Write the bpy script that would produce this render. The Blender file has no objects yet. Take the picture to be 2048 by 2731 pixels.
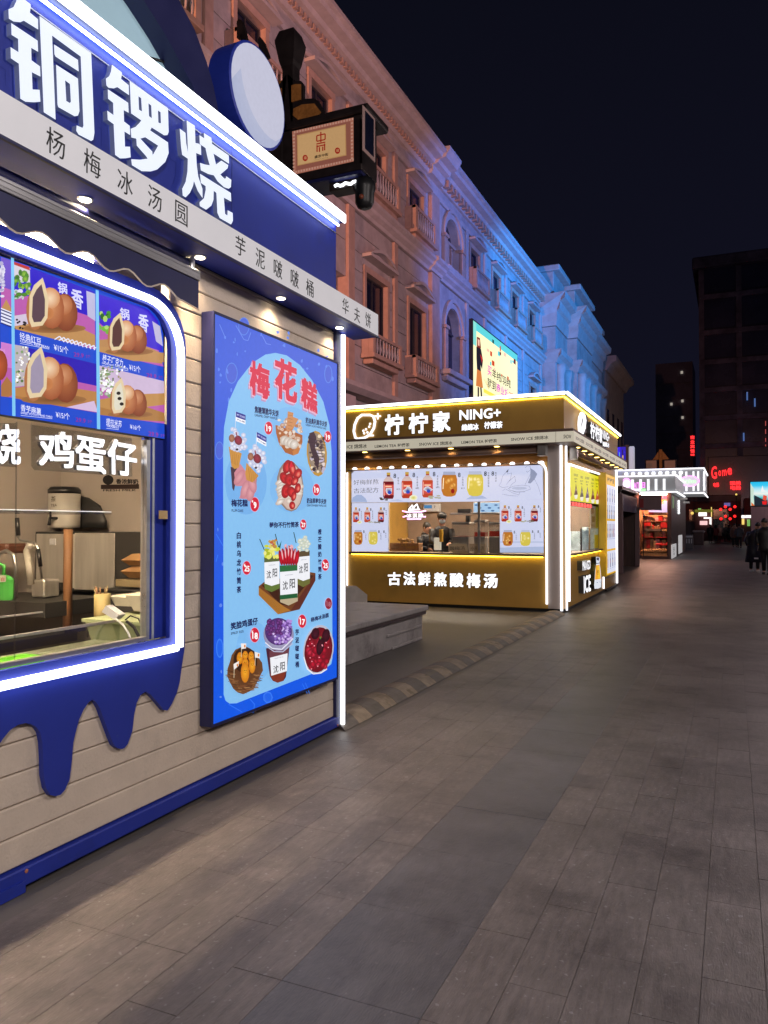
import bpy, bmesh, math, random
import numpy as np
from mathutils import Vector, Matrix
from mathutils.geometry import tessellate_polygon
random.seed(7)
SC = bpy.context.scene
COL = SC.collection
R = math.radians

# ------------------------------------------------------------------ camera
FPX, EYE, YAW, PITCH = 2080.0, 1.55, R(24.11), R(1.03)
cam_d = bpy.data.cameras.new('camera'); cam = bpy.data.objects.new('camera', cam_d); COL.objects.link(cam)
cam.location = (0, 0, EYE); cam.rotation_euler = (math.pi/2 + PITCH, 0, YAW)
cam_d.sensor_fit = 'HORIZONTAL'; cam_d.sensor_width = 36; cam_d.lens = FPX/2048*36
cam_d.clip_start = .05; cam_d.clip_end = 3000
SC.camera = cam

# ------------------------------------------------------------------ world: late evening sky
W = bpy.data.worlds.new('World'); SC.world = W; W.use_nodes = True
nt = W.node_tree; nt.nodes.clear()
sky = nt.nodes.new('ShaderNodeTexSky'); sky.sky_type = 'NISHITA'; sky.sun_disc = False
sky.sun_elevation = R(-7); sky.sun_rotation = R(200)
b1 = nt.nodes.new('ShaderNodeBackground'); b1.inputs[1].default_value = .05
nt.links.new(sky.outputs[0], b1.inputs[0])
tc = nt.nodes.new('ShaderNodeTexCoord'); sx = nt.nodes.new('ShaderNodeSeparateXYZ'); nt.links.new(tc.outputs['Generated'], sx.inputs[0])
cr = nt.nodes.new('ShaderNodeValToRGB'); nt.links.new(sx.outputs[2], cr.inputs[0])
cr.color_ramp.elements[0].position = 0; cr.color_ramp.elements[0].color = (.0062, .0062, .015, 1)
cr.color_ramp.elements[1].position = .6; cr.color_ramp.elements[1].color = (.0035, .0038, .0085, 1)
b2 = nt.nodes.new('ShaderNodeBackground'); b2.inputs[1].default_value = 1.0; nt.links.new(cr.outputs[0], b2.inputs[0])
ad = nt.nodes.new('ShaderNodeAddShader'); nt.links.new(b1.outputs[0], ad.inputs[0]); nt.links.new(b2.outputs[0], ad.inputs[1])
wo = nt.nodes.new('ShaderNodeOutputWorld'); nt.links.new(ad.outputs[0], wo.inputs[0])

# ------------------------------------------------------------------ view / sampling
SC.view_settings.view_transform = 'Standard'; SC.view_settings.look = 'None'
SC.view_settings.exposure = 0; SC.view_settings.gamma = 1; SC.view_settings.use_curve_mapping = False
SC.render.engine = 'CYCLES'
cy = SC.cycles
cy.use_denoising = True; cy.max_bounces = 6; cy.diffuse_bounces = 3; cy.glossy_bounces = 3; cy.transmission_bounces = 4
cy.transparent_max_bounces = 10; cy.sample_clamp_indirect = 3; cy.caustics_reflective = False; cy.caustics_refractive = False
cy.use_light_tree = True

# ------------------------------------------------------------------ geometry of the camera: pixel of the photo -> point on a plane of the place
_a = math.pi/2 + PITCH
def at(p, x=None, y=None, z=None):
    dx, dy, dz = (p[0]-1024)/FPX, (1365.5-p[1])/FPX, -1.0
    dy, dz = dy*math.cos(_a)-dz*math.sin(_a), dy*math.sin(_a)+dz*math.cos(_a)
    dx, dy = dx*math.cos(YAW)-dy*math.sin(YAW), dx*math.sin(YAW)+dy*math.cos(YAW)
    t = x/dx if x is not None else (y/dy if y is not None else (z-EYE)/dz)
    return Vector((dx*t, dy*t, EYE+dz*t))
def crop(x0, y0, s): return lambda x, y: (x0+x/s, y0+y/s)
c1 = crop(0, 0, 1.62); c2 = crop(0, 600, 2.9625); c3 = crop(0, 1050, 2.602); c4 = crop(520, 800, 3.686); c5 = crop(520, 1380, 3.814)
c6 = crop(900, 1020, 3.455); c7 = crop(1280, 1040, 3.5675); c8 = crop(500, 500, 3.072); cb = crop(0, 1650, 2.9625)
cs = crop(1500, 1240, 5.267); cd = crop(380, 0, 3.95); cp = crop(700, 0, 3.949); cf = crop(1600, 1100, 3.703); ce = crop(1600, 1180, 6.32)
cg = crop(1820, 1120, 7.276); ch = crop(1820, 1340, 7.276); cl = crop(1240, 650, 3.6065); cw = crop(880, 0, 2.01125); ct = crop(1640, 500, 2.765)

# ------------------------------------------------------------------ materials
def lin(c): return c/12.92 if c <= .04045 else ((c+.055)/1.055)**2.4
def S(h):
    h = h.lstrip('#'); return tuple(lin(int(h[i:i+2], 16)/255) for i in (0, 2, 4))
def mat(name, col, rough=.5, metal=0., emit=0., ecol=None, noise=(6, .12), bump=None, stretch=(1, 1, 1), coat=0., world=False, spec=.5, sample=None, spots=None, stain=None):
    m = bpy.data.materials.new(name); m.use_nodes = True; n = m.node_tree; b = n.nodes['Principled BSDF']
    b.inputs['Roughness'].default_value = rough; b.inputs['Metallic'].default_value = metal
    b.inputs['Specular IOR Level'].default_value = spec; b.inputs['Coat Weight'].default_value = coat
    if world: src = n.nodes.new('ShaderNodeNewGeometry').outputs['Position']
    else: src = n.nodes.new('ShaderNodeTexCoord').outputs['Object']
    mp = n.nodes.new('ShaderNodeMapping'); mp.inputs['Scale'].default_value = stretch; n.links.new(src, mp.inputs[0])
    if noise:
        t = n.nodes.new('ShaderNodeTexNoise'); t.inputs['Scale'].default_value = noise[0]; t.inputs['Detail'].default_value = 6; t.inputs['Roughness'].default_value = .6
        n.links.new(mp.outputs[0], t.inputs[0])
        r = n.nodes.new('ShaderNodeValToRGB'); a = noise[1]
        r.color_ramp.elements[0].position = .3; r.color_ramp.elements[1].position = .7
        r.color_ramp.elements[0].color = (*[c*(1-a) for c in col], 1); r.color_ramp.elements[1].color = (*[min(1, c*(1+a)) for c in col], 1)
        n.links.new(t.outputs[0], r.inputs[0]); out = r.outputs[0]
        if spots:
            v = n.nodes.new('ShaderNodeTexNoise'); v.inputs['Scale'].default_value = spots[0]; v.inputs['Detail'].default_value = 3; n.links.new(src, v.inputs[0])
            q = n.nodes.new('ShaderNodeValToRGB'); q.color_ramp.elements[0].position = spots[1]; q.color_ramp.elements[1].position = spots[1]+.05
            q.color_ramp.elements[0].color = (0, 0, 0, 1); q.color_ramp.elements[1].color = (1, 1, 1, 1); n.links.new(v.outputs[0], q.inputs[0])
            mx = n.nodes.new('ShaderNodeMix'); mx.data_type = 'RGBA'; n.links.new(q.outputs[0], mx.inputs[0]); n.links.new(out, mx.inputs[6]); mx.inputs[7].default_value = (*spots[2], 1); out = mx.outputs[2]
        if stain:   # large soft dirt patches
            v = n.nodes.new('ShaderNodeTexNoise'); v.inputs['Scale'].default_value = stain[0]; v.inputs['Detail'].default_value = 8; v.inputs['Roughness'].default_value = .7; n.links.new(src, v.inputs[0])
            q = n.nodes.new('ShaderNodeMapRange'); q.inputs[1].default_value = stain[1]; q.inputs[2].default_value = stain[1]+.16; q.inputs[4].default_value = stain[3]; n.links.new(v.outputs[0], q.inputs[0])
            mx = n.nodes.new('ShaderNodeMix'); mx.data_type = 'RGBA'; n.links.new(q.outputs[0], mx.inputs[0]); n.links.new(out, mx.inputs[6]); mx.inputs[7].default_value = (*stain[2], 1); out = mx.outputs[2]
        n.links.new(out, b.inputs['Base Color'])
        rr = n.nodes.new('ShaderNodeMapRange'); n.links.new(t.outputs[0], rr.inputs[0]); rr.inputs[3].default_value = max(.03, rough-.1); rr.inputs[4].default_value = min(1, rough+.12); n.links.new(rr.outputs[0], b.inputs['Roughness'])
    else: b.inputs['Base Color'].default_value = (*col, 1)
    if bump:
        t2 = n.nodes.new('ShaderNodeTexNoise'); t2.inputs['Scale'].default_value = bump[0]; t2.inputs['Detail'].default_value = 5; n.links.new(mp.outputs[0], t2.inputs[0])
        bn = n.nodes.new('ShaderNodeBump'); bn.inputs['Strength'].default_value = bump[1]; bn.inputs['Distance'].default_value = bump[2] if len(bump) > 2 else .01
        n.links.new(t2.outputs[0], bn.inputs['Height']); n.links.new(bn.outputs[0], b.inputs['Normal'])
    if emit:
        b.inputs['Emission Color'].default_value = (*(ecol or col), 1); b.inputs['Emission Strength'].default_value = emit
    if sample: m.cycles.emission_sampling = sample
    return m
def print_mat(name, strength, base=1.0, rough=.4, sample='NONE', grain=.025):
    """coloured print: colours come from the mesh; strength>0 = back lit"""
    m = bpy.data.materials.new(name); m.use_nodes = True; n = m.node_tree; b = n.nodes['Principled BSDF']
    a = n.nodes.new('ShaderNodeVertexColor'); a.layer_name = 'Col'
    t = n.nodes.new('ShaderNodeTexNoise'); t.inputs['Scale'].default_value = 35; t.inputs['Detail'].default_value = 5
    tcn = n.nodes.new('ShaderNodeTexCoord'); n.links.new(tcn.outputs['Object'], t.inputs[0])
    mr = n.nodes.new('ShaderNodeMapRange'); mr.inputs[1].default_value = .3; mr.inputs[2].default_value = .7; mr.inputs[3].default_value = 1-grain; mr.inputs[4].default_value = 1+grain; n.links.new(t.outputs[0], mr.inputs[0])
    v = n.nodes.new('ShaderNodeVectorMath'); v.operation = 'SCALE'; n.links.new(a.outputs[0], v.inputs[0]); n.links.new(mr.outputs[0], v.inputs['Scale'])
    v2 = n.nodes.new('ShaderNodeVectorMath'); v2.operation = 'SCALE'; n.links.new(v.outputs[0], v2.inputs[0]); v2.inputs['Scale'].default_value = base
    n.links.new(v2.outputs[0], b.inputs['Base Color']); b.inputs['Roughness'].default_value = rough; b.inputs['Specular IOR Level'].default_value = .3
    if strength: n.links.new(v.outputs[0], b.inputs['Emission Color']); b.inputs['Emission Strength'].default_value = strength
    m.cycles.emission_sampling = sample
    return m
def glass_mat(name, refl=.08, tint=(1, 1, 1)):
    m = bpy.data.materials.new(name); m.use_nodes = True; n = m.node_tree; n.nodes.clear()
    o = n.nodes.new('ShaderNodeOutputMaterial'); mx = n.nodes.new('ShaderNodeMixShader'); t = n.nodes.new('ShaderNodeBsdfTransparent'); g = n.nodes.new('ShaderNodeBsdfGlossy')
    t.inputs[0].default_value = (*tint, 1); g.inputs['Roughness'].default_value = .03
    f = n.nodes.new('ShaderNodeLayerWeight'); f.inputs[0].default_value = .5
    pw_ = n.nodes.new('ShaderNodeMath'); pw_.operation = 'POWER'; pw_.inputs[1].default_value = 4; n.links.new(f.outputs['Facing'], pw_.inputs[0])
    mu = n.nodes.new('ShaderNodeMath'); mu.operation = 'MULTIPLY_ADD'; mu.inputs[1].default_value = .5; mu.inputs[2].default_value = refl*.5; n.links.new(pw_.outputs[0], mu.inputs[0])
    n.links.new(mu.outputs[0], mx.inputs[0]); n.links.new(t.outputs[0], mx.inputs[1]); n.links.new(g.outputs[0], mx.inputs[2]); n.links.new(mx.outputs[0], o.inputs[0])
    return m
def led(name, col, s, sample='AUTO'): return mat(name, (.8, .8, .8), .4, emit=s, ecol=col, noise=None, sample=sample)

# ------------------------------------------------------------------ objects
def thing(name, label, cat, loc=(0, 0, 0), group=None):
    o = bpy.data.objects.new(name, None); COL.objects.link(o); o.location = loc; o.empty_display_size = .1
    o['label'] = label; o['category'] = cat
    if group: o['group'] = group
    return o
def tag(o, label, cat, group=None):
    o['label'] = label; o['category'] = cat
    if group: o['group'] = group
    return o
def wloc(o):
    v = Vector((0, 0, 0))
    while o is not None: v = v + o.location; o = o.parent
    return v
_gl = {}
def glyphs(s, off=.0, res=2):
    """outline of a string in the built-in font as a flat mesh scaled to the unit square, plus its aspect"""
    k = (s, off, res)
    if k in _gl: return _gl[k]
    c = bpy.data.curves.new('lettering', 'FONT'); c.body = s; c.size = 1; c.resolution_u = res; c.offset = off; c.fill_mode = 'FRONT'
    o = bpy.data.objects.new('lettering', c); COL.objects.link(o); bpy.context.view_layer.update()
    m = bpy.data.meshes.new_from_object(o.evaluated_get(bpy.context.evaluated_depsgraph_get()))
    V = [(v.co.x, v.co.y) for v in m.vertices]; F = [tuple(p.vertices) for p in m.polygons]
    bpy.data.objects.remove(o); bpy.data.curves.remove(c); bpy.data.meshes.remove(m)
    x0 = min(v[0] for v in V); x1 = max(v[0] for v in V); y0 = min(v[1] for v in V); y1 = max(v[1] for v in V)
    V = [((a-x0)/(x1-x0), (b-y0)/(y1-y0)) for a, b in V]
    _gl[k] = (V, F, (x1-x0)/(y1-y0)); return _gl[k]
class MB:
    def __init__(s): s.v = []; s.f = []; s.m = []; s.c = []; s.mi = 0; s.col = None; s.smooth = []
    def add(s, vs, fs, col=None, smooth=False):
        o = len(s.v); s.v += [tuple(p) for p in vs]; s.c += (col if isinstance(col, list) else [col or (1, 1, 1)]*len(vs))
        for f in fs: s.f.append([o+i for i in f]); s.m.append(s.mi); s.smooth.append(smooth)
        return s
    def box(s, x0, x1, y0, y1, z0, z1, bevel=0):
        if x0 > x1: x0, x1 = x1, x0
        if y0 > y1: y0, y1 = y1, y0
        if bevel:
            b = bevel; ring = lambda i, z: [(x0+i, y0+b, z), (x0+b, y0+i, z), (x1-b, y0+i, z), (x1-i, y0+b, z), (x1-i, y1-b, z), (x1-b, y1-i, z), (x0+b, y1-i, z), (x0+i, y1-b, z)]
            return s.rings([ring(b*.6, z0), ring(0, z0+b), ring(0, z1-b), ring(b*.6, z1)])
        v = [(x, y, z) for z in (z0, z1) for y in (y0, y1) for x in (x0, x1)]
        return s.add(v, [(0, 2, 3, 1), (4, 5, 7, 6), (0, 1, 5, 4), (2, 6, 7, 3), (0, 4, 6, 2), (1, 3, 7, 5)])
    def rings(s, rs, caps=True, smooth=False, closed=False):
        n = len(rs[0]); v = [p for r in rs for p in r]; f = []
        m = len(rs)
        for i in range(m if closed else m-1):
            a, b = i*n, ((i+1) % m)*n
            for k in range(n): f.append((a+k, a+(k+1) % n, b+(k+1) % n, b+k))
        s.add(v, f, smooth=smooth)
        if caps and not closed:
            o = len(s.v)-len(v); s.f.append([o+k for k in range(n)][::-1]); s.f.append([o+(m-1)*n+k for k in range(n)]); s.m += [s.mi]*2; s.smooth += [False]*2
        return s
    def tube(s, pts, r, n=8, closed=False, ry=None, smooth=True):
        pts = [Vector(p) for p in pts]; rs = []; m = len(pts); up = None
        for i, p in enumerate(pts):
            a = pts[i-1] if (i > 0 or closed) else p; b = pts[(i+1) % m] if (i < m-1 or closed) else p
            t = (b-a).normalized()
            if up is None: up = Vector((0, 0, 1)) if abs(t.z) < .9 else Vector((0, 1, 0))
            x = t.cross(up)
            if x.length < 1e-4: x = t.cross(Vector((1, 0, 0)))
            x.normalize(); u = x.cross(t).normalized(); up = u
            rr = r[i] if isinstance(r, (list, tuple)) else r
            rs.append([p+x*rr*math.cos(2*math.pi*k/n)+u*(ry or rr)*math.sin(2*math.pi*k/n) for k in range(n)])
        return s.rings(rs, smooth=smooth, closed=closed)
    def lathe(s, c, prof, n=14, smooth=True):
        return s.rings([[(c[0]+r*math.cos(2*math.pi*k/n), c[1]+r*math.sin(2*math.pi*k/n), c[2]+z) for k in range(n)] for r, z in prof], smooth=smooth)
    def ball(s, c, rx, ry=None, rz=None, n=10, m=6):
        ry = ry or rx; rz = rz or rx
        return s.rings([[(c[0]+rx*math.sin(a)*math.cos(2*math.pi*k/n), c[1]+ry*math.sin(a)*math.sin(2*math.pi*k/n), c[2]-rz*math.cos(a)) for k in range(n)] for a in [math.pi*(.04+.92*i/m) for i in range(m+1)]], smooth=True)
    def prism(s, loops, d, cap2=True):
        """loops of 3D points in one plane (first outer, then holes) pushed along d"""
        loops = [[Vector(p) for p in l] for l in loops]; d = Vector(d); tri = tessellate_polygon(loops); fl = [p for l in loops for p in l]; n = len(fl)
        s.add(fl+[p+d for p in fl], [tuple(t) for t in tri]+([tuple(i+n for i in t[::-1]) for t in tri] if cap2 else []))
        o = 0
        for l in loops:
            k = len(l); s.add([p for p in l]+[p+d for p in l], [(i, (i+1) % k, k+(i+1) % k, k+i) for i in range(k)])
        return s
    def quad(s, a, b, c, d, col=None): return s.add([a, b, c, d], [(0, 1, 2, 3)], col)
    def letters(s, txt, o, eu, ev, d, off=.02, col=None, side=None):
        """extruded lettering: string fitted to the box o, o+eu, o+ev, pushed along d"""
        if off > .014:
            o, eu, ev, d = Vector(o), Vector(eu), Vector(ev), Vector(d); A = glyphs(txt)[2]; r = off*1.15
            for k, (i, j) in enumerate(((0, 0), (1, 1), (-1, 1), (1, -1), (-1, -1))):
                s.letters(txt, o+eu*(r*(1+i)/A)+ev*(r*(1+j)), eu*(1-2*r/A), ev*(1-2*r), d*(1+.012*k), 0, col, side)
            return s
        V, F, _ = glyphs(txt, off); o, eu, ev, d = Vector(o), Vector(eu), Vector(ev), Vector(d)
        P = [o+eu*a+ev*b for a, b in V]; n = len(P)
        s.add([p+d for p in P], F, col)
        ed = {}
        for f in F:
            for i in range(len(f)):
                e = (f[i], f[(i+1) % len(f)]); ed[e] = 1
        be = [e for e in ed if (e[1], e[0]) not in ed]
        if d.length > 1e-5:
            vs = []; fs = []
            for a, b in be:
                k = len(vs); vs += [P[a], P[b], P[b]+d, P[a]+d]; fs.append((k, k+1, k+2, k+3))
            if side is not None: s.mi = side
            s.add(vs, fs, col)
            if side is not None: s.mi = 0
        return s
    def build(s, name, mats, parent=None, kind=None, label=None, colors=False):
        o0 = wloc(parent) if parent else Vector((0, 0, 0))
        if parent is None:
            xs = np.array(s.v); o0 = Vector(((xs[:, 0].min()+xs[:, 0].max())/2, (xs[:, 1].min()+xs[:, 1].max())/2, xs[:, 2].min()))
        me = bpy.data.meshes.new(name); me.from_pydata([(p[0]-o0.x, p[1]-o0.y, p[2]-o0.z) for p in s.v], [], s.f)
        for m in (mats if isinstance(mats, (list, tuple)) else [mats]): me.materials.append(m)
        me.polygons.foreach_set('material_index', s.m); me.polygons.foreach_set('use_smooth', s.smooth)
        if colors:
            ca = me.color_attributes.new('Col', 'FLOAT_COLOR', 'POINT'); ca.data.foreach_set('color', [x for c in s.c for x in (*c, 1)])
        else:
            bm = bmesh.new(); bm.from_mesh(me); bmesh.ops.recalc_face_normals(bm, faces=bm.faces); bm.to_mesh(me); bm.free()
        me.update()
        o = bpy.data.objects.new(name, me); COL.objects.link(o)
        if parent: o.parent = parent
        else: o.location = o0
        if kind: o['kind'] = kind
        if label: o['label'] = label
        return o
class Paint(MB):
    """flat print built of thin coloured layers on a plane; pixel coordinates of a crop of the photo are turned into places on that plane"""
    def __init__(s, axis, val, c, sign=1, eps=.000016):
        super().__init__(); s.ax = axis; s.val = val; s.cr = c; s.k = 0; s.sg = sign; s.eps = eps
    def P(s, x, y):
        p = at(s.cr(x, y), **{s.ax: s.val}); return s.lift(p)
    def lift(s, p):
        d = s.k*s.eps*s.sg; return Vector((p.x+d, p.y, p.z)) if s.ax == 'x' else Vector((p.x, p.y+d, p.z))
    def poly(s, pts, c, px=True):
        s.k += 1; P = [s.P(*p) if px else s.lift(Vector(p)) for p in pts]
        t = tessellate_polygon([P]); s.add(P, [tuple(i) for i in t], c if isinstance(c, list) else S(c)); return s
    def grad(s, tl, tr, br, bl, ctop, cbot, n=8):
        s.k += 1; a, b = S(ctop), S(cbot)
        L = [Vector(tl).lerp(Vector(bl), i/n) for i in range(n+1)]; Rr = [Vector(tr).lerp(Vector(br), i/n) for i in range(n+1)]
        vs = []; cs_ = []
        for i in range(n+1):
            k = tuple(a[j]+(b[j]-a[j])*i/n for j in range(3)); vs += [s.P(*L[i]), s.P(*Rr[i])]; cs_ += [k, k]
        s.add(vs, [(2*i, 2*i+1, 2*i+3, 2*i+2) for i in range(n)], cs_); return s
    def ell(s, cx, cy_, rx, ry, c, ce=None, rot=0, n=16, a0=0, a1=360, jit=0):
        s.k += 1; c0 = S(c); c1_ = S(ce) if ce else c0; co, si = math.cos(R(rot)), math.sin(R(rot))
        P = [s.P(cx, cy_)]; m = n if a1-a0 >= 360 else n+1
        for i in range(m):
            a = R(a0+(a1-a0)*i/n); j = 1+random.uniform(-jit, jit); u, v = rx*math.cos(a)*j, ry*math.sin(a)*j
            P.append(s.P(cx+u*co-v*si, cy_+u*si+v*co))
        f = [(0, 1+i, 1+(i+1) % m) for i in range(n if a1-a0 >= 360 else m-1)]
        s.add(P, f, [c0]+[c1_]*m); return s
    def line(s, pts, w, c):
        for a, b in zip(pts[:-1], pts[1:]):
            d = Vector((b[0]-a[0], b[1]-a[1])); n = Vector((-d.y, d.x)).normalized()*w/2
            s.poly([(a[0]+n.x, a[1]+n.y), (b[0]+n.x, b[1]+n.y), (b[0]-n.x, b[1]-n.y), (a[0]-n.x, a[1]-n.y)], c)
        return s
    def text(s, txt, tl, tr, bl, c, off=.0, res=2):
        b = off if off > .014 else 0; V, F, A = glyphs(txt, 0 if b else off, res)
        for i, j in (((0, 0), (1, 1), (-1, 1), (1, -1), (-1, -1)) if b else ((0, 0),)):
            s.k += 1; o = s.P(*bl); eu = s.P(*tr)-s.P(*tl); ev = s.P(*tl)-o; r = b*1.15; ra = min(.2, r/A)
            o = o+eu*ra*(1+i)+ev*r*(1+j); eu = eu*(1-2*ra); ev = ev*(1-2*r)
            s.add([o+eu*a+ev*q for a, q in V], F, S(c))
        return s
    def column(s, txt, x, y0, y1, w, c, off=.012, sl=0.):
        n = len(txt); h = (y1-y0)/n
        for i, t in enumerate(txt):
            y = y0+h*i; s.text(t, (x-w/2, y-sl*w/2), (x+w/2, y+sl*w/2), (x-w/2, y+h*.8-sl*w/2), c, off)
        return s
    def build(s, name, m, parent=None, **k): return super().build(name, m, parent, colors=True, **k)
def spot(name, loc, target, energy, col, size=.05, angle=100, blend=.5, parent=None):
    l = bpy.data.lights.new(name, 'SPOT'); l.energy = energy; l.color = col; l.shadow_soft_size = size; l.spot_size = R(angle); l.spot_blend = blend
    o = bpy.data.objects.new(name, l); COL.objects.link(o); o.location = loc
    o.rotation_euler = (Vector(target)-Vector(loc)).to_track_quat('-Z', 'Y').to_euler()
    if parent: o.location = Vector(loc)-wloc(parent); o.parent = parent
    return o
def area(name, loc, target, energy, col, sx_, sy_, parent=None, spread=180):
    l = bpy.data.lights.new(name, 'AREA'); l.energy = energy; l.color = col; l.shape = 'RECTANGLE'; l.size = sx_; l.size_y = sy_; l.spread = R(spread)
    o = bpy.data.objects.new(name, l); COL.objects.link(o); o.location = loc
    o.rotation_euler = (Vector(target)-Vector(loc)).to_track_quat('-Z', 'Y').to_euler()
    if parent: o.location = Vector(loc)-wloc(parent); o.parent = parent
    return o
def clone(o, parent=None, dl=None):
    c = o.copy(); COL.objects.link(c)
    if parent: c.parent = parent
    if dl: c.location = o.location+Vector(dl)
    for chd in list(o.children): clone(chd, c)
    return c

# ------------------------------------------------------------------ shared materials
m_blue = mat('blue_paint', (.015, .034, .34), .5, noise=(3, .1), bump=(40, .02), spots=(16, .74, (.05, .08, .34)), stain=(2.2, .56, (.012, .018, .14), .5))
m_navy = mat('navy_paint', (.014, .016, .085), .42, noise=(4, .1))
m_cream = mat('cream_siding', (.66, .56, .46), .58, noise=(7, .06), bump=(70, .32, .008), stain=(3.0, .57, (.40, .34, .28), .55))
m_creamflat = mat('cream_board', (.62, .54, .44), .6, noise=(5, .07), bump=(60, .12, .004))
m_led = led('white_light_strip', (.93, .96, 1.0), 3.4)
m_ledw = led('white_tube', (.95, .95, 1.0), 1.7)
m_ledf = led('far_white_tube', (.95, .95, 1.0), 1.5)
m_letter = mat('white_letter_face', (.3, .3, .32), .4, emit=.93, ecol=(.76, .84, 1.0), noise=None, sample='NONE')
m_steel = mat('brushed_steel', (.55, .54, .52), .32, .9, noise=(30, .1), stretch=(1, 1, .05))
m_silver = mat('aluminium_rail', (.62, .62, .64), .3, .85, noise=(25, .08), stretch=(1, .05, 1))
m_black = mat('black_plastic', (.012, .012, .014), .4, noise=(20, .2))
m_white = mat('white_board', (.72, .72, .74), .5, noise=(3, .05), spots=(5, .7, (.55, .54, .52)))
m_fstrip = mat('white_strip_added_glow', (.72, .72, .74), .5, emit=.20, ecol=(.86, .9, 1), noise=(3, .05), spots=(5, .7, (.55, .54, .52)), sample='NONE')  # slight glow added to the white strip to brighten it
m_glass = glass_mat('window_glass', .05)
m_acryl = glass_mat('clear_acrylic', .25, (.86, .88, .9))
m_ink = mat('black_ink', (.01, .01, .012), .5, noise=None)
m_lamp = led('warm_lamp', (1, .86, .62), 14, 'NONE')
m_pl = print_mat('backlit_print', .95, .25)
m_pd = print_mat('paper_print', 0, .75)
m_dkwood = mat('dark_wood', (.075, .034, .028), .38, noise=(9, .3), stretch=(1, 1, .15))
m_wood = mat('wood', (.26, .13, .06), .55, noise=(12, .25), stretch=(1, 1, .1))

# =================================================================== GROUND
m_ground = mat('ground_slab', (.13, .118, .112), .5, noise=(1.3, .35), bump=(9, .25, .01), world=True, stretch=(1, .5, 1), spots=(7, .74, (.2, .19, .18)))
m_pav = mat('granite_paver', (.156, .135, .131), .44, noise=(15, .28), bump=(70, .6, .005), world=True, stretch=(2.6, .5, 1), spots=(38, .645, (.25, .235, .24)), stain=(1.7, .5, (.070, .058, .062), .75))
m_band = mat('dark_granite_band', (.104, .099, .109), .40, noise=(14, .22), bump=(70, .5, .005), world=True, stretch=(2.2, .5, 1), spots=(34, .675, (.17, .16, .17)), stain=(2.1, .52, (.05, .044, .05), .7))
for _m in (m_pav, m_band):     # slight difference from stone to stone
    n = _m.node_tree; b = n.nodes['Principled BSDF']; oi = n.nodes.new('ShaderNodeObjectInfo'); mr = n.nodes.new('ShaderNodeMapRange')
    mr.inputs[3].default_value = .955; mr.inputs[4].default_value = 1.045; n.links.new(oi.outputs['Random'], mr.inputs[0])
    big = n.nodes.new('ShaderNodeTexNoise'); big.inputs['Scale'].default_value = 1.1; big.inputs['Detail'].default_value = 9; big.inputs['Roughness'].default_value = .68; gp = n.nodes.new('ShaderNodeNewGeometry'); n.links.new(gp.outputs['Position'], big.inputs[0])
    m2 = n.nodes.new('ShaderNodeMapRange'); m2.inputs[1].default_value = .3; m2.inputs[2].default_value = .7; m2.inputs[3].default_value = .62; m2.inputs[4].default_value = 1.28; n.links.new(big.outputs[0], m2.inputs[0])
    mm = n.nodes.new('ShaderNodeMath'); mm.operation = 'MULTIPLY'; n.links.new(mr.outputs[0], mm.inputs[0]); n.links.new(m2.outputs[0], mm.inputs[1])
    l = b.inputs['Base Color'].links[0]; src = l.from_socket
    v = n.nodes.new('ShaderNodeVectorMath'); v.operation = 'SCALE'; n.links.new(src, v.inputs[0]); n.links.new(mm.outputs[0], v.inputs['Scale']); n.links.new(v.outputs[0], b.inputs['Base Color'])
g = MB()
g.add([(-400, -60, -.0045), (400, -60, -.0045), (400, 900, -.0045), (-400, 900, -.0045)], [(0, 1, 2, 3)])
pavement = g.build('pavement', m_ground); pavement['kind'] = 'structure'
def paver(w, l, name, m):
    b = MB(); x, y, c = w/2-.0006, l/2-.0006, .0010
    r = lambda i, z: [(-x+i, -y+i, z), (x-i, -y+i, z), (x-i, y-i, z), (-x+i, y-i, z)]
    b.rings([r(0, -.0042), r(0, -c), r(c, 0)]); s_ = Vector(wloc(pavement)); me = bpy.data.meshes.new(name)
    me.from_pydata(b.v, [], b.f); me.materials.append(m); return me
pm = paver(.1994, .6045, 'paving_stone', m_pav); bmn = paver(.5095, .605, 'band_stone', m_band)
off = wloc(pavement)
def put(me, name, x, y):
    o = bpy.data.objects.new(name, me); COL.objects.link(o); o.parent = pavement; o.location = Vector((x, y, random.uniform(-.0012, .0)))-off
XL = [-1.52-.2*k for k in range(6)]; XR = [-.81+.2*k for k in range(12)]
far = []
rows = [1.105+.606*j for j in range(-1, 110)]
for k, x in enumerate(XL+XR+[1.59+.2*i for i in range(18)]):
    ph = .303 if (k % 2) else 0
    if k in (2, 3): ph = 0
    for j, y in enumerate(rows):
        yy = y+ph+.3
        near = k < 18 and yy < 9.8
        if near and 1.2 < yy: put(pm, 'paving_stone', x, yy)
        elif yy > 1.2: far.append((x, yy))
farb = []
for j, y in enumerate(rows):
    if 1.2 < y+.3 < 9.8: put(bmn, 'band_stone', -1.165, y+.3)
    elif y > 1: farb.append((-1.165, y+.3))
for L, w, m, nm in ((far, .2, m_pav, 'distant_paving_stones'), (farb, .51, m_band, 'distant_band_stones')):
    b = MB()
    for x, y in L:
        z = -random.uniform(0, .0015); b.add([(x-w/2+.0008, y-.3022, z), (x+w/2-.0008, y-.3022, z), (x+w/2-.0008, y+.3022, z), (x-w/2+.0008, y+.3022, z)], [(0, 1, 2, 3)])
    o = b.build(nm, m, pavement); o['kind'] = 'stuff'

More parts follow.
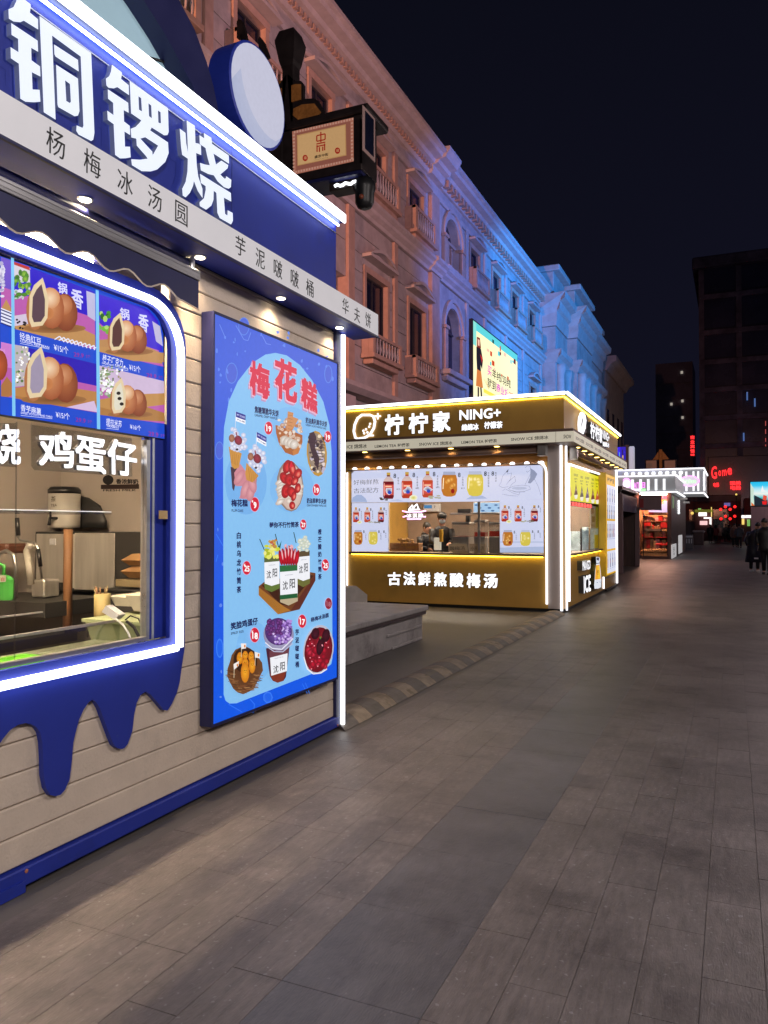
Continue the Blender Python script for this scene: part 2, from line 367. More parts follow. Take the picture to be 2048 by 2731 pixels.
# striped cable protector running from kiosk to kiosk
m_tan = mat('worn_tan_rubber', (.29, .235, .18), .6, noise=(7, .35), bump=(40, .4, .006), spots=(6, .6, (.2, .16, .11)))
m_rub = mat('worn_grey_rubber', (.15, .133, .122), .55, noise=(7, .3), bump=(40, .4, .006))
cabp = thing('cable_protector', 'low worn cable ramp with tan and grey slanted stripes running along the pavement', 'cable ramp', (-2.85, 9.6, 0))
prof = [(-2.69, 0), (-2.715, .016), (-2.79, .045), (-2.86, .055), (-2.93, .05), (-3.0, .036), (-3.07, .012), (-3.08, 0)]
for i in range(34):
    b = MB(); y0 = 5.29+.25*i; y1 = y0+.247
    b.rings([[(x, y+(-2.69-x)*.62, z) for x, z in prof] for y in (y0, y1)])
    b.build('segment', m_tan if i % 2 else m_rub, cabp)

# stone plinth behind the cable ramp
m_plin = mat('plinth_stone', (.40, .37, .37), .40, noise=(4, .2), bump=(20, .15, .01), stain=(3, .52, (.16, .14, .14), .7)); m_plin2 = mat('dark_plinth_edge', (.07, .05, .055), .45, noise=(8, .3))
pl = thing('stone_plinth', 'low pale stone plinth with a slab top behind the corner of the blue kiosk', 'stone bench', (-4.4, 8.6, 0))
MB().box(-5.2, -3.86, 6.4, 10.14, .385, .455, .012).build('top_slab', m_plin, pl)
MB().box(-5.16, -3.885, 6.43, 10.11, .335, .3845).build('dark_edge', m_plin2, pl)
for i, (ya, yb) in enumerate(((6.45, 8.78), (8.79, 10.08))):
    b = MB().box(-5.1, -3.93, ya, yb, 0, .3345, .006); b.build('side_block', m_plin, pl)
MB().box(-3.93, -3.905, 8.85, 10.0, .17, .20, .004).build('ledge', m_plin, pl)
MB().box(-3.93, -3.9, 9.0, 10.0, 0, .035, .006).build('foot_course', m_plin, pl)
b = MB(); b.prism([[(-5.35, 11.3, 0), (-5.35, 11.3, .45), (-5.35, 10.9, .62), (-5.35, 10.3, .62), (-5.35, 10.3, 0)]], (-1.6, 0, 0))
tag(b.build('stone_block', m_plin), 'grey sloping stone block standing between the plinth and the yellow kiosk', 'stone block')

# =================================================================== CLASSICAL FACADE ON THE LEFT
XF = -10.5
m_stone = mat('facade_stone', (.50, .45, .42), .75, noise=(2.2, .16), bump=(14, .25, .02), stain=(.9, .5, (.30, .26, .25), .6))
m_stone2 = mat('facade_trim', (.54, .48, .45), .7, noise=(2.5, .12), bump=(18, .15, .015))
m_terra = mat('facade_pilaster', (.52, .36, .28), .75, noise=(3, .15), bump=(18, .2, .015))
m_pane = mat('dark_window_pane', (.012, .014, .035), .12, noise=(2, .3), spec=.6)
m_wfr = mat('window_bar', (.06, .05, .05), .5)
hall = thing('department_store', 'long classical stone building with balconies and arches lit pink and blue at night', 'building', (XF-2, 28, 0))
MB().box(XF-4, XF-.36, 8, 46.6, 0, 15.6).build('wall', m_stone, hall)
def ext(profile, y0, y1, name, m, x=XF):
    b = MB(); b.rings([[(x+dx, y, z) for dx, z in profile] for y in (y0, y1)]); return b.build(name, m, hall)
corn = [(-.3, 14.86), (.10, 14.88), (.14, 15.0), (.14, 15.18), (.34, 15.22), (.40, 15.34), (.66, 15.38), (.70, 15.5), (.82, 15.54), (.82, 15.66), (-.3, 15.72)]
corn2 = [(a+.14 if a > 0 else a, z+(.1 if z > 15.5 else 0)) for a, z in corn]
arch_ = [(-.3, 14.3), (.05, 14.32), (.1, 14.42), (.1, 14.5), (.04, 14.52), (-.3, 14.6)]
strg = [(-.3, 11.2), (.08, 11.22), (.12, 11.32), (.26, 11.4), (.28, 11.5), (.40, 11.56), (.40, 11.68), (.2, 11.76), (-.3, 11.8)]
lowc = [(-.3, 5.55), (.1, 5.58), (.28, 5.72), (.28, 5.86), (-.3, 5.9)]
for y0, y1, c in ((8, 27.35, corn), (27.36, 28.7, corn2), (28.71, 33.3, corn), (33.31, 46.6, corn)): ext(c, y0, y1, 'cornice', m_stone2)
ext(arch_, 8, 46.6, 'architrave', m_stone2)
for y0, y1, k in ((8, 27.4, 0), (27.41, 28.65, .1), (28.66, 46.6, 0)): ext([(a+k if a > 0 else a, z) for a, z in strg], y0, y1, 'string_course', m_stone2)
ext(lowc, 8, 46.6, 'lower_course', m_stone2)
ext([(-.3, 15.72), (.5, 15.72), (.5, 16.0), (-.3, 16.0)], 20.8, 24.6, 'parapet_block', m_stone2)
b = MB(); y = 28.9
while y < 46.4: b.box(XF+.13, XF+.36, y, y+.2, 14.93, 15.19); y += .46
o = b.build('dentils', m_terra, hall); o['kind'] = 'stuff'
b = MB(); y = 8.2
while y < 27.3: b.box(XF+.13, XF+.24, y, y+.12, 15.02, 15.17); y += .24
o = b.build('dentils', m_terra, hall); o['kind'] = 'stuff'
pil = [10.4, 13.9, 17.4, 20.9, 24.3, 28.0, 32.15, 34.85, 38.55, 42.1, 46.35]
pw = {28.0: .42, 46.35: .2, 20.9: .22}
for p in pil:
    w = pw.get(p, .15); mm_ = m_terra if p <= 28.0 else m_stone2
    for z0, z1 in ((5.92, 11.19), (11.82, 14.29)):
        MB().box(XF-.34, XF+(.16 if w > .4 else .09), p-w, p+w, z0, z1, .02).build('pilaster', mm_, hall)
def window(y0, y1, z0, z1):
    f = MB(); x = XF-.2; t = .05
    f.box(x, x+.07, y0, y0+t, z0, z1); f.box(x, x+.07, y1-t, y1, z0, z1); f.box(x, x+.07, y0+t, y1-t, z0, z0+t); f.box(x, x+.07, y0+t, y1-t, z1-t, z1)
    f.box(x, x+.06, (y0+y1)/2-.02, (y0+y1)/2+.02, z0+t, z1-t)
    w = f.build('window', m_wfr, hall); MB().box(x-.03, x+.02, y0+.01, y1-.01, z0+.01, z1-.01).build('pane', m_pane, w)
    j = MB()                      # stone surround, a little proud of the wall
    j.box(XF-.3, XF+.05, y0-.16, y0-.002, z0, z1); j.box(XF-.3, XF+.05, y1+.002, y1+.16, z0, z1); j.box(XF-.3, XF+.06, y0-.18, y1+.18, z1+.002, z1+.2)
    j.build('window_surround', m_terra, hall)
def pediment(yc, z, hw, h):
    b = MB(); b.box(XF-.1, XF+.34, yc-hw, yc+hw, z, z+.1)
    n = 8; pts = [(XF-.1, yc-hw+2*hw*i/n, z+.1+h*math.sin(math.pi*i/n)) for i in range(n+1)]; ins = [(XF-.1, yc+(p[1]-yc)*.8, z+.1+(p[2]-z-.1)*.68) for p in pts]
    b.prism([pts+ins[::-1][1:-1]], (.42, 0, 0)); b.prism([ins], (.2, 0, 0))
    b.build('pediment', m_stone2, hall)
def balcony(yc, z0, z1, hw):
    b = MB(); d = .42
    b.box(XF+.005, XF+d+.06, yc-hw-.05, yc+hw+.05, z0-.14, z0, .02); b.box(XF+.005, XF+d-.06, yc-hw+.12, yc+hw-.12, z0-.3, z0-.145, .03); b.box(XF+d-.14, XF+d, yc-hw, yc+hw, z1-.1, z1)
    for s in (-1, 1): b.box(XF+d-.16, XF+d+.01, yc+s*hw-.09*(s+1), yc+s*hw-.09*(s-1), z0+.005, z1-.003); b.box(XF+.005, XF+d-.17, yc+s*(hw-.06)-.05, yc+s*(hw-.06)+.05, z0+.005, z1-.005)
    k = b.build('balcony', m_terra, hall)
    b = MB(); n = 9
    for i in range(n):
        y = yc-hw+.22+(2*hw-.44)*i/(n-1); h = z1-z0-.1
        b.lathe((XF+d-.07, y, z0), [(.045, .005), (.028, h*.12), (.055, h*.4), (.03, h*.75), (.045, h)], 6)
    q = b.build('balusters', m_stone2, k); q['kind'] = 'stuff'
def block(y0, y1, z0, z1):
    if y1-y0 > .12: MB().box(XF-.355, XF+random.uniform(-.004, .004), y0+.01, y1-.01, z0+.01, z1-.01, .012).build('stone_block', m_stone, hall)
UW = {22.8: .72, 26.3: .70, 33.4: .66, 36.9: .66, 40.45: .66, 44.25: .66, 19.1: .6, 15.6: .6, 12.1: .6}
LW = {22.85: .82, 26.4: .78, 44.4: .65, 33.9: .0}
bays = list(zip(pil[:-1], pil[1:]))
for (a, c) in bays:
    a += pw.get(a, .15)+.005; c -= pw.get(c, .15)+.005
    if 28 < a < 32 and c < 32.2: continue
    uw = [(k-v, k+v, 12.02, 13.85) for k, v in UW.items() if a < k < c]
    lw = [(k-v, k+v, 6.95, 9.52) for k, v in LW.items() if a < k < c and v]
    if a > 34 and a < 40 or a < 20: lw = []
    for y0, y1, z0, z1 in uw:
        window(y0, y1, z0, z1); pediment((y0+y1)/2, z1+.24, .95, .26); balcony((y0+y1)/2, 12.02, 12.84, 1.05)
    for y0, y1, z0, z1 in lw:
        window(y0, y1, z0, z1); pediment((y0+y1)/2, z1+.42, 1.1, .36); balcony((y0+y1)/2, 6.9, 7.55, 1.15)
    if a > 44 and False: pass
    nz = 13 if a > 20 else 4; zs0 = 5.93 if a > 20 else 9.0
    for zz0, zz1, nn in ((zs0, 11.18, 9 if a > 20 else 2), (11.83, 14.28, 4)):
        for i in range(nn):
            z0 = zz0+(zz1-zz0)*i/nn; z1 = zz0+(zz1-zz0)*(i+1)/nn; cuts = []
            for (y0, y1, w0, w1) in uw+lw:
                if z1 > w0 and z0 < w1+.2: cuts.append((y0-.185, y1+.185, w0, w1+.22))
            if not cuts: block(a, (a+c)/2, z0, z1) if i % 2 else block(a, c, z0, z1); (block((a+c)/2, c, z0, z1) if i % 2 else None)
            else:
                y0, y1, w0, w1 = cuts[0]; block(a, y0, z0, z1); block(y1, c, z0, z1)
                if z1 > w1+.05: block(y0+.001, y1-.001, w1, z1)
                if z0 < w0-.05: block(y0+.001, y1-.001, z0, w0)
# frieze strip between architrave and cornice
MB().box(XF-.35, XF-.005, 8, 46.6, 14.6, 14.87).build('frieze', m_stone, hall)
# arched bay, one great arch on each storey
def arch_bay(z0, z1, yc, r, zs, sill, twin):
    a, c = 28.425, 31.995
    out = [(XF-.35, a, z0), (XF-.35, c, z0), (XF-.35, c, z1), (XF-.35, a, z1)]
    hole = [(XF-.35, yc+r*math.cos(math.pi*i/14), zs+r*math.sin(math.pi*i/14)) for i in range(15)]+[(XF-.35, yc-r, sill), (XF-.35, yc+r, sill)]
    MB().prism([out, hole], (.35, 0, 0)).build('arch_wall', m_stone, hall)
    b = MB(); n = 16
    for k, (ri, ro, dx) in enumerate(((r+.01, r+.22, .07), (r+.225, r+.36, .15))):
        b.rings([[(XF+.003, yc+q*math.cos(math.pi*i/n), zs+q*math.sin(math.pi*i/n)) if e == 0 else (XF+dx, yc+q*math.cos(math.pi*i/n), zs+q*math.sin(math.pi*i/n)) for q, e in ((ri, 0), (ri, 1), (ro, 1), (ro, 0))] for i in range(n+1)])
    b.build('arch_moulding', m_stone2, hall)
    for s in (-1, 1):
        b = MB(); y = yc+s*(r+.17); b.box(XF+.004, XF+.16, y-.17, y+.17, sill, zs-.14, .02); b.box(XF+.004, XF+.22, y-.22, y+.22, zs-.135, zs-.003, .02); b.build('arch_column', m_terra, hall)
    MB().box(XF+.004, XF+.42, yc-r-.55, yc+r+.55, sill-.2, sill-.002, .03).build('sill', m_stone2, hall)
    MB().box(XF+.004, XF+.26, yc-r-.4, yc+r+.4, sill-.42, sill-.203, .04).build('sill', m_stone2, hall)
    f = MB(); x = XF-.34
    if twin:
        for k in (-1, 1): f.box(x, x+.12, yc+k*r*.5-.06+k*.2, yc+k*r*.5+.06+k*.2, sill, zs)
        f.box(x, x+.2, yc-.1, yc+.1, sill, zs); f.box(x, x+.2, yc-r+.01, yc+r-.01, zs, zs+.12)
    else: f.box(x, x+.08, yc-.04, yc+.04, sill, zs+r); f.box(x, x+.08, yc-r+.01, yc+r-.01, zs, zs+.08)
    w = f.build('window', m_terra if twin else m_wfr, hall)
    MB().box(x-.04, x+.01, yc-r, yc+r, sill, zs+r).build('pane', m_pane, w)
arch_bay(5.93, 11.18, 30.35, .92, 9.55, 7.75, False)
arch_bay(11.83, 14.29, 30.3, .92, 13.2, 11.85, True)
# street level: dark shop windows between piers
for a, c in bays:
    MB().box(XF-.36, XF-.1, a+.4, c-.4, .6, 4.6).build('shop_window', m_pane, hall)
    MB().box(XF-.36, XF+.05, a-.38, a+.38, 0, 5.5, .03).build('pier', m_stone2, hall)

# ---- projecting pavilion
pav = thing('corner_pavilion', 'projecting blue lit stone pavilion with stepped attic and giant columns beyond the long facade', 'building', (-10, 53, 0))
def pent(x, y0, y1, zs, name='entablature'):
    b = MB(); b.rings([[(x-3 if dx < 0 else x+dx, y0-max(dx, 0), z) for dx, z in zs], [(x-3 if dx < 0 else x+dx, y1, z) for dx, z in zs]]); return b.build(name, m_stone2, pav)
ENT = [(-1, 13.5), (.05, 13.55), (.12, 13.9), (.12, 14.4), (.3, 14.5), (.36, 14.9), (.7, 15.0), (.75, 15.35), (-1, 15.4)]
CAP = [(-1, 11.3), (.06, 11.35), (.2, 11.6), (.42, 11.75), (.45, 12.05), (-1, 12.1)]
for i, (x, y0, y1) in enumerate(((-9.62, 46.62, 50.2), (-9.0, 50.21, 56.0), (-9.3, 56.01, 62.5))):
    MB().box(x-3, x, y0, y1, 0, 13.5).build('wall', m_stone, pav)
    pent(x, y0, y1, ENT); pent(x, y0, y1, CAP, 'capital_course')
    MB().box(x-2.2, x-.15, y0+.2, y1-.2, 15.4, 16.9-.25*i, .04).build('attic_block', m_stone, pav); MB().box(x-2.3, x+.25, y0, y1-.1, 16.91-.25*i, 17.25-.25*i, .05).build('attic_cap', m_stone2, pav)
for x, ys in ((-9.55, (47.3, 49.4)), (-8.9, (50.8, 52.6, 55.2)), (-9.2, (57, 59, 61.5))):
    for y in ys:
        MB().lathe((x+.06, y, 0), [(.42, 0), (.42, .3), (.34, .5), (.3, 6), (.26, 10.7), (.34, 10.95), (.36, 11.3)], 14).build('column', m_stone2, pav)
for y0, y1, x in ((47.75, 48.95, -9.61), (53.1, 54.7, -8.99)):
    MB().box(x-.1, x+.012, y0, y1, 3, 10.8).build('tall_window', m_pane, pav)
b = MB(); b.box(-12, -9.2, 63.5, 75, 0, 14.2); b2 = thing('far_stone_building', 'dim brownish stone building with a heavy cornice beyond the blue lit pavilion', 'building', (-10, 69, 0))
m_dims = mat('dim_stone', (.34, .27, .24), .8, noise=(1.5, .2))
b.build('wall', m_dims, b2); bb = MB(); bb.rings([[(-12, y, 13.9), (-9.0, y, 13.9), (-8.7, y, 14.4), (-8.3, y, 14.6), (-8.3, y, 15.0), (-12, y, 15.1)] for y in (63.3, 75.3)]); bb.build('cornice', m_dims, b2)
for y in (65, 68, 71, 73.6): MB().box(-9.2, -9.17, y-.5, y+.5, 8, 11).build('window', m_pane, b2)

# ---- dark high buildings at the end of the street
m_tow = mat('tower_wall', (.30, .27, .34), .7, noise=(.3, .25)); m_twg = mat('tower_glass', (.05, .05, .08), .25, noise=(.2, .3)); m_slab = mat('tower_band', (.17, .13, .145), .7, noise=(.4, .6))
tow = thing('office_tower', 'tall dark office tower with pale floor bands rising at the end of the street', 'tower', (12, 165, 0))
MB().box(-4.7, 30, 150.5, 180, 0, 48).build('wall', m_twg, tow)
for i, z in enumerate((15.3, 20.3, 25.3, 30.3, 35.6, 42)): MB().box(-5.1, 30.3, 149.9, 180.2, z, z+.9, .1).build('floor_band', m_slab, tow)
MB().box(-6.4, 31, 149.2, 181, 47.6, 49.6, .3).build('roof_band', m_slab, tow)
for x in (-4.9, 1.2, 7.4, 14): MB().box(x-.45, x+.45, 150.0, 150.48, 0, 47.5).build('corner_strip', m_slab, tow)
MB().box(-4.0, 29, 149.6, 150.4, 4.5, 13.8, .1).build('shopfront_band', m_twg, tow)
m_win1 = led('far_lit_window', (1, .9, .75), .35, 'NONE'); m_win2 = led('far_blue_lamp', (.1, .35, 1), .3, 'NONE')
t2 = thing('apartment_tower', 'narrow dark tower with a few scattered lit windows left of the office tower', 'tower', (-8, 205, 0))
MB().box(-17, -8.6, 200, 215, 0, 41).build('wall', m_tow, t2)
for x, z in ((-11.0, 38.5), (-13.4, 31.0), (-10.9, 31.6), (-10.9, 27.6)): MB().box(x-.25, x+.25, 199.8, 200.05, z-.3, z+.3).build('lit_window', m_win1, t2)
for z in range(4, 40, 4): MB().box(-16.5, -9, 199.75, 199.97, z, z+.4).build('floor_band', m_tow, t2)
for x, z in ((2.4, 34.2-10), (3.6, 23.0), (1.8, 17.1)): MB().box(x-.12, x+.12, 149.5, 149.85, z-.7, z+.7).build('blue_lamp', m_win2, tow)

# =================================================================== ADDED FILL LAMPS (unseen, outside the picture) AND FACADE FLOODLIGHTS
m_pole = mat('lamp_post_metal', (.03, .03, .032), .4, .6)
m_head = led('fill_lamp_lens', (1, .9, .8), 6, 'NONE')
def added_fill_lamp(x, y, h, energy, col, label):
    t = thing('added_fill_lamp', label, 'fill lamp', (x, y, 0), 'globe fill lamps added outside the picture')
    MB().lathe((x, y, 0), [(.14, 0), (.14, .5), (.07, .6), (.05, h-.22)], 10).build('pole', m_pole, t)
    MB().lathe((x, y, h-.22), [(.05, 0), (.14, .04), (.14, .07)], 12).build('lamp_base', m_pole, t)
    MB().ball((x, y, h+.02), .16, n=14, m=8).build('globe', m_head, t)
    l = bpy.data.lights.new('globe_light', 'POINT'); l.energy = energy; l.color = col; l.shadow_soft_size = .3
    o = bpy.data.objects.new('globe_light', l); COL.objects.link(o); o.parent = t; o.location = (0, 0, h+.5)
for i, (x, y, e) in enumerate(((2.6, -3.2, 1150), (4.4, 4.5, 640), (4.6, 15, 420), (4.8, 28, 300), (6.0, 44, 260), (6.0, 66, 600))):
    added_fill_lamp(x, y, 4.6, e, (1, .89, .85) if i < 3 else (1, .76, .80), ['added black globe fill lamp behind the camera', 'added black globe fill lamp right of the camera', 'added black globe fill lamp opposite the yellow kiosk', 'added black globe fill lamp opposite the dark wooden booth', 'added black globe fill lamp opposite the grey kiosk', 'added black globe fill lamp farthest along the street'][i])
def flood(x, y, z, target, e, col, ang, label):
    t = thing('floodlight', label, 'floodlight', (x, y, 0), 'facade floodlights on masts')
    MB().lathe((x, y, 0), [(.1, 0), (.08, z-.3)], 8).build('mast', m_pole, t)
    MB().box(x-.18, x+.18, y-.18, y+.18, z-.3, z-.08, .03).build('housing', m_pole, t)
    spot('flood_light', (x, y, z+.1), target, e, col, .12, ang, .6, t)
flood(-7.0, -12, 9, (-10.5, 24, 10.8), 24000, (1, .37, .20), 27, 'mast with an orange floodlight behind the camera')
flood(11.0, 33, 9, (-10.5, 46, 14.5), 36000, (.018, .29, 1), 58, 'mast with a blue floodlight across the street')
flood(9.0, 26, 9, (-10.5, 35, 14), 15000, (.07, .22, 1), 54, 'mast with a weak blue floodlight nearer the camera')
flood(9, 112, 6, (-6, 175, 26), 1700, (.6, .55, 1), 80, 'added unseen mast with a faint floodlight aimed at the far towers')  # unseen mast added to lift the dark towers off the sky
flood(6.5, 10, 7.5, (-10.5, 20.5, 11), 5200, (.92, .42, .54), 50, 'mast with a pale violet floodlight across from the pink facade')

# =================================================================== BLUE KIOSK (left)
XW = -2.775                       # street wall of the kiosk
Y0, Y1 = .55, 5.33                # near and far end
bk = thing('blue_kiosk', 'cream planked snack kiosk with deep blue drip trim and glowing white outline', 'kiosk', (-4, 3, 0))
def X(p, x=XW): return at(p, x=x)
for z_, y0_, y1_ in ((3.55, 3.9, 5.3), ): pass
# --- planks
zs = [.105+.1325*i for i in range(24)]
def plank(y0, y1, z0, z1):
    b = MB(); g_ = .0045; c = .006
    r = lambda dx, i: [(XW-.02+dx, y0+i, z0+g_/2+i), (XW-.02+dx, y1-i, z0+g_/2+i), (XW-.02+dx, y1-i, z1-g_/2-i), (XW-.02+dx, y0+i, z1-g_/2-i)]
    b.rings([r(0, 0), r(.02-c, 0), r(.02, c)]); return b.build('siding_plank', m_cream, bk)
for i in range(23):
    z0, z1 = zs[i], min(zs[i+1], 3.035)
    if z0 > 3.03: break
    if z1 <= .93: plank(Y0+.02, 5.262, z0, z1)
    else: plank(3.362, 5.262, z0, z1)
MB().box(XW-.06, XW-.021, Y0, 5.27, .06, .86).build('wall', m_creamflat, bk)
MB().box(XW-.06, XW-.021, 3.362, 5.27, .861, 3.05).build('wall', m_creamflat, bk)
# end wall, back wall, roof, floor
MB().box(-5.6, XW-.061, 5.24, 5.32, .05, 3.4).build('end_wall', m_creamflat, bk)
m_inwall = mat('interior_panel', (.50, .44, .39), .45, noise=(2, .08))
MB().box(-5.6, -5.5, Y0, 5.22, .05, 3.2).build('back_wall', m_inwall, bk); MB().box(-5.5, XW-.062, 5.2, 5.235, .1, 3.04).build('inner_wall', m_inwall, bk)
MB().box(-5.6, XW-.061, Y0-.1, Y0-.02, .05, 3.4).build('end_wall', m_creamflat, bk)
MB().box(-5.65, XW-.02, Y0-.1, 5.30, 3.05, 3.12).build('roof', m_navy, bk)
MB().box(-5.5, XW-.07, Y0, 5.21, .06, .1).build('floor', m_dkwood, bk)
# --- skirting with its foot, and fixings
b = MB(); b.box(XW-.05, XW+.022, Y0-.1, 5.315, .022, .1, .006); b.box(XW-.06, XW+.03, 2.0, 2.42, 0, .05); b.box(XW-.2, XW-.06, Y0, 5.2, 0, .06)
sk = b.build('skirting', m_blue, bk)
m_rust = mat('rusty_screw', (.45, .16, .1), .6)
for p, y in (((71, 2323), 0), ((901, 1934), 0)):
    q = X(p, XW+.024); b = MB(); b.rings([[(XW+.022+dx, q.y+r*math.cos(a*.785), q.z+r*math.sin(a*.785)) for a in range(8)] for dx, r in ((0, .009), (.003, .009), (.005, .005))]); b.build('screw', m_rust, sk)
# --- corner post with its light strip
MB().box(XW-.12, XW+.02, 5.264, 5.332, .02, 3.05, .006).build('corner_post', m_navy, bk)
b = MB(); b.tube([(XW+.03, 5.36, .03), (XW+.03, 5.36, 3.03)], .017, 8); b.build('corner_light_strip', m_led, bk)
MB().box(XW-.02, XW+.012, 5.333, 5.39, .01, 3.04).build('strip_channel', m_navy, bk)

# --- blue icing panel with drips and the window opening
sheet = [(1440, 260), (1440, 350), (1420, 500), (1395, 590), (1360, 670), (1325, 725), (1295, 722), (1235, 650), (1190, 600), (1150, 575), (1110, 605), (1080, 665), (1060, 760), (1045, 890), (1010, 990), (985, 1020), (965, 1030), (930, 1025), (900, 1000), (875, 940), (845, 860), (815, 780), (790, 710), (760, 660), (730, 640), (700, 660), (660, 720), (625, 800), (600, 890), (580, 980), (565, 1150), (550, 1270), (515, 1350), (480, 1390), (440, 1402), (400, 1395), (365, 1340), (345, 1240), (342, 1100), (335, 980), (318, 900), (285, 855), (240, 830), (200, 825), (140, 840), (80, 880), (30, 940), (0, 985)]
dr = [X(cb(*p), XW+.03) for p in sheet]
yl = dr[-1].y
more = []
for k, dz in ((0, 0), (.12, -.02), (.2, -.22), (.27, -.42), (.36, -.44), (.43, -.3), (.5, -.05), (.62, .05), (.75, 0), (.85, -.2), (.95, -.5), (1.05, -.52), (1.15, -.3), (1.28, .02), (1.45, .05), (yl-Y0, .05)):
    if k: more.append(Vector((XW+.03, yl-k, .64+dz)))
outer = [Vector((XW+.03, 3.462, .88))]+dr[1:]+more
rz = [(3.462, 2.5)]+[(3.462-.27+.27*math.cos(a), 2.52+.27*math.sin(a)) for a in [math.pi/2*i/8 for i in range(0, 9)]]
outer += [Vector((XW+.03, Y0, 2.80)), ]+[Vector((XW+.03, y, z)) for y, z in rz[1:][::-1]]
hole = [Vector((XW+.03, Y0+.15, .955)), Vector((XW+.03, 3.338, .955)), Vector((XW+.03, 3.338, 2.50))]+[Vector((XW+.03, 3.338-.19+.19*math.cos(a), 2.5+.19*math.sin(a))) for a in [math.pi/2*i/6 for i in range(1, 7)]]+[Vector((XW+.03, Y0+.15, 2.69))]
MB().prism([outer, hole], (-.027, 0, 0)).build('icing_panel', m_blue, bk)
# --- glowing tube round the window
pts = [(XW+.05, Y0+.05, 2.716), (XW+.05, 3.12, 2.716)]+[(XW+.05, 3.14+.255*math.sin(a), 2.461+.255*math.cos(a)) for a in [math.pi/2*i/8 for i in range(0, 9)]]+[(XW+.05, 3.395, .9)]
b = MB(); b.tube(pts, .022, 8, ry=.019); b.build('window_light_tube', m_led, bk)
b = MB(); b.tube([(XW+.05, Y0+.05, .898), (XW+.05, 3.37, .898)], .022, 8, ry=.02); b.build('window_light_tube', m_led, bk)
# --- sliding window: aluminium frame and pane
f = MB(); xg = XW-.02
f.box(xg-.03, xg+.01, 3.20, 3.225, .957, 2.0); f.box(xg-.03, xg+.012, Y0+.16, 3.199, .957, .975); f.box(xg-.03, xg+.008, 3.245, 3.262, .957, 2.1)
fr = f.build('window_frame', m_silver, bk)
MB().box(xg-.014, xg-.010, Y0+.16, 3.2, .976, 2.0).build('window_pane', m_glass, bk)
f = MB(); f.box(xg-.03, xg-.026, 2.418, 2.424, .976, 2.0); f.build('pane_edge', m_acryl, bk)
MB().box(xg-.05, xg+.004, 3.2255, 3.2445, .957, 2.1).build('window_jamb', m_blue, bk); MB().box(xg-.05, xg+.006, 3.2625, 3.36, .957, 2.1).build('window_jamb', m_blue, bk)
p = X(c3(1135, 840), XW+.034); MB().box(XW+.031, XW+.036, p.y-.035, p.y+.03, p.z-.022, p.z+.022).build('paper_tag', mat('tan_tag', (.5, .33, .13), .6), bk)

# --- canopy: white fascia strip with black characters, blue soffit, downlights
zc0, zc1, xc = 3.045, 3.22, -2.55
MB().box(XW, xc-.006, Y0-.2, 5.60, zc0, zc0+.02).build('soffit', m_blue, bk)
MB().box(XW, xc-.006, Y0-.2, 5.60, zc1-.02, zc1-.004).build('canopy_top', m_navy, bk)
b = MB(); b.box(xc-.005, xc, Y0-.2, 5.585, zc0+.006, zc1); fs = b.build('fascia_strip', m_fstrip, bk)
b = MB(); b.box(xc-.012, xc+.004, Y0-.2, 5.60, zc0-.008, zc0+.005); b.box(XW+.02, xc-.006, 5.585, 5.60, zc0+.02, zc1-.005); b.build('canopy_edge', m_navy, bk)
for ch_, px in (('杨', c1(240, 620)), ('梅', c1(398, 708)), ('冰', c1(540, 790)), ('汤', c1(668, 860)), ('圆', c1(783, 924)), ('芋', c8(433, 485)), ('泥', c8(595, 585)), ('啵', c8(740, 668)), ('啵', c8(877, 747)), ('桶', c8(1001, 825)), ('华', c8(1293, 975)), ('夫', c8(1388, 1045)), ('饼', c8(1478, 1088))):
    q = at(px, x=xc); b = MB(); b.letters(ch_, (xc+.0005, q.y-.048, q.z-.053), (0, .096, 0), (0, 0, .108), (.002, 0, 0), -.006); b.build('letter', m_ink, fs)
for i, y in enumerate((1.83, 2.67, 3.51, 4.36, 5.19)):
    d = MB(); d.lathe((-2.69, y, zc0-.006), [(.034, .0), (.036, .006), (.03, .0065)], 12); dl = d.build('downlight', m_silver, bk)
    e = MB(); e.rings([[(-2.69+.027*math.cos(a*.524), y+.027*math.sin(a*.524), zc0-.007-k) for a in range(12)] for k in (0, .002)]); e.build('lamp_lens', m_lamp, dl)
    spot('downlight_glow', (-2.69, y, zc0-.02), (-2.66, y, 0), 8, (1, .76, .5), .03, 128, .7, bk)
    spot('downlight_beam', (-2.69, y, zc0-.02), (-2.2, y, 0), 60 if y < 3.4 else 75, (1, .74, .46), .02, 66, 1.0, bk)

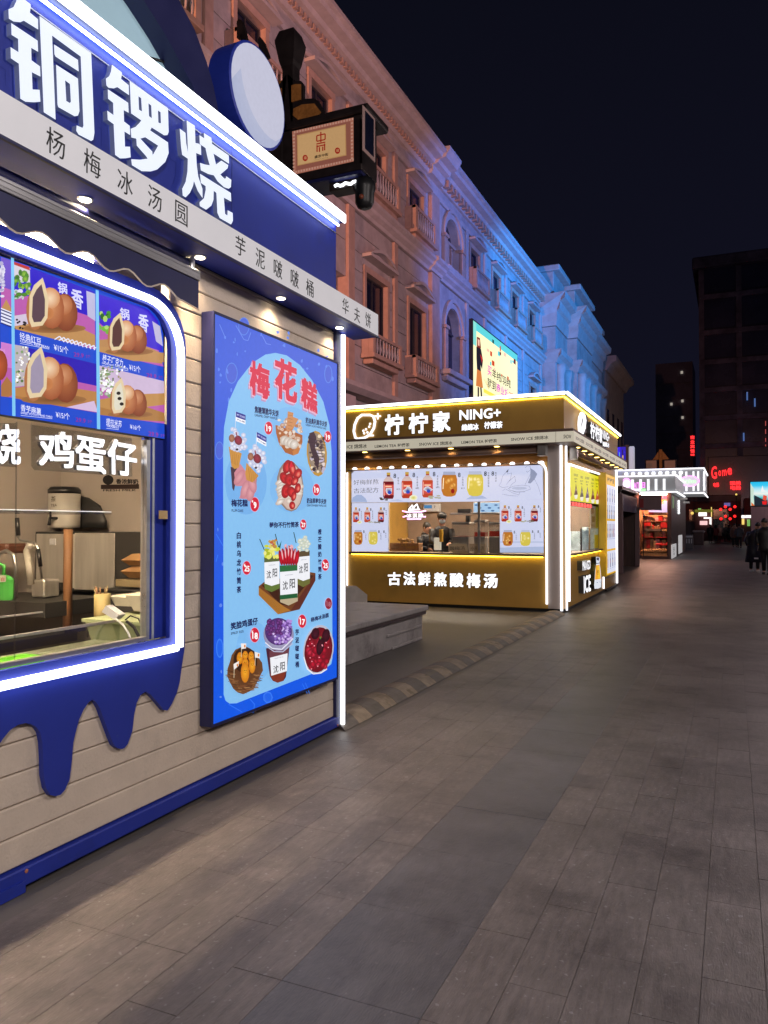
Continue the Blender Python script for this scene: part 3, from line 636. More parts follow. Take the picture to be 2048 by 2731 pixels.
# --- sign board above the canopy
MB().box(XW-.25, XW-.002, Y0-.2, 5.30, zc1+.001, 3.875).build('sign_board', m_blue, bk)
sb = bk.children[-1]
MB().box(XW-.27, XW+.065, Y0-.2, 5.302, 3.877, 3.936).build('sign_cap', m_navy, bk)
b = MB(); b.box(XW+.0655, XW+.085, Y0-.2, 5.302, 3.872, 3.937, .004); b.build('roof_light_bar', m_led, bk)
b = MB(); b.tube([(XW+.022, Y0-.2, 3.862), (XW+.022, 5.295, 3.862)], .0085, 6); b.build('wash_light_strip', led('wash_strip', (.5, .62, 1), 13), bk)
MB().box(XW, XW+.004, Y0-.2, 5.29, 3.80, 3.806).build('trim_line', m_silver, sb)
cA, cB, cC = crop(0, 0, 5.5286), crop(260, 160, 6.914), crop(460, 310, 7.136)
LET = [(cA, [[(245, 0), (300, -60), (370, 0), (450, 60), (455, 100), (440, 185), (560, 285), (563, 437), (350, 305), (300, 328), (200, 318), (130, 275), (125, 140), (200, 105), (240, 20)]], []),
 (cA, [[(165, 340), (555, 600), (562, 765), (460, 705), (465, 890), (590, 980), (596, 1130), (470, 1065), (480, 1320), (585, 1325), (596, 1500), (500, 1508), (375, 1500), (300, 1455), (278, 940), (160, 860), (155, 695), (272, 770), (268, 575), (170, 515)]], []),
 (cA, [[(583, 235), (1345, 785), (1392, 1960), (1375, 2060), (1345, 2080), (1160, 1985), (1125, 1930), (1130, 1850), (1215, 1885), (1230, 1860), (1190, 835), (768, 525), (820, 1765), (645, 1655)]], []),
 (cA, [[(797, 655), (1150, 885), (1160, 1055), (820, 835), (803, 800)]], []),
 (cA, [[(828, 955), (1150, 1160), (1172, 1640), (1150, 1705), (1100, 1715), (860, 1580), (848, 1540)], [(960, 1185), (1032, 1240), (1045, 1500), (1030, 1520), (978, 1490)]], []),
 (cB, [[(265, 85), (445, 225), (452, 250), (435, 350), (575, 465), (582, 650), (365, 500), (300, 525), (200, 510), (165, 470), (155, 345), (215, 300), (250, 210)]], []),
 (cB, [[(190, 540), (565, 790), (575, 975), (483, 925), (490, 1135), (595, 1215), (602, 1385), (497, 1320), (507, 1598), (600, 1600), (612, 1795), (520, 1812), (415, 1815), (325, 1750), (298, 1185), (190, 1105), (180, 935), (295, 1015), (288, 790), (195, 715)]], []),
 (cB, [[(595, 395), (1295, 885), (1300, 910), (1312, 1330), (1290, 1385), (1230, 1390), (998, 1245), (972, 1300), (1300, 1520), (1312, 1720), (1250, 1880), (1100, 2020), (980, 2055), (815, 2050), (635, 1940), (622, 1830), (780, 1840), (925, 1820), (900, 1780), (725, 1580), (715, 1450), (625, 1430), (612, 1270), (700, 1235), (775, 1160), (808, 1115), (620, 985)], [(755, 670), (805, 705), (820, 950), (765, 915)], [(940, 800), (990, 840), (1002, 1075), (950, 1035)], [(1115, 930), (1162, 965), (1170, 1160), (1150, 1170), (1122, 1150)], [(790, 1450), (880, 1425), (1118, 1580), (1018, 1755), (1010, 1690)]], []),
 (cC, [[(270, 80), (425, 180), (437, 510), (490, 520), (540, 550), (547, 740), (450, 700), (460, 920), (490, 1150), (570, 1380), (572, 1560), (480, 1420), (408, 1235), (390, 1330), (330, 1460), (250, 1545), (195, 1510), (185, 1380), (250, 1250), (285, 1050), (292, 810), (185, 735), (165, 600), (137, 235), (248, 318), (262, 520), (295, 690)]], []),
 (cC, [[(595, 318), (740, 410), (752, 525), (1070, 745), (1075, 905), (780, 710), (828, 920), (930, 845), (1060, 930), (1050, 990), (910, 1110), (990, 1190), (1018, 1180), (1020, 1140), (1120, 1210), (1110, 1350), (1070, 1380), (980, 1350), (860, 1240), (785, 1125), (680, 1100), (540, 1030), (523, 888), (620, 920), (710, 935), (665, 780), (628, 605), (520, 530), (512, 360), (605, 420)]], []),
 (cC, [[(523, 1095), (1110, 1460), (1118, 1625), (978, 1550), (1000, 1860), (1045, 1890), (1050, 1790), (1145, 1840), (1150, 1990), (1115, 2060), (900, 1940), (855, 1840), (835, 1460), (785, 1420), (780, 1590), (740, 1700), (640, 1780), (520, 1710), (515, 1640), (600, 1560), (632, 1400), (630, 1330), (540, 1270)]], [])]
m_side = mat('letter_side', (.10, .11, .2), .5, emit=.12, ecol=(.4, .5, 1), noise=None, sample='NONE')
for grp in ((0, 1, 2, 3, 4), (5, 6, 7), (8, 9, 10)):
    b = MB()
    for i in grp:
        c, loops, _ = LET[i]; xf = XW+.03+.0004*i
        b.mi = 0; LL = [[X(c(*p), xf) for p in l] for l in loops]; tri = tessellate_polygon(LL); fl = [p for l in LL for p in l]; b.add(fl, [tuple(t) for t in tri])
        b.mi = 1
        for l in LL:
            k = len(l); b.add(list(l)+[p-Vector((.029, 0, 0)) for p in l], [(j, (j+1) % k, k+(j+1) % k, k+j) for j in range(k)])
    b.build('letter', [m_letter, m_side], sb)

p = Paint('x', XW-.0012, cA)
for c_, pts in ((cA, [(0, 980), (80, 1030), (80, 1260)]), (cB, [(20, 840), (55, 880), (55, 970)]), (cB, [(20, 1240), (72, 1275), (70, 1590)]), (cB, [(1320, 1700), (1345, 1830), (1445, 1890), (1430, 2100)]), (cC, [(10, 845), (70, 890), (55, 1120), (5, 1290)]), (c8, [(1150, 320), (1165, 380)]), (c8, [(1160, 400), (1185, 450)]), (c8, [(1205, 655), (1215, 690)])):
    p.cr = c_; p.line(pts, 7 if c_ is not c8 else 6, '#2a3aa0')
p.build('old_sign_traces', m_pd, sb, kind='stuff')
MB().box(XW-.0019, XW-.0008, 3.93, 3.934, 3.23, 3.86).build('panel_seam', m_navy, sb)
# --- rooftop arch with frosted glass, and round light box
m_frost = mat('frosted_panel', (.25, .38, .45), .35, emit=.42, ecol=(.42, .60, .70), noise=(.8, .2), sample='NONE')
ra = thing('rooftop_arch', 'navy arch with a pale frosted panel on the roof of the blue kiosk', 'roof sign', (XW, 2.7, 3.94))
op = [(3.83, 3.938), (3.815, 4.0), (3.755, 4.151), (3.69, 4.257), (3.575, 4.385), (3.44, 4.468), (3.2, 4.57), (2.95, 4.63), (2.7, 4.65)]
ip = [(3.63, 3.938), (3.602, 4.004), (3.55, 4.062), (3.474, 4.113), (3.322, 4.211), (3.157, 4.29), (2.95, 4.37), (2.7, 4.39)]
full = lambda a: a+[(5.4-y, z) for y, z in a[::-1][1:]]
o_, i_ = full(op), full(ip)
MB().prism([[(XW-.01, y, z) for y, z in o_]+[(XW-.01, y, z) for y, z in i_[::-1]]], (-.16, 0, 0)).build('arch_frame', m_navy, ra)
MB().prism([[(XW-.12, y, z) for y, z in i_]], (-.02, 0, 0)).build('frosted_panel', m_frost, ra)
b = MB(); b.tube([at(cd(40, 600), x=XW-.11), at(cd(470, 722), x=XW-.11)], .008, 5); b.build('glazing_bar', m_black, ra)
rs = thing('round_light_box', 'round blue rimmed light box with a pale lavender face on the kiosk roof', 'light box', (XW, 4.217, 3.94))
cy0, cz0, rr = 4.217, 4.318, .318
ring = lambda x, r: [(x, cy0+r*math.cos(math.pi*i/24), cz0+r*math.sin(math.pi*i/24)) for i in range(48)]
b = MB(); b.rings([ring(XW-.16, rr), ring(XW+.0, rr+.004), ring(XW+.004, rr-.004)]); b.build('drum', m_blue, rs)
pt = Paint('x', XW+.005, cd); m_face = print_mat('disc_face', .86, .15)
pt.k = 1; N = 40
vs = [Vector((XW+.006, cy0, cz0))]+[Vector((XW+.006, cy0+(rr-.012)*math.cos(2*math.pi*i/N), cz0+(rr-.012)*math.sin(2*math.pi*i/N))) for i in range(N)]
pt.add(vs, [(0, 1+i, 1+(i+1) % N) for i in range(N)], [S('#bfc3da')]+[S('#b2b9d6')]*N)
up = [Vector((XW+.0068, cy0+(rr-.013)*math.cos(a), cz0+(rr-.013)*math.sin(a))) for a in [R(-28+i*9) for i in range(0, 25)]]
lo = [Vector((XW+.0068, cy0+.12+.33*math.cos(a), cz0+.12+.33*math.sin(a))) for a in [R(188+i*12) for i in range(0, 10)]]
lo = [p for p in lo if (p.y-cy0)**2+(p.z-cz0)**2 < (rr-.015)**2]
tri = tessellate_polygon([up+lo]); pt.add(up+lo, [tuple(t) for t in tri], S('#c8c9de'))
pt.build('face', m_face, rs)
for y in (3.98, 4.4): MB().box(XW-.1, XW-.06, y-.02, y+.02, 3.937, 4.05).build('bracket', m_navy, rs)

# --- retractable awning in front of the window
aw = thing('awning', 'rolled navy awning with a scalloped valance and silver rail over the window', 'awning', (-2.66, 2, 2.8))
ka = 2.665/2.6; AZ = lambda z: 1.55+(z-1.55)*ka; AY = lambda y: y*ka; xa = -2.665
b = MB()
for z, r in ((2.885, .012), (2.905, .009), (2.868, .008)): b.box(xa-.012, xa+.01, Y0, AY(3.385), AZ(z)-r, AZ(z)+r, .003)
b.build('front_rail', m_silver, aw)
k = [(3.382, 2.708), (3.24, 2.722)]; yy = 3.23
while yy > Y0+.05:
    for f_ in range(8): k.append((yy-.253*f_/8, 2.742-.022*math.cos(2*math.pi*f_/8)))
    yy -= .253
k.append((Y0, 2.73)); k = [(AY(y), AZ(z)) for y, z in k]
MB().prism([[(xa, y, z) for y, z in [(AY(Y0), AZ(2.862)), (AY(3.382), AZ(2.862))]]+[(xa, y, z) for y, z in k]], (-.004, 0, 0)).build('valance', m_navy, aw)
b = MB(); b.tube([(xa+.003, y, z-.002) for y, z in k], .004, 5); b.build('valance_hem', m_cream, aw)
b = MB(); b.tube([(-2.725, Y0, 2.985), (-2.725, 3.42, 2.985)], .034, 10); b.build('fabric_roll', m_navy, aw)
b = MB(); b.box(-2.765, -2.68, 3.43, 3.462, 2.88, 3.03, .008); b.build('end_bracket', m_silver, aw)
for y in (2.38, 2.62): MB().box(-2.74, -2.685, y-.02, y+.02, 2.80, 2.83, .006).build('arm', m_silver, aw)

# --- interior lights
m_ceil = led('ceiling_lamp', (1, .76, .48), 270)
for y in (.95, 1.65, 2.35, 3.05): MB().box(-3.38, -3.26, y-.25, y+.25, 3.02, 3.045).build('ceiling_light', m_ceil, bk)
MB().box(-3.45, XW-.08, Y0+.05, 4.2, .84, .88).build('counter', mat('green_counter', (.33, .36, .24), .35, noise=(3, .1)), bk)
MB().box(-5.45, -2.95, 4.45, 5.19, .1, .98).build('back_counter', mat('dark_counter', (.05, .045, .04), .4), bk)

# =================================================================== MENU SCREEN over the window
NAVY, RED, WH = '#10104e', '#cf2238', '#f4f6ff'
def buns(p, cx, cy_, s, fill, halfrim='#dcc7a0', tilt=0, dark='#9c5230', mid='#c98a5c', lite='#ead0ae'):
    """an opened filled pancake and two whole ones behind it"""
    p.ell(cx+150*s, cy_+205*s, 290*s, 45*s, '#6e4222', '#9a6a3e')
    p.ell(cx+250*s, cy_+60*s, 112*s, 175*s, '#a8623a', '#7c3a22', -6); p.ell(cx+235*s, cy_-10*s, 80*s, 95*s, '#c98f68', '#a8623a', -6)
    p.ell(cx+120*s, cy_+20*s, 118*s, 190*s, mid, dark, -4); p.ell(cx+108*s, cy_-70*s, 92*s, 100*s, lite, mid, -4); p.ell(cx+92*s, cy_+70*s, 50*s, 55*s, '#b5703f', '#c07b4a')
    p.ell(cx-20*s, cy_+20*s, 90*s, 205*s, '#c89468', '#a86a40', 4)
    p.poly([(cx+40*s, cy_-260*s), (cx+60*s, cy_-200*s), (cx+95*s, cy_-60*s), (cx+85*s, cy_+110*s), (cx+40*s, cy_+180*s), (cx-60*s, cy_+195*s), (cx-85*s, cy_+130*s), (cx-80*s, cy_-90*s), (cx-40*s, cy_-190*s)], halfrim)
    p.poly([(cx+30*s, cy_-200*s), (cx+62*s, cy_-60*s), (cx+60*s, cy_+90*s), (cx+25*s, cy_+145*s), (cx-40*s, cy_+150*s), (cx-58*s, cy_+100*s), (cx-50*s, cy_-80*s), (cx-15*s, cy_-150*s)], fill)
ms = thing('menu_screen', 'wide lit menu screen with photos of filled pancakes above the serving window', 'screen', (XW, 2, 2.02))
MB().box(XW-.05, XW-.006, Y0+.16, 3.33, 2.014, 2.69).build('screen_body', m_black, ms)
p = Paint('x', XW-.0055, c2)
p.poly([(0, 245), (750, 500), (1160, 650), (1250, 720), (1290, 860), (1300, 1690), (0, 1495)], '#1c49c8')
# three columns x two rows of pictures
def pic(q, top, board, tl):
    p.poly(q, top); (x0, y0), (x1, y1), (x2, y2), (x3, y3) = q
    f = lambda u, v: ((x0+(x1-x0)*u)*(1-v)+(x3+(x2-x3)*u)*v, (y0+(y1-y0)*u)*(1-v)+(y3+(y2-y3)*u)*v)
    p.poly([f(0, .45), f(1, .45), f(1, 1), f(0, 1)], '#b45aa8'); p.poly([f(0, .8), f(.5, .62), f(1, .75), f(1, .95), f(.6, 1), f(0, 1)], board)
    for i in range(26):
        u, v = random.uniform(0, .22), random.uniform(.08, .6); g = f(u, v); p.ell(g[0], g[1], random.uniform(9, 24), random.uniform(9, 24), random.choice(tl), random.choice(tl), n=7)
    return f
f = pic([(103, 285), (745, 528), (755, 985), (110, 820)], '#2d17c0', '#b98a55', ['#4f8a2a', '#86b23a', '#d8d7e8', '#2f6b22'])
p.poly([(95, 290), (240, 345), (245, 470), (98, 400)], '#cdc6d2'); p.poly([(95, 285), (232, 332), (235, 360), (96, 308)], '#b8322e'); p.poly([(235, 350), (745, 545), (745, 600), (680, 700), (240, 560)], '#2a14be')
for i in range(14): p.ell(random.uniform(100, 235), random.uniform(360, 560), random.uniform(14, 30), random.uniform(14, 30), random.choice(['#4d8a26', '#8dbb3c', '#a8c94a', '#2e6420']), '#4a7d2a', n=8)
for i in range(10): p.line([(430+i*34, 905+i*8), (470+i*34, 880+i*9), (505+i*30, 925+i*8)], 9, '#dfe2f4')
p.poly([(100, 720), (220, 700), (235, 780), (110, 800)], '#cbbfd6')
for i in range(12): p.ell(random.uniform(105, 225), random.uniform(745, 820), 9, 8, '#191014')
p.text('锅', (455, 445), (530, 470), (455, 535), '#cfd0f4', .02); p.text('香', (560, 490), (655, 530), (560, 640), '#cfd0f4', .02)
p.poly([(680, 520), (750, 545), (752, 760), (690, 720)], '#b7b4d6')
buns(p, 300, 640, .86, '#57404c')
f = pic([(768, 545), (1150, 660), (1290, 1120), (775, 1000)], '#2d17c0', '#b58656', ['#4f8a2a', '#86b23a', '#cfe0c4', '#2f6b22'])
p.poly([(768, 545), (1170, 670), (1245, 760), (1270, 900), (1280, 1000), (900, 880), (768, 760)], '#3a1fc6'); p.poly([(1200, 760), (1262, 800), (1285, 960), (1230, 920)], '#b9b3d2')
for i in range(14): p.ell(random.uniform(770, 860), random.uniform(690, 900), random.uniform(12, 24), random.uniform(14, 28), random.choice(['#3f8a2c', '#6fb23a', '#a8cf6a', '#27641f']), n=7)
p.text('锅', (945, 650), (1020, 672), (945, 735), '#cfd0f4', .02); p.text('香', (1090, 690), (1170, 720), (1090, 830), '#cfd0f4', .02)
p.poly([(775, 960), (1290, 1010), (1290, 1085), (1050, 1075), (775, 1000)], '#b98a55')
buns(p, 920, 865, .66, '#55322f')
f = pic([(108, 945), (765, 1100), (770, 1485), (112, 1370)], '#2a16ae', '#a8703f', ['#d9d6da', '#8a9c74', '#e6e4e6', '#6d8a5a'])
p.poly([(108, 945), (220, 965), (210, 1270), (112, 1280)], '#b7aeb4')
for i in range(40): p.ell(random.uniform(112, 235), random.uniform(955, 1260), random.uniform(7, 13), random.uniform(7, 13), random.choice(['#ecebee', '#ffffff', '#7d9a6a', '#55703f', '#d8cfa8']), n=6)
p.poly([(110, 1290), (330, 1250), (770, 1320), (770, 1400), (400, 1400), (112, 1350)], '#b57f48'); p.poly([(520, 1440), (740, 1390), (768, 1480)], '#cfb7d8')
buns(p, 285, 1195, .9, '#9a8fa6')
f = pic([(775, 1110), (1292, 1235), (1296, 1570), (780, 1500)], '#c8b3d0', '#a8763f', ['#e6e4e6', '#ffffff', '#7d9a6a', '#d9d6da'])
for i in range(40): p.ell(random.uniform(780, 980), random.uniform(1120, 1290), random.uniform(6, 12), random.uniform(6, 12), random.choice(['#ecebee', '#ffffff', '#7d9a6a', '#55703f', '#9c8f6a']), n=6)
p.poly([(780, 1380), (1000, 1340), (1296, 1330), (1296, 1420), (900, 1470), (785, 1440)], '#b9884c')
buns(p, 930, 1370, .62, '#d9d4c2', tilt=-8)
for q in ((930, 1330), (938, 1372), (955, 1415)): p.ell(q[0], q[1], 17, 14, '#15100e', '#2a1c16', n=8)
# first column, cut by the picture edge
f = pic([(0, 255), (80, 282), (88, 800), (0, 770)], '#6a4fc0', '#b98a55', ['#a8a4c8', '#d8d7e8']); p.poly([(0, 655), (84, 690), (88, 800), (0, 775)], '#dfe2f4')
for i in range(5): p.line([(0, 670+i*26), (88, 705+i*26)], 9, '#22206a')
f = pic([(0, 925), (88, 945), (94, 1365), (0, 1355)], '#c779c8', '#a8703f', ['#c779c8', '#d08bd0']); p.ell(-10, 1110, 62, 120, '#b5562e', '#8a3a20')
for x0, x1, y0, y1 in ((78, 102, 258, 1508), (748, 772, 512, 1612)): p.poly([(x0, y0), (x1, y0+8), (x1+12, y1+4), (x0+10, y1)], '#7cc2ee')
for q, sub, price, xs in ((('经典红豆', (145, 845), (315, 895), (150, 905)), ('CLASSIC RED BEAN', (150, 905), (380, 960), (150, 925)), (('¥15/个', (415, 935), (530, 965), (420, 995))), (575, 985)), (('榛子巧克力', (805, 1020), (965, 1065), (800, 1082)), ('HAZELNUT CHOCOLATE', (798, 1083), (1005, 1132), (798, 1098)), ('¥15/个', (1010, 1095), (1100, 1118), (1015, 1150)), (1150, 1150)),
    (('香芋麻薯', (155, 1415), (315, 1450), (155, 1470)), ('SWEET POTATO AND TARO', (155, 1475), (405, 1510), (155, 1493)), ('¥15/个', (430, 1470), (540, 1488), (435, 1525)), (590, 1500)), (('提拉米苏', (832, 1525), (955, 1548), (830, 1580)), ('TIRAMISU', (832, 1580), (930, 1596), (832, 1595)), ('¥16/个', (1018, 1570), (1105, 1585), (1020, 1615)), (1165, 1610))):
    for t, a, b_, c_ in (q, sub, price): p.text(t, a, b_, c_, '#e8ecff', .006)
    x, y = xs; p.text('29.9', (x, y+20), (x+78, y+32), (x, y+55), '#8a2a9a', .02); p.text('2个', (x+95, y+38), (x+130, y+43), (x+95, y+65), '#8a2a9a', .01)
    p.line([(sub[1][0], sub[3][1]+12), (sub[2][0], sub[2][1]+22)], 3, '#dfe6ff')
p.build('menu_picture', m_pl, ms)

# =================================================================== POSTER LIGHT BOX
pb = thing('poster_light_box', 'tall bright blue backlit dessert poster in a navy box on the planked wall', 'poster', (XW, 4.4, .42))
PX = -2.69
b = MB(); b.box(XW+.002, PX-.004, 3.63, 5.165, .415, 2.775, .004); b.build('box', m_navy, pb)
b = MB()
for q in ((3.63, 3.642, .415, 2.775), (5.153, 5.165, .415, 2.775), (3.642, 5.153, .415, .43), (3.642, 5.153, 2.76, 2.775)): b.box(PX-.0035, PX+.006, *q)
b.build('edge_strip', m_navy, pb)
p = Paint('x', PX, c4)
k5 = lambda x, y: (x*.9664, 2137.9+.9664*y)
w3 = lambda y, z: Vector((PX, y, z))
N = 10; a_, b_ = S('#4462d6'), S('#0c56e0')
for i in range(N):
    z0, z1 = .43+2.33*i/N, .43+2.33*(i+1)/N; c0 = tuple(b_[j]+(a_[j]-b_[j])*(i/N)**1.2 for j in range(3)); c1_ = tuple(b_[j]+(a_[j]-b_[j])*((i+1)/N)**1.2 for j in range(3))
    p.add([w3(3.642, z0), w3(5.153, z0), w3(5.153, z1), w3(3.642, z1)], [(0, 1, 2, 3)], [c0, c0, c1_, c1_])
p.k = 2
for cx, cy_, rx, ry in ((360, 720, 60, 105), (480, 260, 55, 90), (1310, 730, 40, 90), (240, 1480, 45, 90)):
    p.ell(cx, cy_, rx, ry, '#5a83e0'); p.ell(cx, cy_, rx-8, ry-10, '#4a62d2')
for i in range(34):
    e = random.choice([(random.uniform(200, 420), random.uniform(330, 1000)), (random.uniform(1050, 1380), random.uniform(480, 900)), (random.uniform(420, 1050), random.uniform(300, 520)), k5(random.uniform(215, 285), random.uniform(100, 1900))])
    p.ell(e[0], e[1], random.uniform(6, 16), random.uniform(9, 24), '#5f86e6', n=7, jit=.3)
for q in (((400, 250), (480, 390), (520, 400), (548, 320)), ((240, 240), (300, 380)), ((660, 350), (700, 430), (745, 440))): p.line(q, 7, '#6c8be4')
for q in ((k5(215, 170), k5(285, 290)), (k5(212, 450), k5(232, 380)), (k5(340, 1900), k5(480, 1980)), (k5(560, 1850), k5(605, 1900), k5(590, 1990)), (k5(1090, 1690), k5(1140, 1790)), (k5(1120, 1680), k5(1165, 1790))): p.line(q, 7, '#3d7cf0')
p.ell(*k5(740, 1830), 48, 60, '#3d7cf0', n=7); p.ell(*k5(740, 1830), 38, 48, '#1f62e6', n=7); p.ell(*k5(250, 1330), 36, 95, '#3d7cf0'); p.ell(*k5(250, 1330), 26, 80, '#1f62e6')
arch = [(275, 1500), (284, 1250), (330, 1000), (420, 800), (560, 620), (690, 537), (790, 520), (900, 545), (1030, 640), (1150, 790), (1260, 1000), (1320, 1230), (1342, 1500), k5(1397, 1430), k5(1385, 1490), k5(1330, 1535), k5(420, 1890), k5(350, 1893), k5(310, 1865), k5(290, 1800)]
p.poly(arch, '#84bdec')
p.ell(500, 1790, 205, 320, '#74aee6', n=28); p.ell(950, 1850, 215, 240, '#7cb5e9', n=28); p.ell(930, 1240, 200, 190, '#7cb6ea', n=28); p.ell(*k5(600, 1370), 180, 300, '#79b4e9', n=28)
def title(t, x0, y0, x1, yr, y1):
    for dx, dy, c in ((-16, 26, '#b78fb8'), (-8, 12, '#e7b7cf'), (0, 0, '#d2304c')): p.text(t, (x0+dx, y0+dy), (x1+dx, yr+dy), (x0+dx, y1+dy), c, .034)
title('梅', 535, 580, 735, 660, 925); title('花', 782, 545, 1003, 640, 955); title('糕', 1040, 745, 1203, 840, 1045)
def badge(cx, cy_, r, t, c=RED, tc='#ffffff'):
    p.ell(cx, cy_, r*.62, r, '#e8a8c0', n=18); p.ell(cx, cy_, r*.57, r*.94, c, n=18); w = r*(.36 if len(t) > 1 else .2)
    p.text(t, (cx-w+3, cy_-r*.38), (cx+w+3, cy_-r*.28), (cx-w+3, cy_+r*.48), tc, .035); p.text('¥', (cx-r*.42, cy_-r*.62), (cx-r*.2, cy_-r*.58), (cx-r*.42, cy_-r*.25), tc, .02)
def T(t, x0, y0, x1, y1, h, off=.022, c=NAVY): p.text(t, (x0, y0), (x1, y1), (x0, y0+h), c, off)
T('焦糖薄脆华夫饼', 583, 1040, 820, 1085, 70, .03); T('CARAMEL CRISPY WAFFLES', 583, 1118, 808, 1155, 25, .02)
T('奶油奥利奥华夫饼', 1085, 1150, 1295, 1195, 60, .03); T('CREAM OLIVE WAFFLE CAKE', 1085, 1215, 1287, 1255, 22, .02)
badge(720, 1260, 66, '19'); badge(1302, 1345, 58, '19'); badge(1190, 1865, 60, '19')
T('奶油草莓华夫饼', 1095, 1945, 1288, 1955, 55, .03); T('CREAM STRAWBERRY WAFFLE CAKE', 1095, 2008, 1288, 2013, 22, .02)
T('梅花糕', 353, 1960, 515, 1962, 72, .03); T('PLUM CAKE', 356, 2056, 470, 2060, 26, .02); badge(583, 2010, 74, '9')
# flags and the two cones held in a hand
for fx, fy, sl in ((398, 1098, 34), (603, 1298, 50)):
    p.line([(fx, fy), (fx-8, fy+190)], 5, '#d8dcec'); p.poly([(fx, fy), (fx+95, fy+sl), (fx+93, fy+sl+92), (fx, fy+92)], '#f2f3fa'); p.poly([(fx, fy), (fx+95, fy+sl), (fx+94, fy+sl+52), (fx, fy+52)], '#22238c'); T('梅花糕', fx+8, fy+18, fx+88, fy+sl+14, 22, .01, '#c7cdf4'); T('PLUM', fx+14, fy+68, fx+84, fy+sl+62, 16, .01, '#303070')
p.poly([(345, 1640), (420, 1660), (378, 1880), (362, 1850)], '#4a3440')
for q in ([(380, 1700), (440, 1610), (520, 1720), (600, 1760), (590, 1890), (530, 1960), (430, 1950), (470, 1830), (395, 1830)],): p.poly(q, '#c98592')
for a in ((430, 1745, 38, 85, 30), (490, 1860, 40, 100, 18), (540, 1900, 40, 80, 8), (560, 1810, 40, 90, -12)): p.ell(a[0], a[1], a[2], a[3], '#dba0a6', '#bf7a86', a[4])
for cx, cy_ in ((415, 1400), (600, 1580)):
    p.poly([(cx-88, cy_+40), (cx+40, cy_+110), (cx+10, cy_+250), (cx-30, cy_+262), (cx-62, cy_+235)] if cx < 500 else [(cx-100, cy_+20), (cx+20, cy_+150), (cx-40, cy_+215), (cx-100, cy_+190), (cx-112, cy_+130)], '#c88f42')
    for i in range(5): p.line([(cx-80+i*22, cy_+70+i*14), (cx-62+i*14, cy_+205+i*6)], 4, '#a86f2a')
    for i in range(40):
        a = random.uniform(0, 6.28); r_ = random.uniform(.2, 1); p.ell(cx+92*r_*math.cos(a), cy_-20+122*r_*math.sin(a)+.15*92*r_*math.cos(a), 24, 24, '#eef0fa', '#b4b8d6', n=9)
    p.ell(cx-60, cy_-40, 30, 40, '#b27a5c', '#8a5a44', n=9); p.ell(cx+5, cy_-20, 38, 48, '#a23548', '#6e2030', -15); p.line([(cx-18, cy_-100), (cx-2, cy_-40)], 12, '#8e3a4a'); p.ell(cx-8, cy_+70, 14, 12, '#30222a', n=7)
# crispy waffle bowl
p.poly([(785, 1230), (830, 1240), (1050, 1330), (1050, 1400), (1010, 1510), (960, 1530), (880, 1500), (815, 1400), (790, 1310)], '#a8602e'); p.poly([(1045, 1390), (1010, 1510), (960, 1530), (950, 1490), (1020, 1430)], '#c27a3e')
for i in range(60): p.ell(random.uniform(820, 1040), random.uniform(1180, 1440), random.uniform(12, 26), random.uniform(12, 26), random.choice(['#e9ded2', '#d9c6b4', '#c79476', '#b5724e', '#efe6de']), random.choice(['#c9a890', '#d8c8b8', '#b07a5a']), n=7)
for i in range(4): p.ell(870+i*32, 1380+i*14, 42, 48, '#f0ebe4', '#b9aa9c', 20, n=12); p.line([(850+i*32, 1395+i*14), (895+i*32, 1370+i*14)], 4, '#cfc3b6')
for q in ([(905, 1095), (960, 1110), (940, 1290), (890, 1290)], [(955, 1150), (1010, 1170), (945, 1290), (915, 1280)]): p.poly(q, '#c98a58')
for i in range(5): p.line([(905, 1130+i*34), (950, 1140+i*34)], 4, '#9c6236')
# chocolate waffle
p.ell(1190, 1510, 100, 225, '#d8b34a', '#b98a2e', -4); p.ell(1188, 1505, 84, 200, '#b9a48c', '#8a7868', -4)
for i in range(55): p.ell(random.uniform(1115, 1265), random.uniform(1330, 1690), random.uniform(10, 20), random.uniform(12, 24), random.choice(['#3a2430', '#4a3038', '#2e1c26', '#d6c8c8', '#b9aec4', '#e2d2b8']), n=6)
p.poly([(1115, 1310), (1160, 1295), (1185, 1350), (1170, 1450), (1215, 1560), (1200, 1680), (1170, 1600), (1130, 1480), (1110, 1380)], '#3c2430')
for i in range(9): p.line([(1105+i*8, 1360+i*36), (1275-i*4, 1400+i*28)], 7, '#33202a')
# strawberry waffle
p.ell(925, 1830, 132, 250, '#e8e0d8', '#8a7468', -3); p.ell(930, 1835, 118, 232, '#e4d6cc', '#c8b0a4', -3)
for i in range(8): p.ell(840+random.uniform(-18, 14), 1850+i*28-60, 52, 26, '#f1ece6', '#b8a89c', -30, n=10)
for i in range(14): p.ell(random.uniform(845, 1030), random.uniform(1620, 2040), random.uniform(22, 40), random.uniform(22, 36), '#efe6dc', '#c2aea0', n=9)
for x, y, rx, ry, ro in ((895, 1640, 40, 70, 15), (945, 1660, 36, 80, -10), (1000, 1710, 40, 56, 25), (865, 1750, 40, 60, -20), (915, 1770, 44, 66, 5), (970, 1780, 34, 50, 30), (880, 1880, 42, 70, 8), (940, 1890, 44, 60, -20), (1000, 1850, 30, 50, 10), (945, 2020, 30, 40, 0), (960, 1930, 26, 50, 12)):
    p.ell(x, y, rx, ry, '#cf2a2e', '#8f1218', ro); p.ell(x+6, y+4, rx*.5, ry*.55, random.choice(['#e8937a', '#d83a36', '#a31418']), '#cf2a2e', ro, n=10)
p.poly([(935, 1580), (955, 1640), (918, 1650)], '#d8203a')
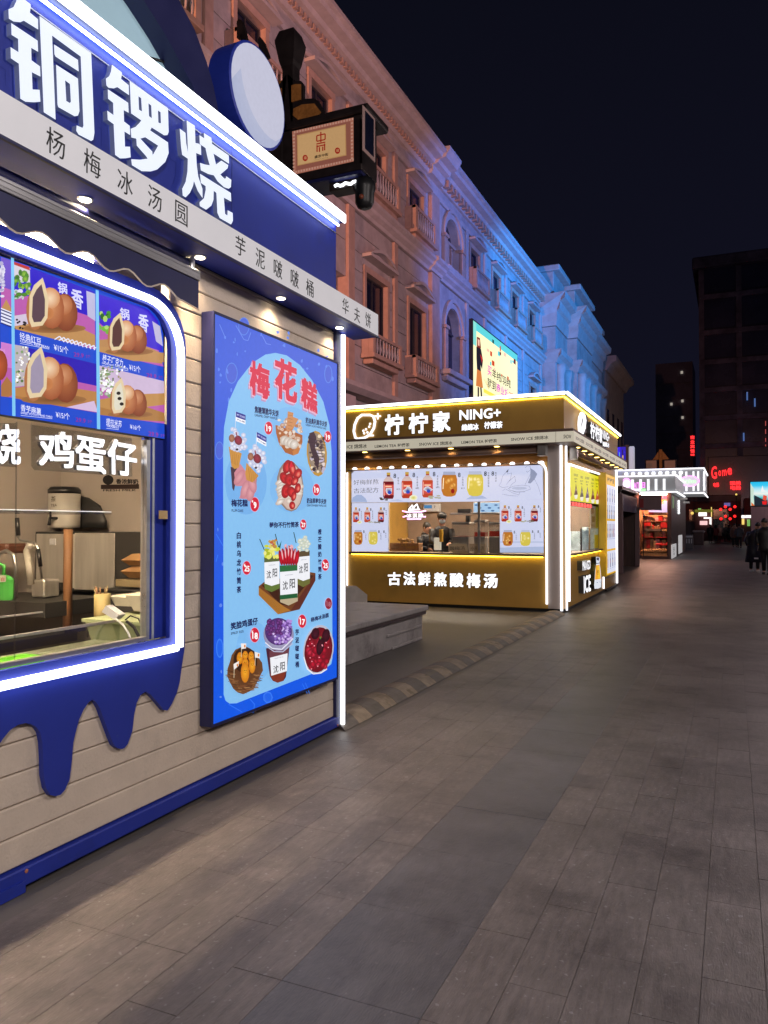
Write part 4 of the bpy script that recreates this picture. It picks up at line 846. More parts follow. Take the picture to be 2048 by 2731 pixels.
# drinks in a wooden tray (lower half of the poster)
def K(pts): return [k5(*q) for q in pts]
def E5(x, y, rx, ry, c, ce=None, rot=0, n=14, jit=0): p.ell(*k5(x, y), rx*.9664, ry*.9664, c, ce, rot, n, jit=jit)
T5 = lambda t, x0, y0, x1, y1, h, off=.022, c=NAVY: T(t, *k5(x0, y0), *k5(x1, y1), h*.9664, off, c)
T5('莓你不行竹筒茶', 745, 48, 1045, 42, 62, .03); badge(*k5(1090, 72), 52, '27')
def col5(t, x, y0, y1, w):
    n = len(t); h = (y1-y0)/n
    for i, q in enumerate(t): y = y0+h*i; p.text(q, k5(x-w/2, y), k5(x+w/2, y-2), k5(x-w/2, y+h*.76), NAVY, .03)
col5('白桃乌龙竹筒茶', 434, 150, 790, 44); col5('橙芒酸奶竹筒茶', 1258, 118, 650, 36); badge(*k5(512, 513), 70, '25'); badge(*k5(1313, 483), 60, '25'); badge(*k5(1345, 875), 58, '18', '#8a1c34', '#b06a7a'); badge(*k5(1077, 1055), 68, '17'); badge(*k5(593, 1195), 76, '18')
p.poly(K([(633, 700), (690, 655), (1150, 555), (1212, 565), (1212, 640), (1050, 935), (830, 985), (633, 790)]), '#6e3f22'); p.poly(K([(665, 690), (1140, 580), (1195, 590), (940, 900), (850, 880)]), '#3f2014'); p.poly(K([(633, 710), (890, 905), (960, 945), (830, 985), (633, 790)]), '#a8702e'); p.poly(K([(960, 945), (1212, 570), (1212, 640), (1050, 935)]), '#5e2c22')
for i in range(6): p.line([k5(640, 725+i*12), k5(850, 880+i*18)], 3, '#8a5a22')
for q in (((642, 218), (690, 330)), ((802, 168), (835, 300)), ((990, 150), (1015, 260))): p.line([k5(*q[0]), k5(*q[1])], 8, '#20403c')
def cup(x0, x1, yt, yb, band, body='#5a6438'):
    p.poly(K([(x0, yt), (x1, yt-10), (x1+4, yb-20), ((x0+x1)/2, yb+18), (x0+8, yb-10)]), body); p.poly(K([(x0, yb-70), (x1+3, yb-80), (x1+4, yb-20), ((x0+x1)/2, yb+18), (x0+8, yb-10)]), band)
    h = yb-yt; p.poly(K([(x0+2, yt+h*.17), (x1+1, yt+h*.13), (x1+3, yb-h*.2), ((x0+x1)/2, yb-h*.13), (x0+6, yb-h*.2)]), '#eceef4'); w = x1-x0
    T5('沈', x0+w*.16, yt+h*.42, x0+w*.46, yt+h*.40, h*.24, .012, '#15161c'); T5('阳', x0+w*.56, yt+h*.36, x0+w*.86, yt+h*.34, h*.26, .012, '#15161c'); T5('SHENYANG', x0+w*.3, yt+h*.24, x0+w*.75, yt+h*.22, h*.03, .0, '#777788')
cup(1022, 1152, 345, 690, '#6a6a34', '#5c4c34'); cup(688, 842, 400, 740, '#5f7434')
for i in range(30): E5(random.uniform(690, 838), random.uniform(290, 405), random.uniform(14, 26), random.uniform(14, 24), random.choice(['#c8d03a', '#dfe06a', '#aab52a', '#e8e48a']), n=7)
for i in range(20): E5(random.uniform(740, 810), random.uniform(228, 300), random.uniform(10, 20), random.uniform(10, 20), random.choice(['#c8b04a', '#d8c86a', '#b88a4a', '#c0603a']), n=7)
p.poly(K([(835, 300), (865, 235), (850, 320)]), '#1f5a34')
for i in range(26): a = random.uniform(0, 6.28); r_ = random.uniform(.1, 1); E5(1088+62*r_*math.cos(a), 270+92*r_*math.sin(a), 22, 18, '#eef1ea', '#b9c2b0', n=9)
for i in range(6): p.line([k5(1030+i*14, 340-i*26), k5(1130-i*3, 330-i*28)], 5, '#c8d0b8')
cup(845, 1025, 490, 870, '#1f5a34', '#2d6a3c')
p.poly(K([(848, 790), (1026, 770), (1030, 850), (935, 895), (850, 860)]), '#b9a88a'); p.poly(K([(846, 790), (1026, 772), (1027, 815), (848, 835)]), '#1f5a34')
for i in range(7): E5(855+i*28, 385-abs(i-3)*-8, 20, 105-abs(i-3)*8, '#d8182e', '#8e0c1c', (i-3)*3, n=12)
for i in range(5): E5(870+i*32, 340+abs(i-2)*18, 7, 60, '#f2d8dc', '#e28a94', (i-2)*4, n=8)
for i in range(9): E5(random.uniform(890, 980), random.uniform(265, 310), 13, 11, '#f0d8dc', '#d88a94', n=7)
# bottom row: nest, taro cup, berry bowl
p.text('笑脸鸡蛋仔', k5(343, 1070), k5(620, 1012), k5(346, 1148), NAVY, .03); p.text('SMILEY EGG', k5(345, 1168), k5(475, 1143), k5(347, 1193), NAVY, .02)
p.text('杨梅冰汤圆', k5(1160, 1018), k5(1342, 968), k5(1162, 1066), NAVY, .03); col5('芋泥啵啵桶', 1022, 1135, 1545, 38)
E5(485, 1545, 175, 240, '#4a2a1a', '#6e4526', 3, 20, .08); E5(492, 1450, 125, 130, '#24130c', '#3a2012', 0, 16, .05)
for i in range(90):
    a = random.uniform(.2, 3.1); r_ = random.uniform(.72, 1.04); x = 485+170*r_*math.cos(a); y = 1560+225*r_*math.sin(a); d = random.uniform(-.5, .5)
    p.line([k5(x-30*math.cos(d), y-16-30*math.sin(d)*.4), k5(x+30*math.cos(d), y-10+30*math.sin(d)*.4)], 5, random.choice(['#8a5a36', '#5a3420', '#a3764c', '#3d2214', '#7a4a2c']))
for x, y, rx, ry in ((435, 1430, 32, 62), (490, 1400, 28, 45), (550, 1415, 30, 55), (490, 1480, 34, 50), (560, 1505, 34, 80), (488, 1575, 44, 105)):
    E5(x, y, rx, ry, '#f0a828', '#c8741a'); E5(x-8, y-ry*.2, 4, 5, '#4a2408', n=6); E5(x+9, y-ry*.2, 4, 5, '#4a2408', n=6); E5(x, y-ry*.02, 5, 4, '#7a3a10', n=6)
for x, y, t in ((445, 1280, 10), (585, 1365, 25), (370, 1490, -22)): p.line([k5(x+8, y+10), k5(x+4, y+140)], 5, '#d8c8a8'); p.poly(K([(x, y), (x+55, y+t-10), (x+52, y+50+t-10), (x+4, y+58)]), '#eee7e4'); E5(x+40, y+22+t*.5, 9, 16, '#d8803a', n=8)
p.poly(K([(700, 1330), (945, 1290), (905, 1620), (880, 1660), (820, 1680), (770, 1660), (740, 1610)]), '#4a2032'); p.poly(K([(735, 1590), (905, 1560), (880, 1660), (820, 1680), (770, 1660)]), '#7e3222'); p.poly(K([(735, 1360), (940, 1320), (930, 1400), (738, 1440)]), '#6a3a44')
E5(830, 1190, 155, 165, '#c8c4dc', '#8a86a8', -8, 24); E5(828, 1160, 138, 140, '#7a5aa8', '#4a2a6a', -8, 22)
for i in range(60): E5(random.uniform(860, 955), random.uniform(1050, 1250), random.uniform(10, 18), random.uniform(10, 18), random.choice(['#b08ad8', '#8a62b8', '#c8aee6', '#6a4698']), n=6)
for i in range(40): E5(random.uniform(705, 860), random.uniform(1040, 1190), 19, 19, '#8a4a9c', '#3a124a', n=8)
for i in range(30): E5(random.uniform(760, 930), random.uniform(1180, 1280), 13, 12, random.choice(['#a884d0', '#8a62b8', '#d0b8ea']), n=6)
p.line([k5(690, 1270), k5(760, 1330), k5(860, 1340), k5(975, 1230)], 12, '#dcdcec'); p.line([k5(690, 1300), k5(780, 1362), k5(870, 1365), k5(970, 1280)], 9, '#b8bcd8')
p.poly(K([(740, 1425), (918, 1380), (912, 1560), (752, 1608)]), '#eceef4'); T5('沈', 772, 1510, 825, 1492, 80, .012, '#15161c'); T5('阳', 842, 1475, 890, 1462, 85, .012, '#15161c'); T5('SHENYANG', 785, 1430, 875, 1410, 10, 0, '#777788')
E5(1233, 1340, 155, 250, '#dcdce6', '#b8b8c8', 8, 24); E5(1233, 1345, 142, 232, '#8a1826', '#6a101c', 8, 22)
p.line([k5(1085, 1420), k5(1120, 1540), k5(1180, 1590), k5(1260, 1580), k5(1320, 1540)], 10, '#eeeef4')
for i in range(46):
    a = random.uniform(0, 6.28); r_ = random.uniform(0, .9); E5(1233+140*r_*math.cos(a), 1370+200*r_*math.sin(a), random.uniform(22, 34), random.uniform(26, 44), random.choice(['#c81a34', '#a8122a', '#d8304a', '#b81430']), '#6e0c1c', random.uniform(-30, 30), n=9)
for x, y, rx, ry in ((1200, 1180, 42, 60), (1310, 1200, 40, 70), (1250, 1310, 38, 90)): E5(x, y, rx, ry, '#4a1424', '#2c0a16', 10)
p.poly(K([(1242, 1220), (1262, 1205), (1256, 1240)]), '#5c8a3a')
for i in range(14): E5(random.uniform(1120, 1340), random.uniform(1230, 1540), 7, 7, '#f0a0ac', n=6)
p.build('poster_print', m_pl, pb)

# =================================================================== LIT LETTER SIGNS HANGING IN THE WINDOW
m_ledside = mat('sign_letter_side', (.10, .10, .11), .4, noise=None)
def led_sign(label, plate, chars, x):
    t = thing('lit_letter_sign', label, 'lit sign', tuple(at(c3(*plate[0]), x=x)), 'lit acrylic signs in the window')
    P = [at(c3(*q), x=x) for q in plate]; MB().prism([P], (-.006, 0, 0)).build('acrylic_plate', m_acryl, t)
    for ch_, tl, tr, bl in chars:
        o = at(c3(*bl), x=x+.004); b = MB(); b.letters(ch_, o, at(c3(*tr), x=x+.004)-at(c3(*tl), x=x+.004), at(c3(*tl), x=x+.004)-o, (.018, 0, 0), .02, side=1); b.build('letter', [m_ledw2, m_ledside], t)
    b = MB()
    for q in (plate[0], plate[1]): a = at(c3(*q), x=x-.003); b.tube([(a.x, a.y, a.z-.02), (a.x, a.y, 2.05)], .002, 4)
    b.build('wire', m_steel, t)
m_ledw2 = led('sign_letter', (.92, .94, 1), 1.15, 'NONE')
led_sign('lit white three character sign on clear plate in the serving window', [(220, 215), (915, 310), (918, 575), (245, 530), (222, 500)], [('鸡', (245, 258), (490, 268), (250, 520)), ('蛋', (500, 285), (715, 320), (505, 540)), ('仔', (725, 305), (930, 345), (728, 555))], -2.86)
led_sign('lit white sign cut by the left picture edge beside the three character sign', [(-560, 190), (112, 205), (112, 510), (-560, 470)], [('铜', (-520, 205), (-330, 212), (-515, 450)), ('锣', (-310, 210), (-115, 220), (-305, 470)), ('烧', (-95, 200), (120, 225), (-90, 485))], -2.86)

# =================================================================== THINGS INSIDE THE BLUE KIOSK
def I(x, y, Y): return at(c3(x, y), y=Y)
def rectI(b, x0, y0, x1, y1, Y, dep, bev=.004):
    a, c = I(x0, y0, Y), I(x1, y1, Y); return b.box(a.x, c.x, Y, Y+dep, c.z, a.z, bev)
m_cab = mat('steel_cabinet', (.66, .63, .58), .42, .55, noise=(18, .12), stretch=(1, 1, .08)); m_dk = mat('dark_enamel', (.03, .03, .03), .4)
t = thing('fridge', 'dark cabinet with two bright steel doors at the end wall of the blue kiosk', 'cabinet', tuple(I(600, 1300, 4.75)))
rectI(MB(), 245, 958, 1200, 1400, 4.75, .42).build('body', m_dk, t)
rectI(MB(), 250, 972, 440, 1312, 4.735, .014).build('door', m_cab, t); rectI(MB(), 515, 966, 790, 1370, 4.735, .014).build('door', m_cab, t); rectI(MB(), 446, 975, 512, 1350, 4.735, .014).build('door', m_cab, t)
d = t.children[-1]; rectI(MB(), 345, 1005, 385, 1050, 4.73, .004).build('label_plate', m_white, t)
a, c = I(330, 690, 4.8), I(565, 932, 4.8); yc = 4.95; xc_ = I(447, 800, yc).x; r_ = (c.x-a.x)/2*.69
t = thing('tea_dispenser', 'cream insulated tea dispenser with black lid and tap on the steel cabinet', 'dispenser', (xc_, yc, c.z))
m_disp = mat('dispenser_cream', (.56, .53, .48), .35, noise=(3, .05))
MB().lathe((xc_, yc, c.z), [(r_*.96, 0), (r_, .02), (r_, a.z-c.z)], 20).build('body', m_disp, t)
MB().lathe((xc_, yc, a.z+.001), [(r_*1.03, 0), (r_*1.03, .03), (r_*.85, .055), (r_*.2, .06)], 20).build('lid', m_black, t)
q = I(340, 880, 4.75); b = MB(); b.tube([(q.x, 4.86, q.z+.02), (q.x, 4.76, q.z+.02), (q.x, 4.75, q.z-.04)], .014, 6); b.tube([(q.x, 4.765, q.z+.02), (q.x, 4.765, q.z+.075)], .009, 6); b.build('tap', m_black, t)
p = Paint('y', yc-r_-.002, c3, -1); p.text('茶', (352, 712), (388, 710), (352, 752), '#8a8478', .01); p.text('TEA', (352, 766), (395, 764), (352, 784), '#8a8478', .01); p.build('print', m_pd, t)
xw_ = I(480, 960, 5.1).x; b = MB(); b.rings([[(xw_+rx*math.cos(a*.35), 5.13+rx*.16*math.sin(a*.35), c.z+.001+z) for a in range(18)] for rx, z in ((.40, 0), (.40, .06), (.33, .19), (.2, .26), (.05, .29))], smooth=True); tag(b.build('wok_cover', m_dk), 'black domed cover behind the cream tea dispenser', 'cover')
# wall sticker
p = Paint('y', 5.198, c3, -1); p.ell(750, 598, 38, 34, '#1c1c20', n=14); p.poly([(700, 632), (965, 628), (965, 660), (700, 662)], '#3a2a28'); p.text('香浓鲜奶', (805, 590), (960, 592), (805, 626), '#1c1c20', .03); p.text('FRESH MILK', (715, 664), (945, 662), (715, 678), '#1c1c20', .02)
tag(p.build('wall_sticker', m_pd), 'dark printed sticker on the beige inner wall below the lit sign', 'sticker')
p = Paint('y', 5.197, c3, -1); p.poly([(40, 195), (245, 205), (245, 362), (40, 350)], '#1c3c78'); p.text('AJ', (120, 262), (215, 266), (120, 302), '#b8a84a', .0)
tag(p.build('lettered_board', m_pd), 'blue board with yellow letters on the inner wall behind the lit signs', 'board')
# kraft boxes, olive box and tray
m_kraft = mat('kraft_card', (.36, .20, .08), .7, noise=(9, .12)); m_olive = mat('olive_card', (.22, .17, .09), .7)
def clam(x0, x1, yt, ym, yb, Y, label, m=m_kraft):
    a, c, e = I(x0, yt, Y), I(x1, yb, Y), I(x0, ym, Y); w = (c.x-a.x)*.22; d = .2
    R4 = lambda i, z: [(a.x+i, Y+i, z), (c.x-i, Y+i, z), (c.x-i, Y+d-i, z), (a.x+i, Y+d-i, z)]
    b = MB(); b.rings([R4(w*.6, c.z), R4(0, e.z), R4(w*.1, e.z+.006), R4(w*.8, a.z)]); return tag(b.build('takeaway_box', m), label, 'box', 'takeaway boxes in the kiosk')
clam(835, 1075, 1200, 1232, 1287, 4.4, 'lower brown kraft takeaway box resting on the olive carton'); clam(838, 1075, 1112, 1155, 1199, 4.4, 'upper brown kraft takeaway box on top of its twin')
b = MB(); rectI(b, 800, 1288, 1080, 1350, 4.38, .25); tag(b.build('carton', m_olive), 'flat olive carton under the two kraft boxes', 'carton')
b = MB(); rectI(b, 690, 1352, 1090, 1384, 4.34, .3); tag(b.build('tray', m_dk), 'black tray under the olive carton with its handle to the left', 'tray')
b = MB(); a, c = I(700, 1386, 4.3), I(1100, 1440, 4.3); b.box(a.x, c.x, 4.3, 5.15, .9, a.z-.0); tag(b.build('side_cupboard', m_dk), 'dark cupboard carrying the tray at the right of the serving window', 'cupboard')
# rod, pipe, faucet, soap, grinder
b = MB(); b.tube([I(474, 938, 4.2), I(470, 1300, 4.2), I(468, 1625, 4.2)], .032, 8); tag(b.build('wooden_rod', m_wood), 'upright brown wooden rod in front of the steel doors', 'rod')
m_pvc = mat('white_pipe', (.55, .52, .45), .4); m_redb = mat('brown_jug', (.12, .045, .025), .4)
b = MB(); b.tube([I(235, 1075, 4.0), I(205, 1055, 4.0), I(190, 1090, 4.0), I(205, 1200, 4.0), I(215, 1325, 4.0)], [.022, .026, .028, .026, .022], 10); tag(b.build('drain_pipe', m_pvc), 'curved white pipe hanging left of the wooden rod', 'pipe')
t = thing('hand_tool', 'cranked steel tool with a black handle leaning by the white pipe', 'tool', tuple(I(140, 1000, 3.95)))
b = MB(); b.tube([I(122, 985, 3.95), I(140, 1015, 3.95), I(240, 1035, 3.95), I(265, 1075, 3.95), I(290, 1285, 3.95)], .009, 6); b.build('rod', m_steel, t); b = MB(); b.tube([I(118, 862, 3.95), I(126, 985, 3.95)], .016, 7); b.build('handle', m_black, t); b = MB(); b.tube([I(265, 1078, 3.945), I(282, 1200, 3.945)], .014, 6); b.build('grip', m_black, t)
b = MB(); b.tube([I(-30, 1150, 3.9), I(0, 1105, 3.9), I(45, 1090, 3.9), I(95, 1120, 3.9), I(112, 1200, 3.9), I(108, 1420, 3.9)], .014, 8); tag(b.build('faucet', m_steel), 'steel swan neck faucet behind the green soap bottle', 'faucet')
q = I(25, 1430, 3.7); z1 = I(25, 1255, 3.7).z; t = thing('soap_bottle', 'green pump soap bottle with a white label inside the window', 'bottle', tuple(q)); m_soap = mat('green_soap', (.08, .42, .08), .2, noise=None)
b = MB(); h = z1-q.z; b.rings([[(q.x+.085*s*math.cos(a*.52), q.y+.04*s*math.sin(a*.52), q.z+z) for a in range(12)] for s, z in ((.95, 0), (1, .02), (1, h*.8), (.7, h*.95), (.3, h))]); b.build('body', m_soap, t)
b = MB(); b.tube([(q.x, q.y, q.z+h), (q.x, q.y, q.z+h+.06), (q.x-.05, q.y, q.z+h+.07)], .012, 6); b.build('pump', m_soap, t)
p = Paint('y', 3.655, c3, -1); p.poly([(0, 1258), (42, 1262), (40, 1305), (0, 1308)], '#d8d4c8'); p.text('白', (8, 1275), (30, 1275), (8, 1300), '#b03028', .02); p.build('label', m_pd, t)
b = MB(); rectI(b, -60, 1040, 46, 1110, 4.3, .2, .02); tag(b.build('jug', m_redb), 'brown jug cut by the left edge of the picture', 'jug')
b = MB(); rectI(b, -300, 1420, 310, 1560, 3.98, .6); tag(b.build('sink_unit', m_dk), 'dark sink unit under the faucet and the white pipe', 'sink')
b = MB(); rectI(b, 215, 1290, 305, 1415, 4.25, .15, .01); tag(b.build('metal_bin', m_cab), 'small grey metal bin behind the lower end of the white pipe', 'bin')
# glass shelf and front case
def bar(x0, y0, x1, y1, X_, h, d, name, m, label, cat):
    a, c = at(c3(x0, y0), x=X_), at(c3(x1, y1), x=X_); z = (a.z+c.z)/2; b = MB(); b.box(X_-d, X_, a.y, c.y, z-h, z, .001); return tag(b.build(name, m), label, cat)
m_edge = led('lit_glass_edge', (.9, .92, .95), .55, 'NONE')
bar(-400, 795, 775, 826, -3.05, .012, .25, 'glass_shelf', m_acryl, 'clear glass shelf across the serving window', 'shelf'); bar(-400, 790, 775, 818, -3.046, .005, .003, 'shelf_edge_strip', m_edge, 'bright edge strip along the glass shelf', 'strip')
bar(-400, 1720, 830, 1588, -3.1, .014, .02, 'display_case_rail', m_cab, 'pale rail of the display case below the wooden rod', 'rail'); bar(-400, 1590, 300, 1515, -3.35, .008, .012, 'rear_case_rail', m_cab, 'thin rear rail of the display case beside the sink', 'rail')
b = MB(); a, c = at(c3(-400, 1716), x=-3.102), at(c3(830, 1592), x=-3.102); b.box(-3.104, -3.101, a.y, c.y, .885, a.z-.02); tag(b.build('display_case_glass', m_acryl), 'glass front of the display case on the counter', 'glass')
m_gcase = mat('pale_green_box', (.40, .46, .26), .5, noise=(3, .1))
t = thing('green_bin', 'pale green plastic bin with a rolled rim at the right of the counter', 'bin', tuple(I(820, 1750, 3.5)))
a, c = I(592, 1560, 3.5), I(1150, 1790, 3.5); b = MB(); R4 = lambda i, z: [(a.x+i, 3.5+i, z), (c.x-i, 3.5+i, z), (c.x-i, 4.1-i, z), (a.x+i, 4.1-i, z)]; b.rings([R4(.03, c.z), R4(0, a.z-.02)]); b.build('body', m_gcase, t); b = MB(); b.rings([R4(-.015, a.z-.019), R4(-.015, a.z), R4(.01, a.z+.004)]); b.build('rim', m_gcase, t)
q = I(708, 1558, 3.7); z1 = I(708, 1385, 3.7).z; r_ = (I(765, 1500, 3.7).x-I(650, 1500, 3.7).x)/2*.72
t = thing('bamboo_cup', 'bamboo cup full of wooden picks on the pale green bin', 'cup', tuple(q)); m_bam = mat('bamboo', (.36, .29, .12), .5, noise=(14, .15), stretch=(1, 1, .1))
MB().lathe((q.x, q.y, q.z), [(r_*.92, 0), (r_, .01), (r_, z1-q.z), (r_*.85, z1-q.z), (r_*.85, z1-q.z-.06)], 16).build('cup', m_bam, t)
for i in range(13):
    a = random.uniform(0, 6.28); b = MB(); e = random.uniform(.4, 1); b.tube([(q.x+r_*.4*math.cos(a), q.y+r_*.4*math.sin(a), z1-.05), (q.x+r_*1.1*e*math.cos(a), q.y+r_*e*math.sin(a), z1+random.uniform(.02, .05))], .0035, 4); b.build('pick', m_wood if i % 3 else m_bam, t)
m_tub = mat('white_pulp_tub', (.66, .62, .5), .6, noise=(5, .06))
clam(765, 905, 1395, 1410, 1480, 3.75, 'small cream pulp tub standing left of its larger twin', m_tub); clam(868, 1120, 1378, 1400, 1525, 3.72, 'large cream pulp tub right of the bamboo cup', m_tub)
t = thing('plug_adapter', 'white plug adapter with a looping cable on the front glass', 'adapter', tuple(I(765, 1520, 3.3)))
a = [I(*q, 3.3) for q in ((735, 1470), (828, 1535), (795, 1568), (705, 1515))]; MB().prism([a], (0, .05, 0)).build('body', m_white, t)
b = MB(); b.tube([I(*q, 3.3) for q in ((800, 1560), (850, 1600), (890, 1660), (915, 1730))], .006, 6); b.build('cable', m_white, t); b = MB(); b.tube([I(*q, 3.32) for q in ((870, 1570), (905, 1540), (960, 1560), (995, 1630), (1005, 1720))], .004, 6); b.build('thin_cable', m_black, t); b = MB(); b.tube([I(*q, 3.34) for q in ((880, 1580), (930, 1620), (960, 1680), (968, 1725))], .009, 6); b.build('thick_cable', m_black, t)
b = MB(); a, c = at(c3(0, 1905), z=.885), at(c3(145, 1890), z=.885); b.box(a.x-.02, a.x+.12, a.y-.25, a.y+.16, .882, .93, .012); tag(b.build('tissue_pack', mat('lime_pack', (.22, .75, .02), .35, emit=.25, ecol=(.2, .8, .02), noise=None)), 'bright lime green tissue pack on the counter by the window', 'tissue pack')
a = at(c3(330, 1830), z=.886); b = MB(); b.box(a.x-.07, a.x+.07, a.y-.16, a.y+.16, .881, .889); tag(b.build('notebook', m_white), 'white notebook lying on the counter', 'notebook')
b = MB(); b.tube([(a.x-.04, a.y-.06, .895), (a.x+.03, a.y+.15, .895)], .005, 6); tag(b.build('pen', mat('blue_pen', (.03, .05, .3), .3)), 'blue pen lying on the white notebook', 'pen')

# =================================================================== YELLOW KIOSK
YF, XS = 14.08, -2.767
m_ochre = mat('ochre_panel', (.58, .33, .07), .42, noise=(1.2, .1), bump=(50, .04), stain=(1.5, .56, (.34, .2, .05), .5))
m_beige = mat('beige_pillar', (.52, .44, .40), .5, noise=(2, .06))
m_band2 = mat('cream_band_added_glow', (.62, .58, .46), .5, emit=.38, ecol=(1, .93, .74), noise=(3, .05), sample='NONE')  # glow put into the cream so the band reads brighter
m_awn2 = mat('brown_awning', (.17, .10, .075), .5, noise=(6, .1)); m_orange = mat('orange_panel', (.42, .17, .03), .5, noise=(3, .08))
m_yled = led('yellow_wash_strip', (1, .78, .05), 9)
yk = thing('yellow_kiosk', 'ochre lemon tea kiosk with glowing white outlines and bottle menus around the window', 'kiosk', (-5, 17, 0))
YE, XL_ = 20.75, -7.25
# body: plinth, panels, corner pillar
MB().box(XL_, XS-.03, YF+.05, YE, 0, .06).build('plinth', m_black, yk)
for q, nm, m in (((XL_, -3.06, YF, YF+.08, .06, .98), 'lower_panel', m_ochre), ((XL_, -3.06, YF, YF+.08, 2.72, 3.05), 'upper_panel', m_orange), ((XL_, -7.03, YF, YF+.08, .981, 2.719), 'side_strip', m_ochre), ((-3.125, -3.06, YF+.001, YF+.08, .981, 2.719), 'side_strip', m_ochre),
    ((-3.055, -2.84, YF-.004, YF+.08, .06, 3.05), 'corner_pillar', m_beige), ((-2.835, XS, YF, 14.4, .06, 3.05), 'corner_post', m_ochre),
    ((XS-.08, XS, 14.405, 18.62, .06, 1.0), 'lower_panel', m_ochre), ((XS-.08, XS, 14.405, YE, 2.76, 3.05), 'upper_panel', m_ochre), ((XS-.08, XS-.002, 18.45, YE, .30, 2.759), 'side_strip', m_beige), ((XS-.08, XS, 18.625, YE, .06, .295), 'lower_panel', m_ochre)):
    MB().box(*q).build(nm, m, yk)
MB().box(XL_, XS-.1, YE-.08, YE, .06, 3.05).build('back_wall', m_ochre, yk); MB().box(XL_, XL_+.08, YF+.09, YE-.09, .06, 3.05).build('end_wall', m_ochre, yk)
MB().box(XL_, XS, YF, YE, 3.051, 3.15).build('ceiling', m_beige, yk)
MB().box(XL_+.1, XS-.1, 17.4, 17.5, .06, 3.05).build('inner_wall', mat('kitchen_wall', (.30, .22, .17), .6, noise=(2, .15)), yk)
MB().box(-4.95, -4.55, YF-.003, YF-.001, .06, .98).build('panel_joint', m_ochre, yk)
# fascia and canopy
MB().box(XL_-.1, -2.70, 13.76, YE, 3.24, 3.83).build('fascia', m_ochre, yk); fas = yk.children[-1]
for y0, y1 in ((13.70, 13.755),): MB().box(XL_-.1, -2.64, y0, YE, 3.836, 3.90).build('fascia_cap', m_black, yk)
b = MB(); b.box(XL_-.1, -2.655, 13.67, 13.699, 3.85, 3.905, .01); b.box(-2.639, -2.61, 13.69, YE, 3.85, 3.905, .01); b.build('roof_light_bar', m_led, yk)
b = MB(); b.box(XL_-.1, -2.70, 13.742, 13.757, 3.815, 3.829); b.box(-2.698, -2.683, 13.78, YE, 3.815, 3.829); b.build('yellow_wash_strip', m_yled, yk)
MB().box(XL_-.1, -2.50, 13.55, YE+.1, 3.185, 3.235).build('canopy_top', m_awn2, yk)
MB().box(XL_-.1, -2.52, 13.57, YE+.1, 3.0, 3.045).build('canopy_soffit', m_awn2, yk)
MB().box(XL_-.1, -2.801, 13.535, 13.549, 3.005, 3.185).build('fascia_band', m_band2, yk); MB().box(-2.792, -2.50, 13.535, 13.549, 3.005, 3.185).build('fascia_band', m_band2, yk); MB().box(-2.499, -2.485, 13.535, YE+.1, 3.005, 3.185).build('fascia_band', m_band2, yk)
p = Paint('y', 13.534, c6, -1)
for t, tl, tr, bl in (('SNOW ICE 綿綿冰', (-45, 578), (270, 565), (-45, 618)), ('LEMON TEA 柠檬茶', (343, 572), (664, 558), (343, 605)), ('SNOW ICE 綿綿冰', (752, 552), (1058, 540), (752, 586)), ('LEMON TEA 柠檬茶', (1142, 535), (1470, 520), (1142, 568))): p.text(t, tl, tr, bl, '#1b1814', .012)
o_ = c7(295, 455); q_ = lambda x, y: ((c7(x, y)[0]-900)*3.455, (c7(x, y)[1]-1020)*3.455)
p.text('SNOW ICE 綿綿冰', q_(295, 452), q_(650, 432), q_(295, 488), '#1b1814', .012); p.text('SNOW', q_(795, 425), q_(868, 425), q_(795, 462), '#1b1814', .012)
p.build('band_lettering', m_pd, yk, kind='stuff')
p = Paint('x', -2.4845, c7)
for i in range(7):
    y = 13.7+i*1.02; a = Vector((-2.4845, y, 3.05)); V, F, _ = glyphs('SNOW ICE 綿綿冰', .012); p.k += 1; p.add([p.lift(a)+Vector((0, u*.86, v*.075)) for u, v in V], F, S('#1b1814'))
p.build('band_lettering', m_pd, yk, kind='stuff')
# downlights under the canopy
m_amb = led('amber_lamp', (1, .66, .16), 9, 'NONE')
def dl(x, y, e):
    d = MB(); d.lathe((x, y, 2.992), [(.06, 0), (.062, .008), (.05, .0085)], 10); k = d.build('downlight', m_silver, yk)
    d = MB(); d.rings([[(x+.05*math.cos(a*.785), y+.05*math.sin(a*.785), 2.990-j) for a in range(8)] for j in (0, .004)]); d.build('lamp_lens', m_amb, k)
    if e: spot('downlight_beam', (x, y, 2.97), (x, y+.0, 0), e, (1, .62, .2), .04, 125, .5, yk)
for i, x in enumerate((-6.55, -5.65, -4.78, -3.9)): dl(x, 13.72, 26)
for i in range(9): dl(-2.6, 14.5+.75*i, 14 if i % 3 == 1 else 0)
# rolled awnings with scalloped light edge
MB().tube([(XL_+.2, 13.86, 2.91), (-3.2, 13.86, 2.91)], .055, 8).build('awning_roll', m_awn2, yk); MB().box(XL_+.2, -3.15, 13.84, 13.9, 2.965, 2.99).build('awning_cassette', m_awn2, yk)
b = MB(); b.box(-3.17, -3.02, 13.75, 13.95, 2.80, 3.0, .01); b.build('awning_gear', m_steel, yk); b = MB(); b.box(-2.74, -2.6, 14.45, 14.6, 2.78, 3.0, .01); b.build('awning_gear', m_steel, yk)
MB().tube([(-2.64, 14.62, 2.90), (-2.64, 18.9, 2.92)], .05, 8).build('awning_roll', m_awn2, yk)
b = MB()
for i in range(15): b.lathe((-6.9+.268*i, 13.99, 2.675), [(.048, 0), (.05, .025), (.03, .045), (.008, .05)], 10)
o = b.build('bulb_row', m_ledw, yk); o['kind'] = 'stuff'
b = MB(); b.box(XL_+.2, -3.18, 13.96, 14.03, 2.655, 2.674); b.build('bulb_rail', m_awn2, yk)
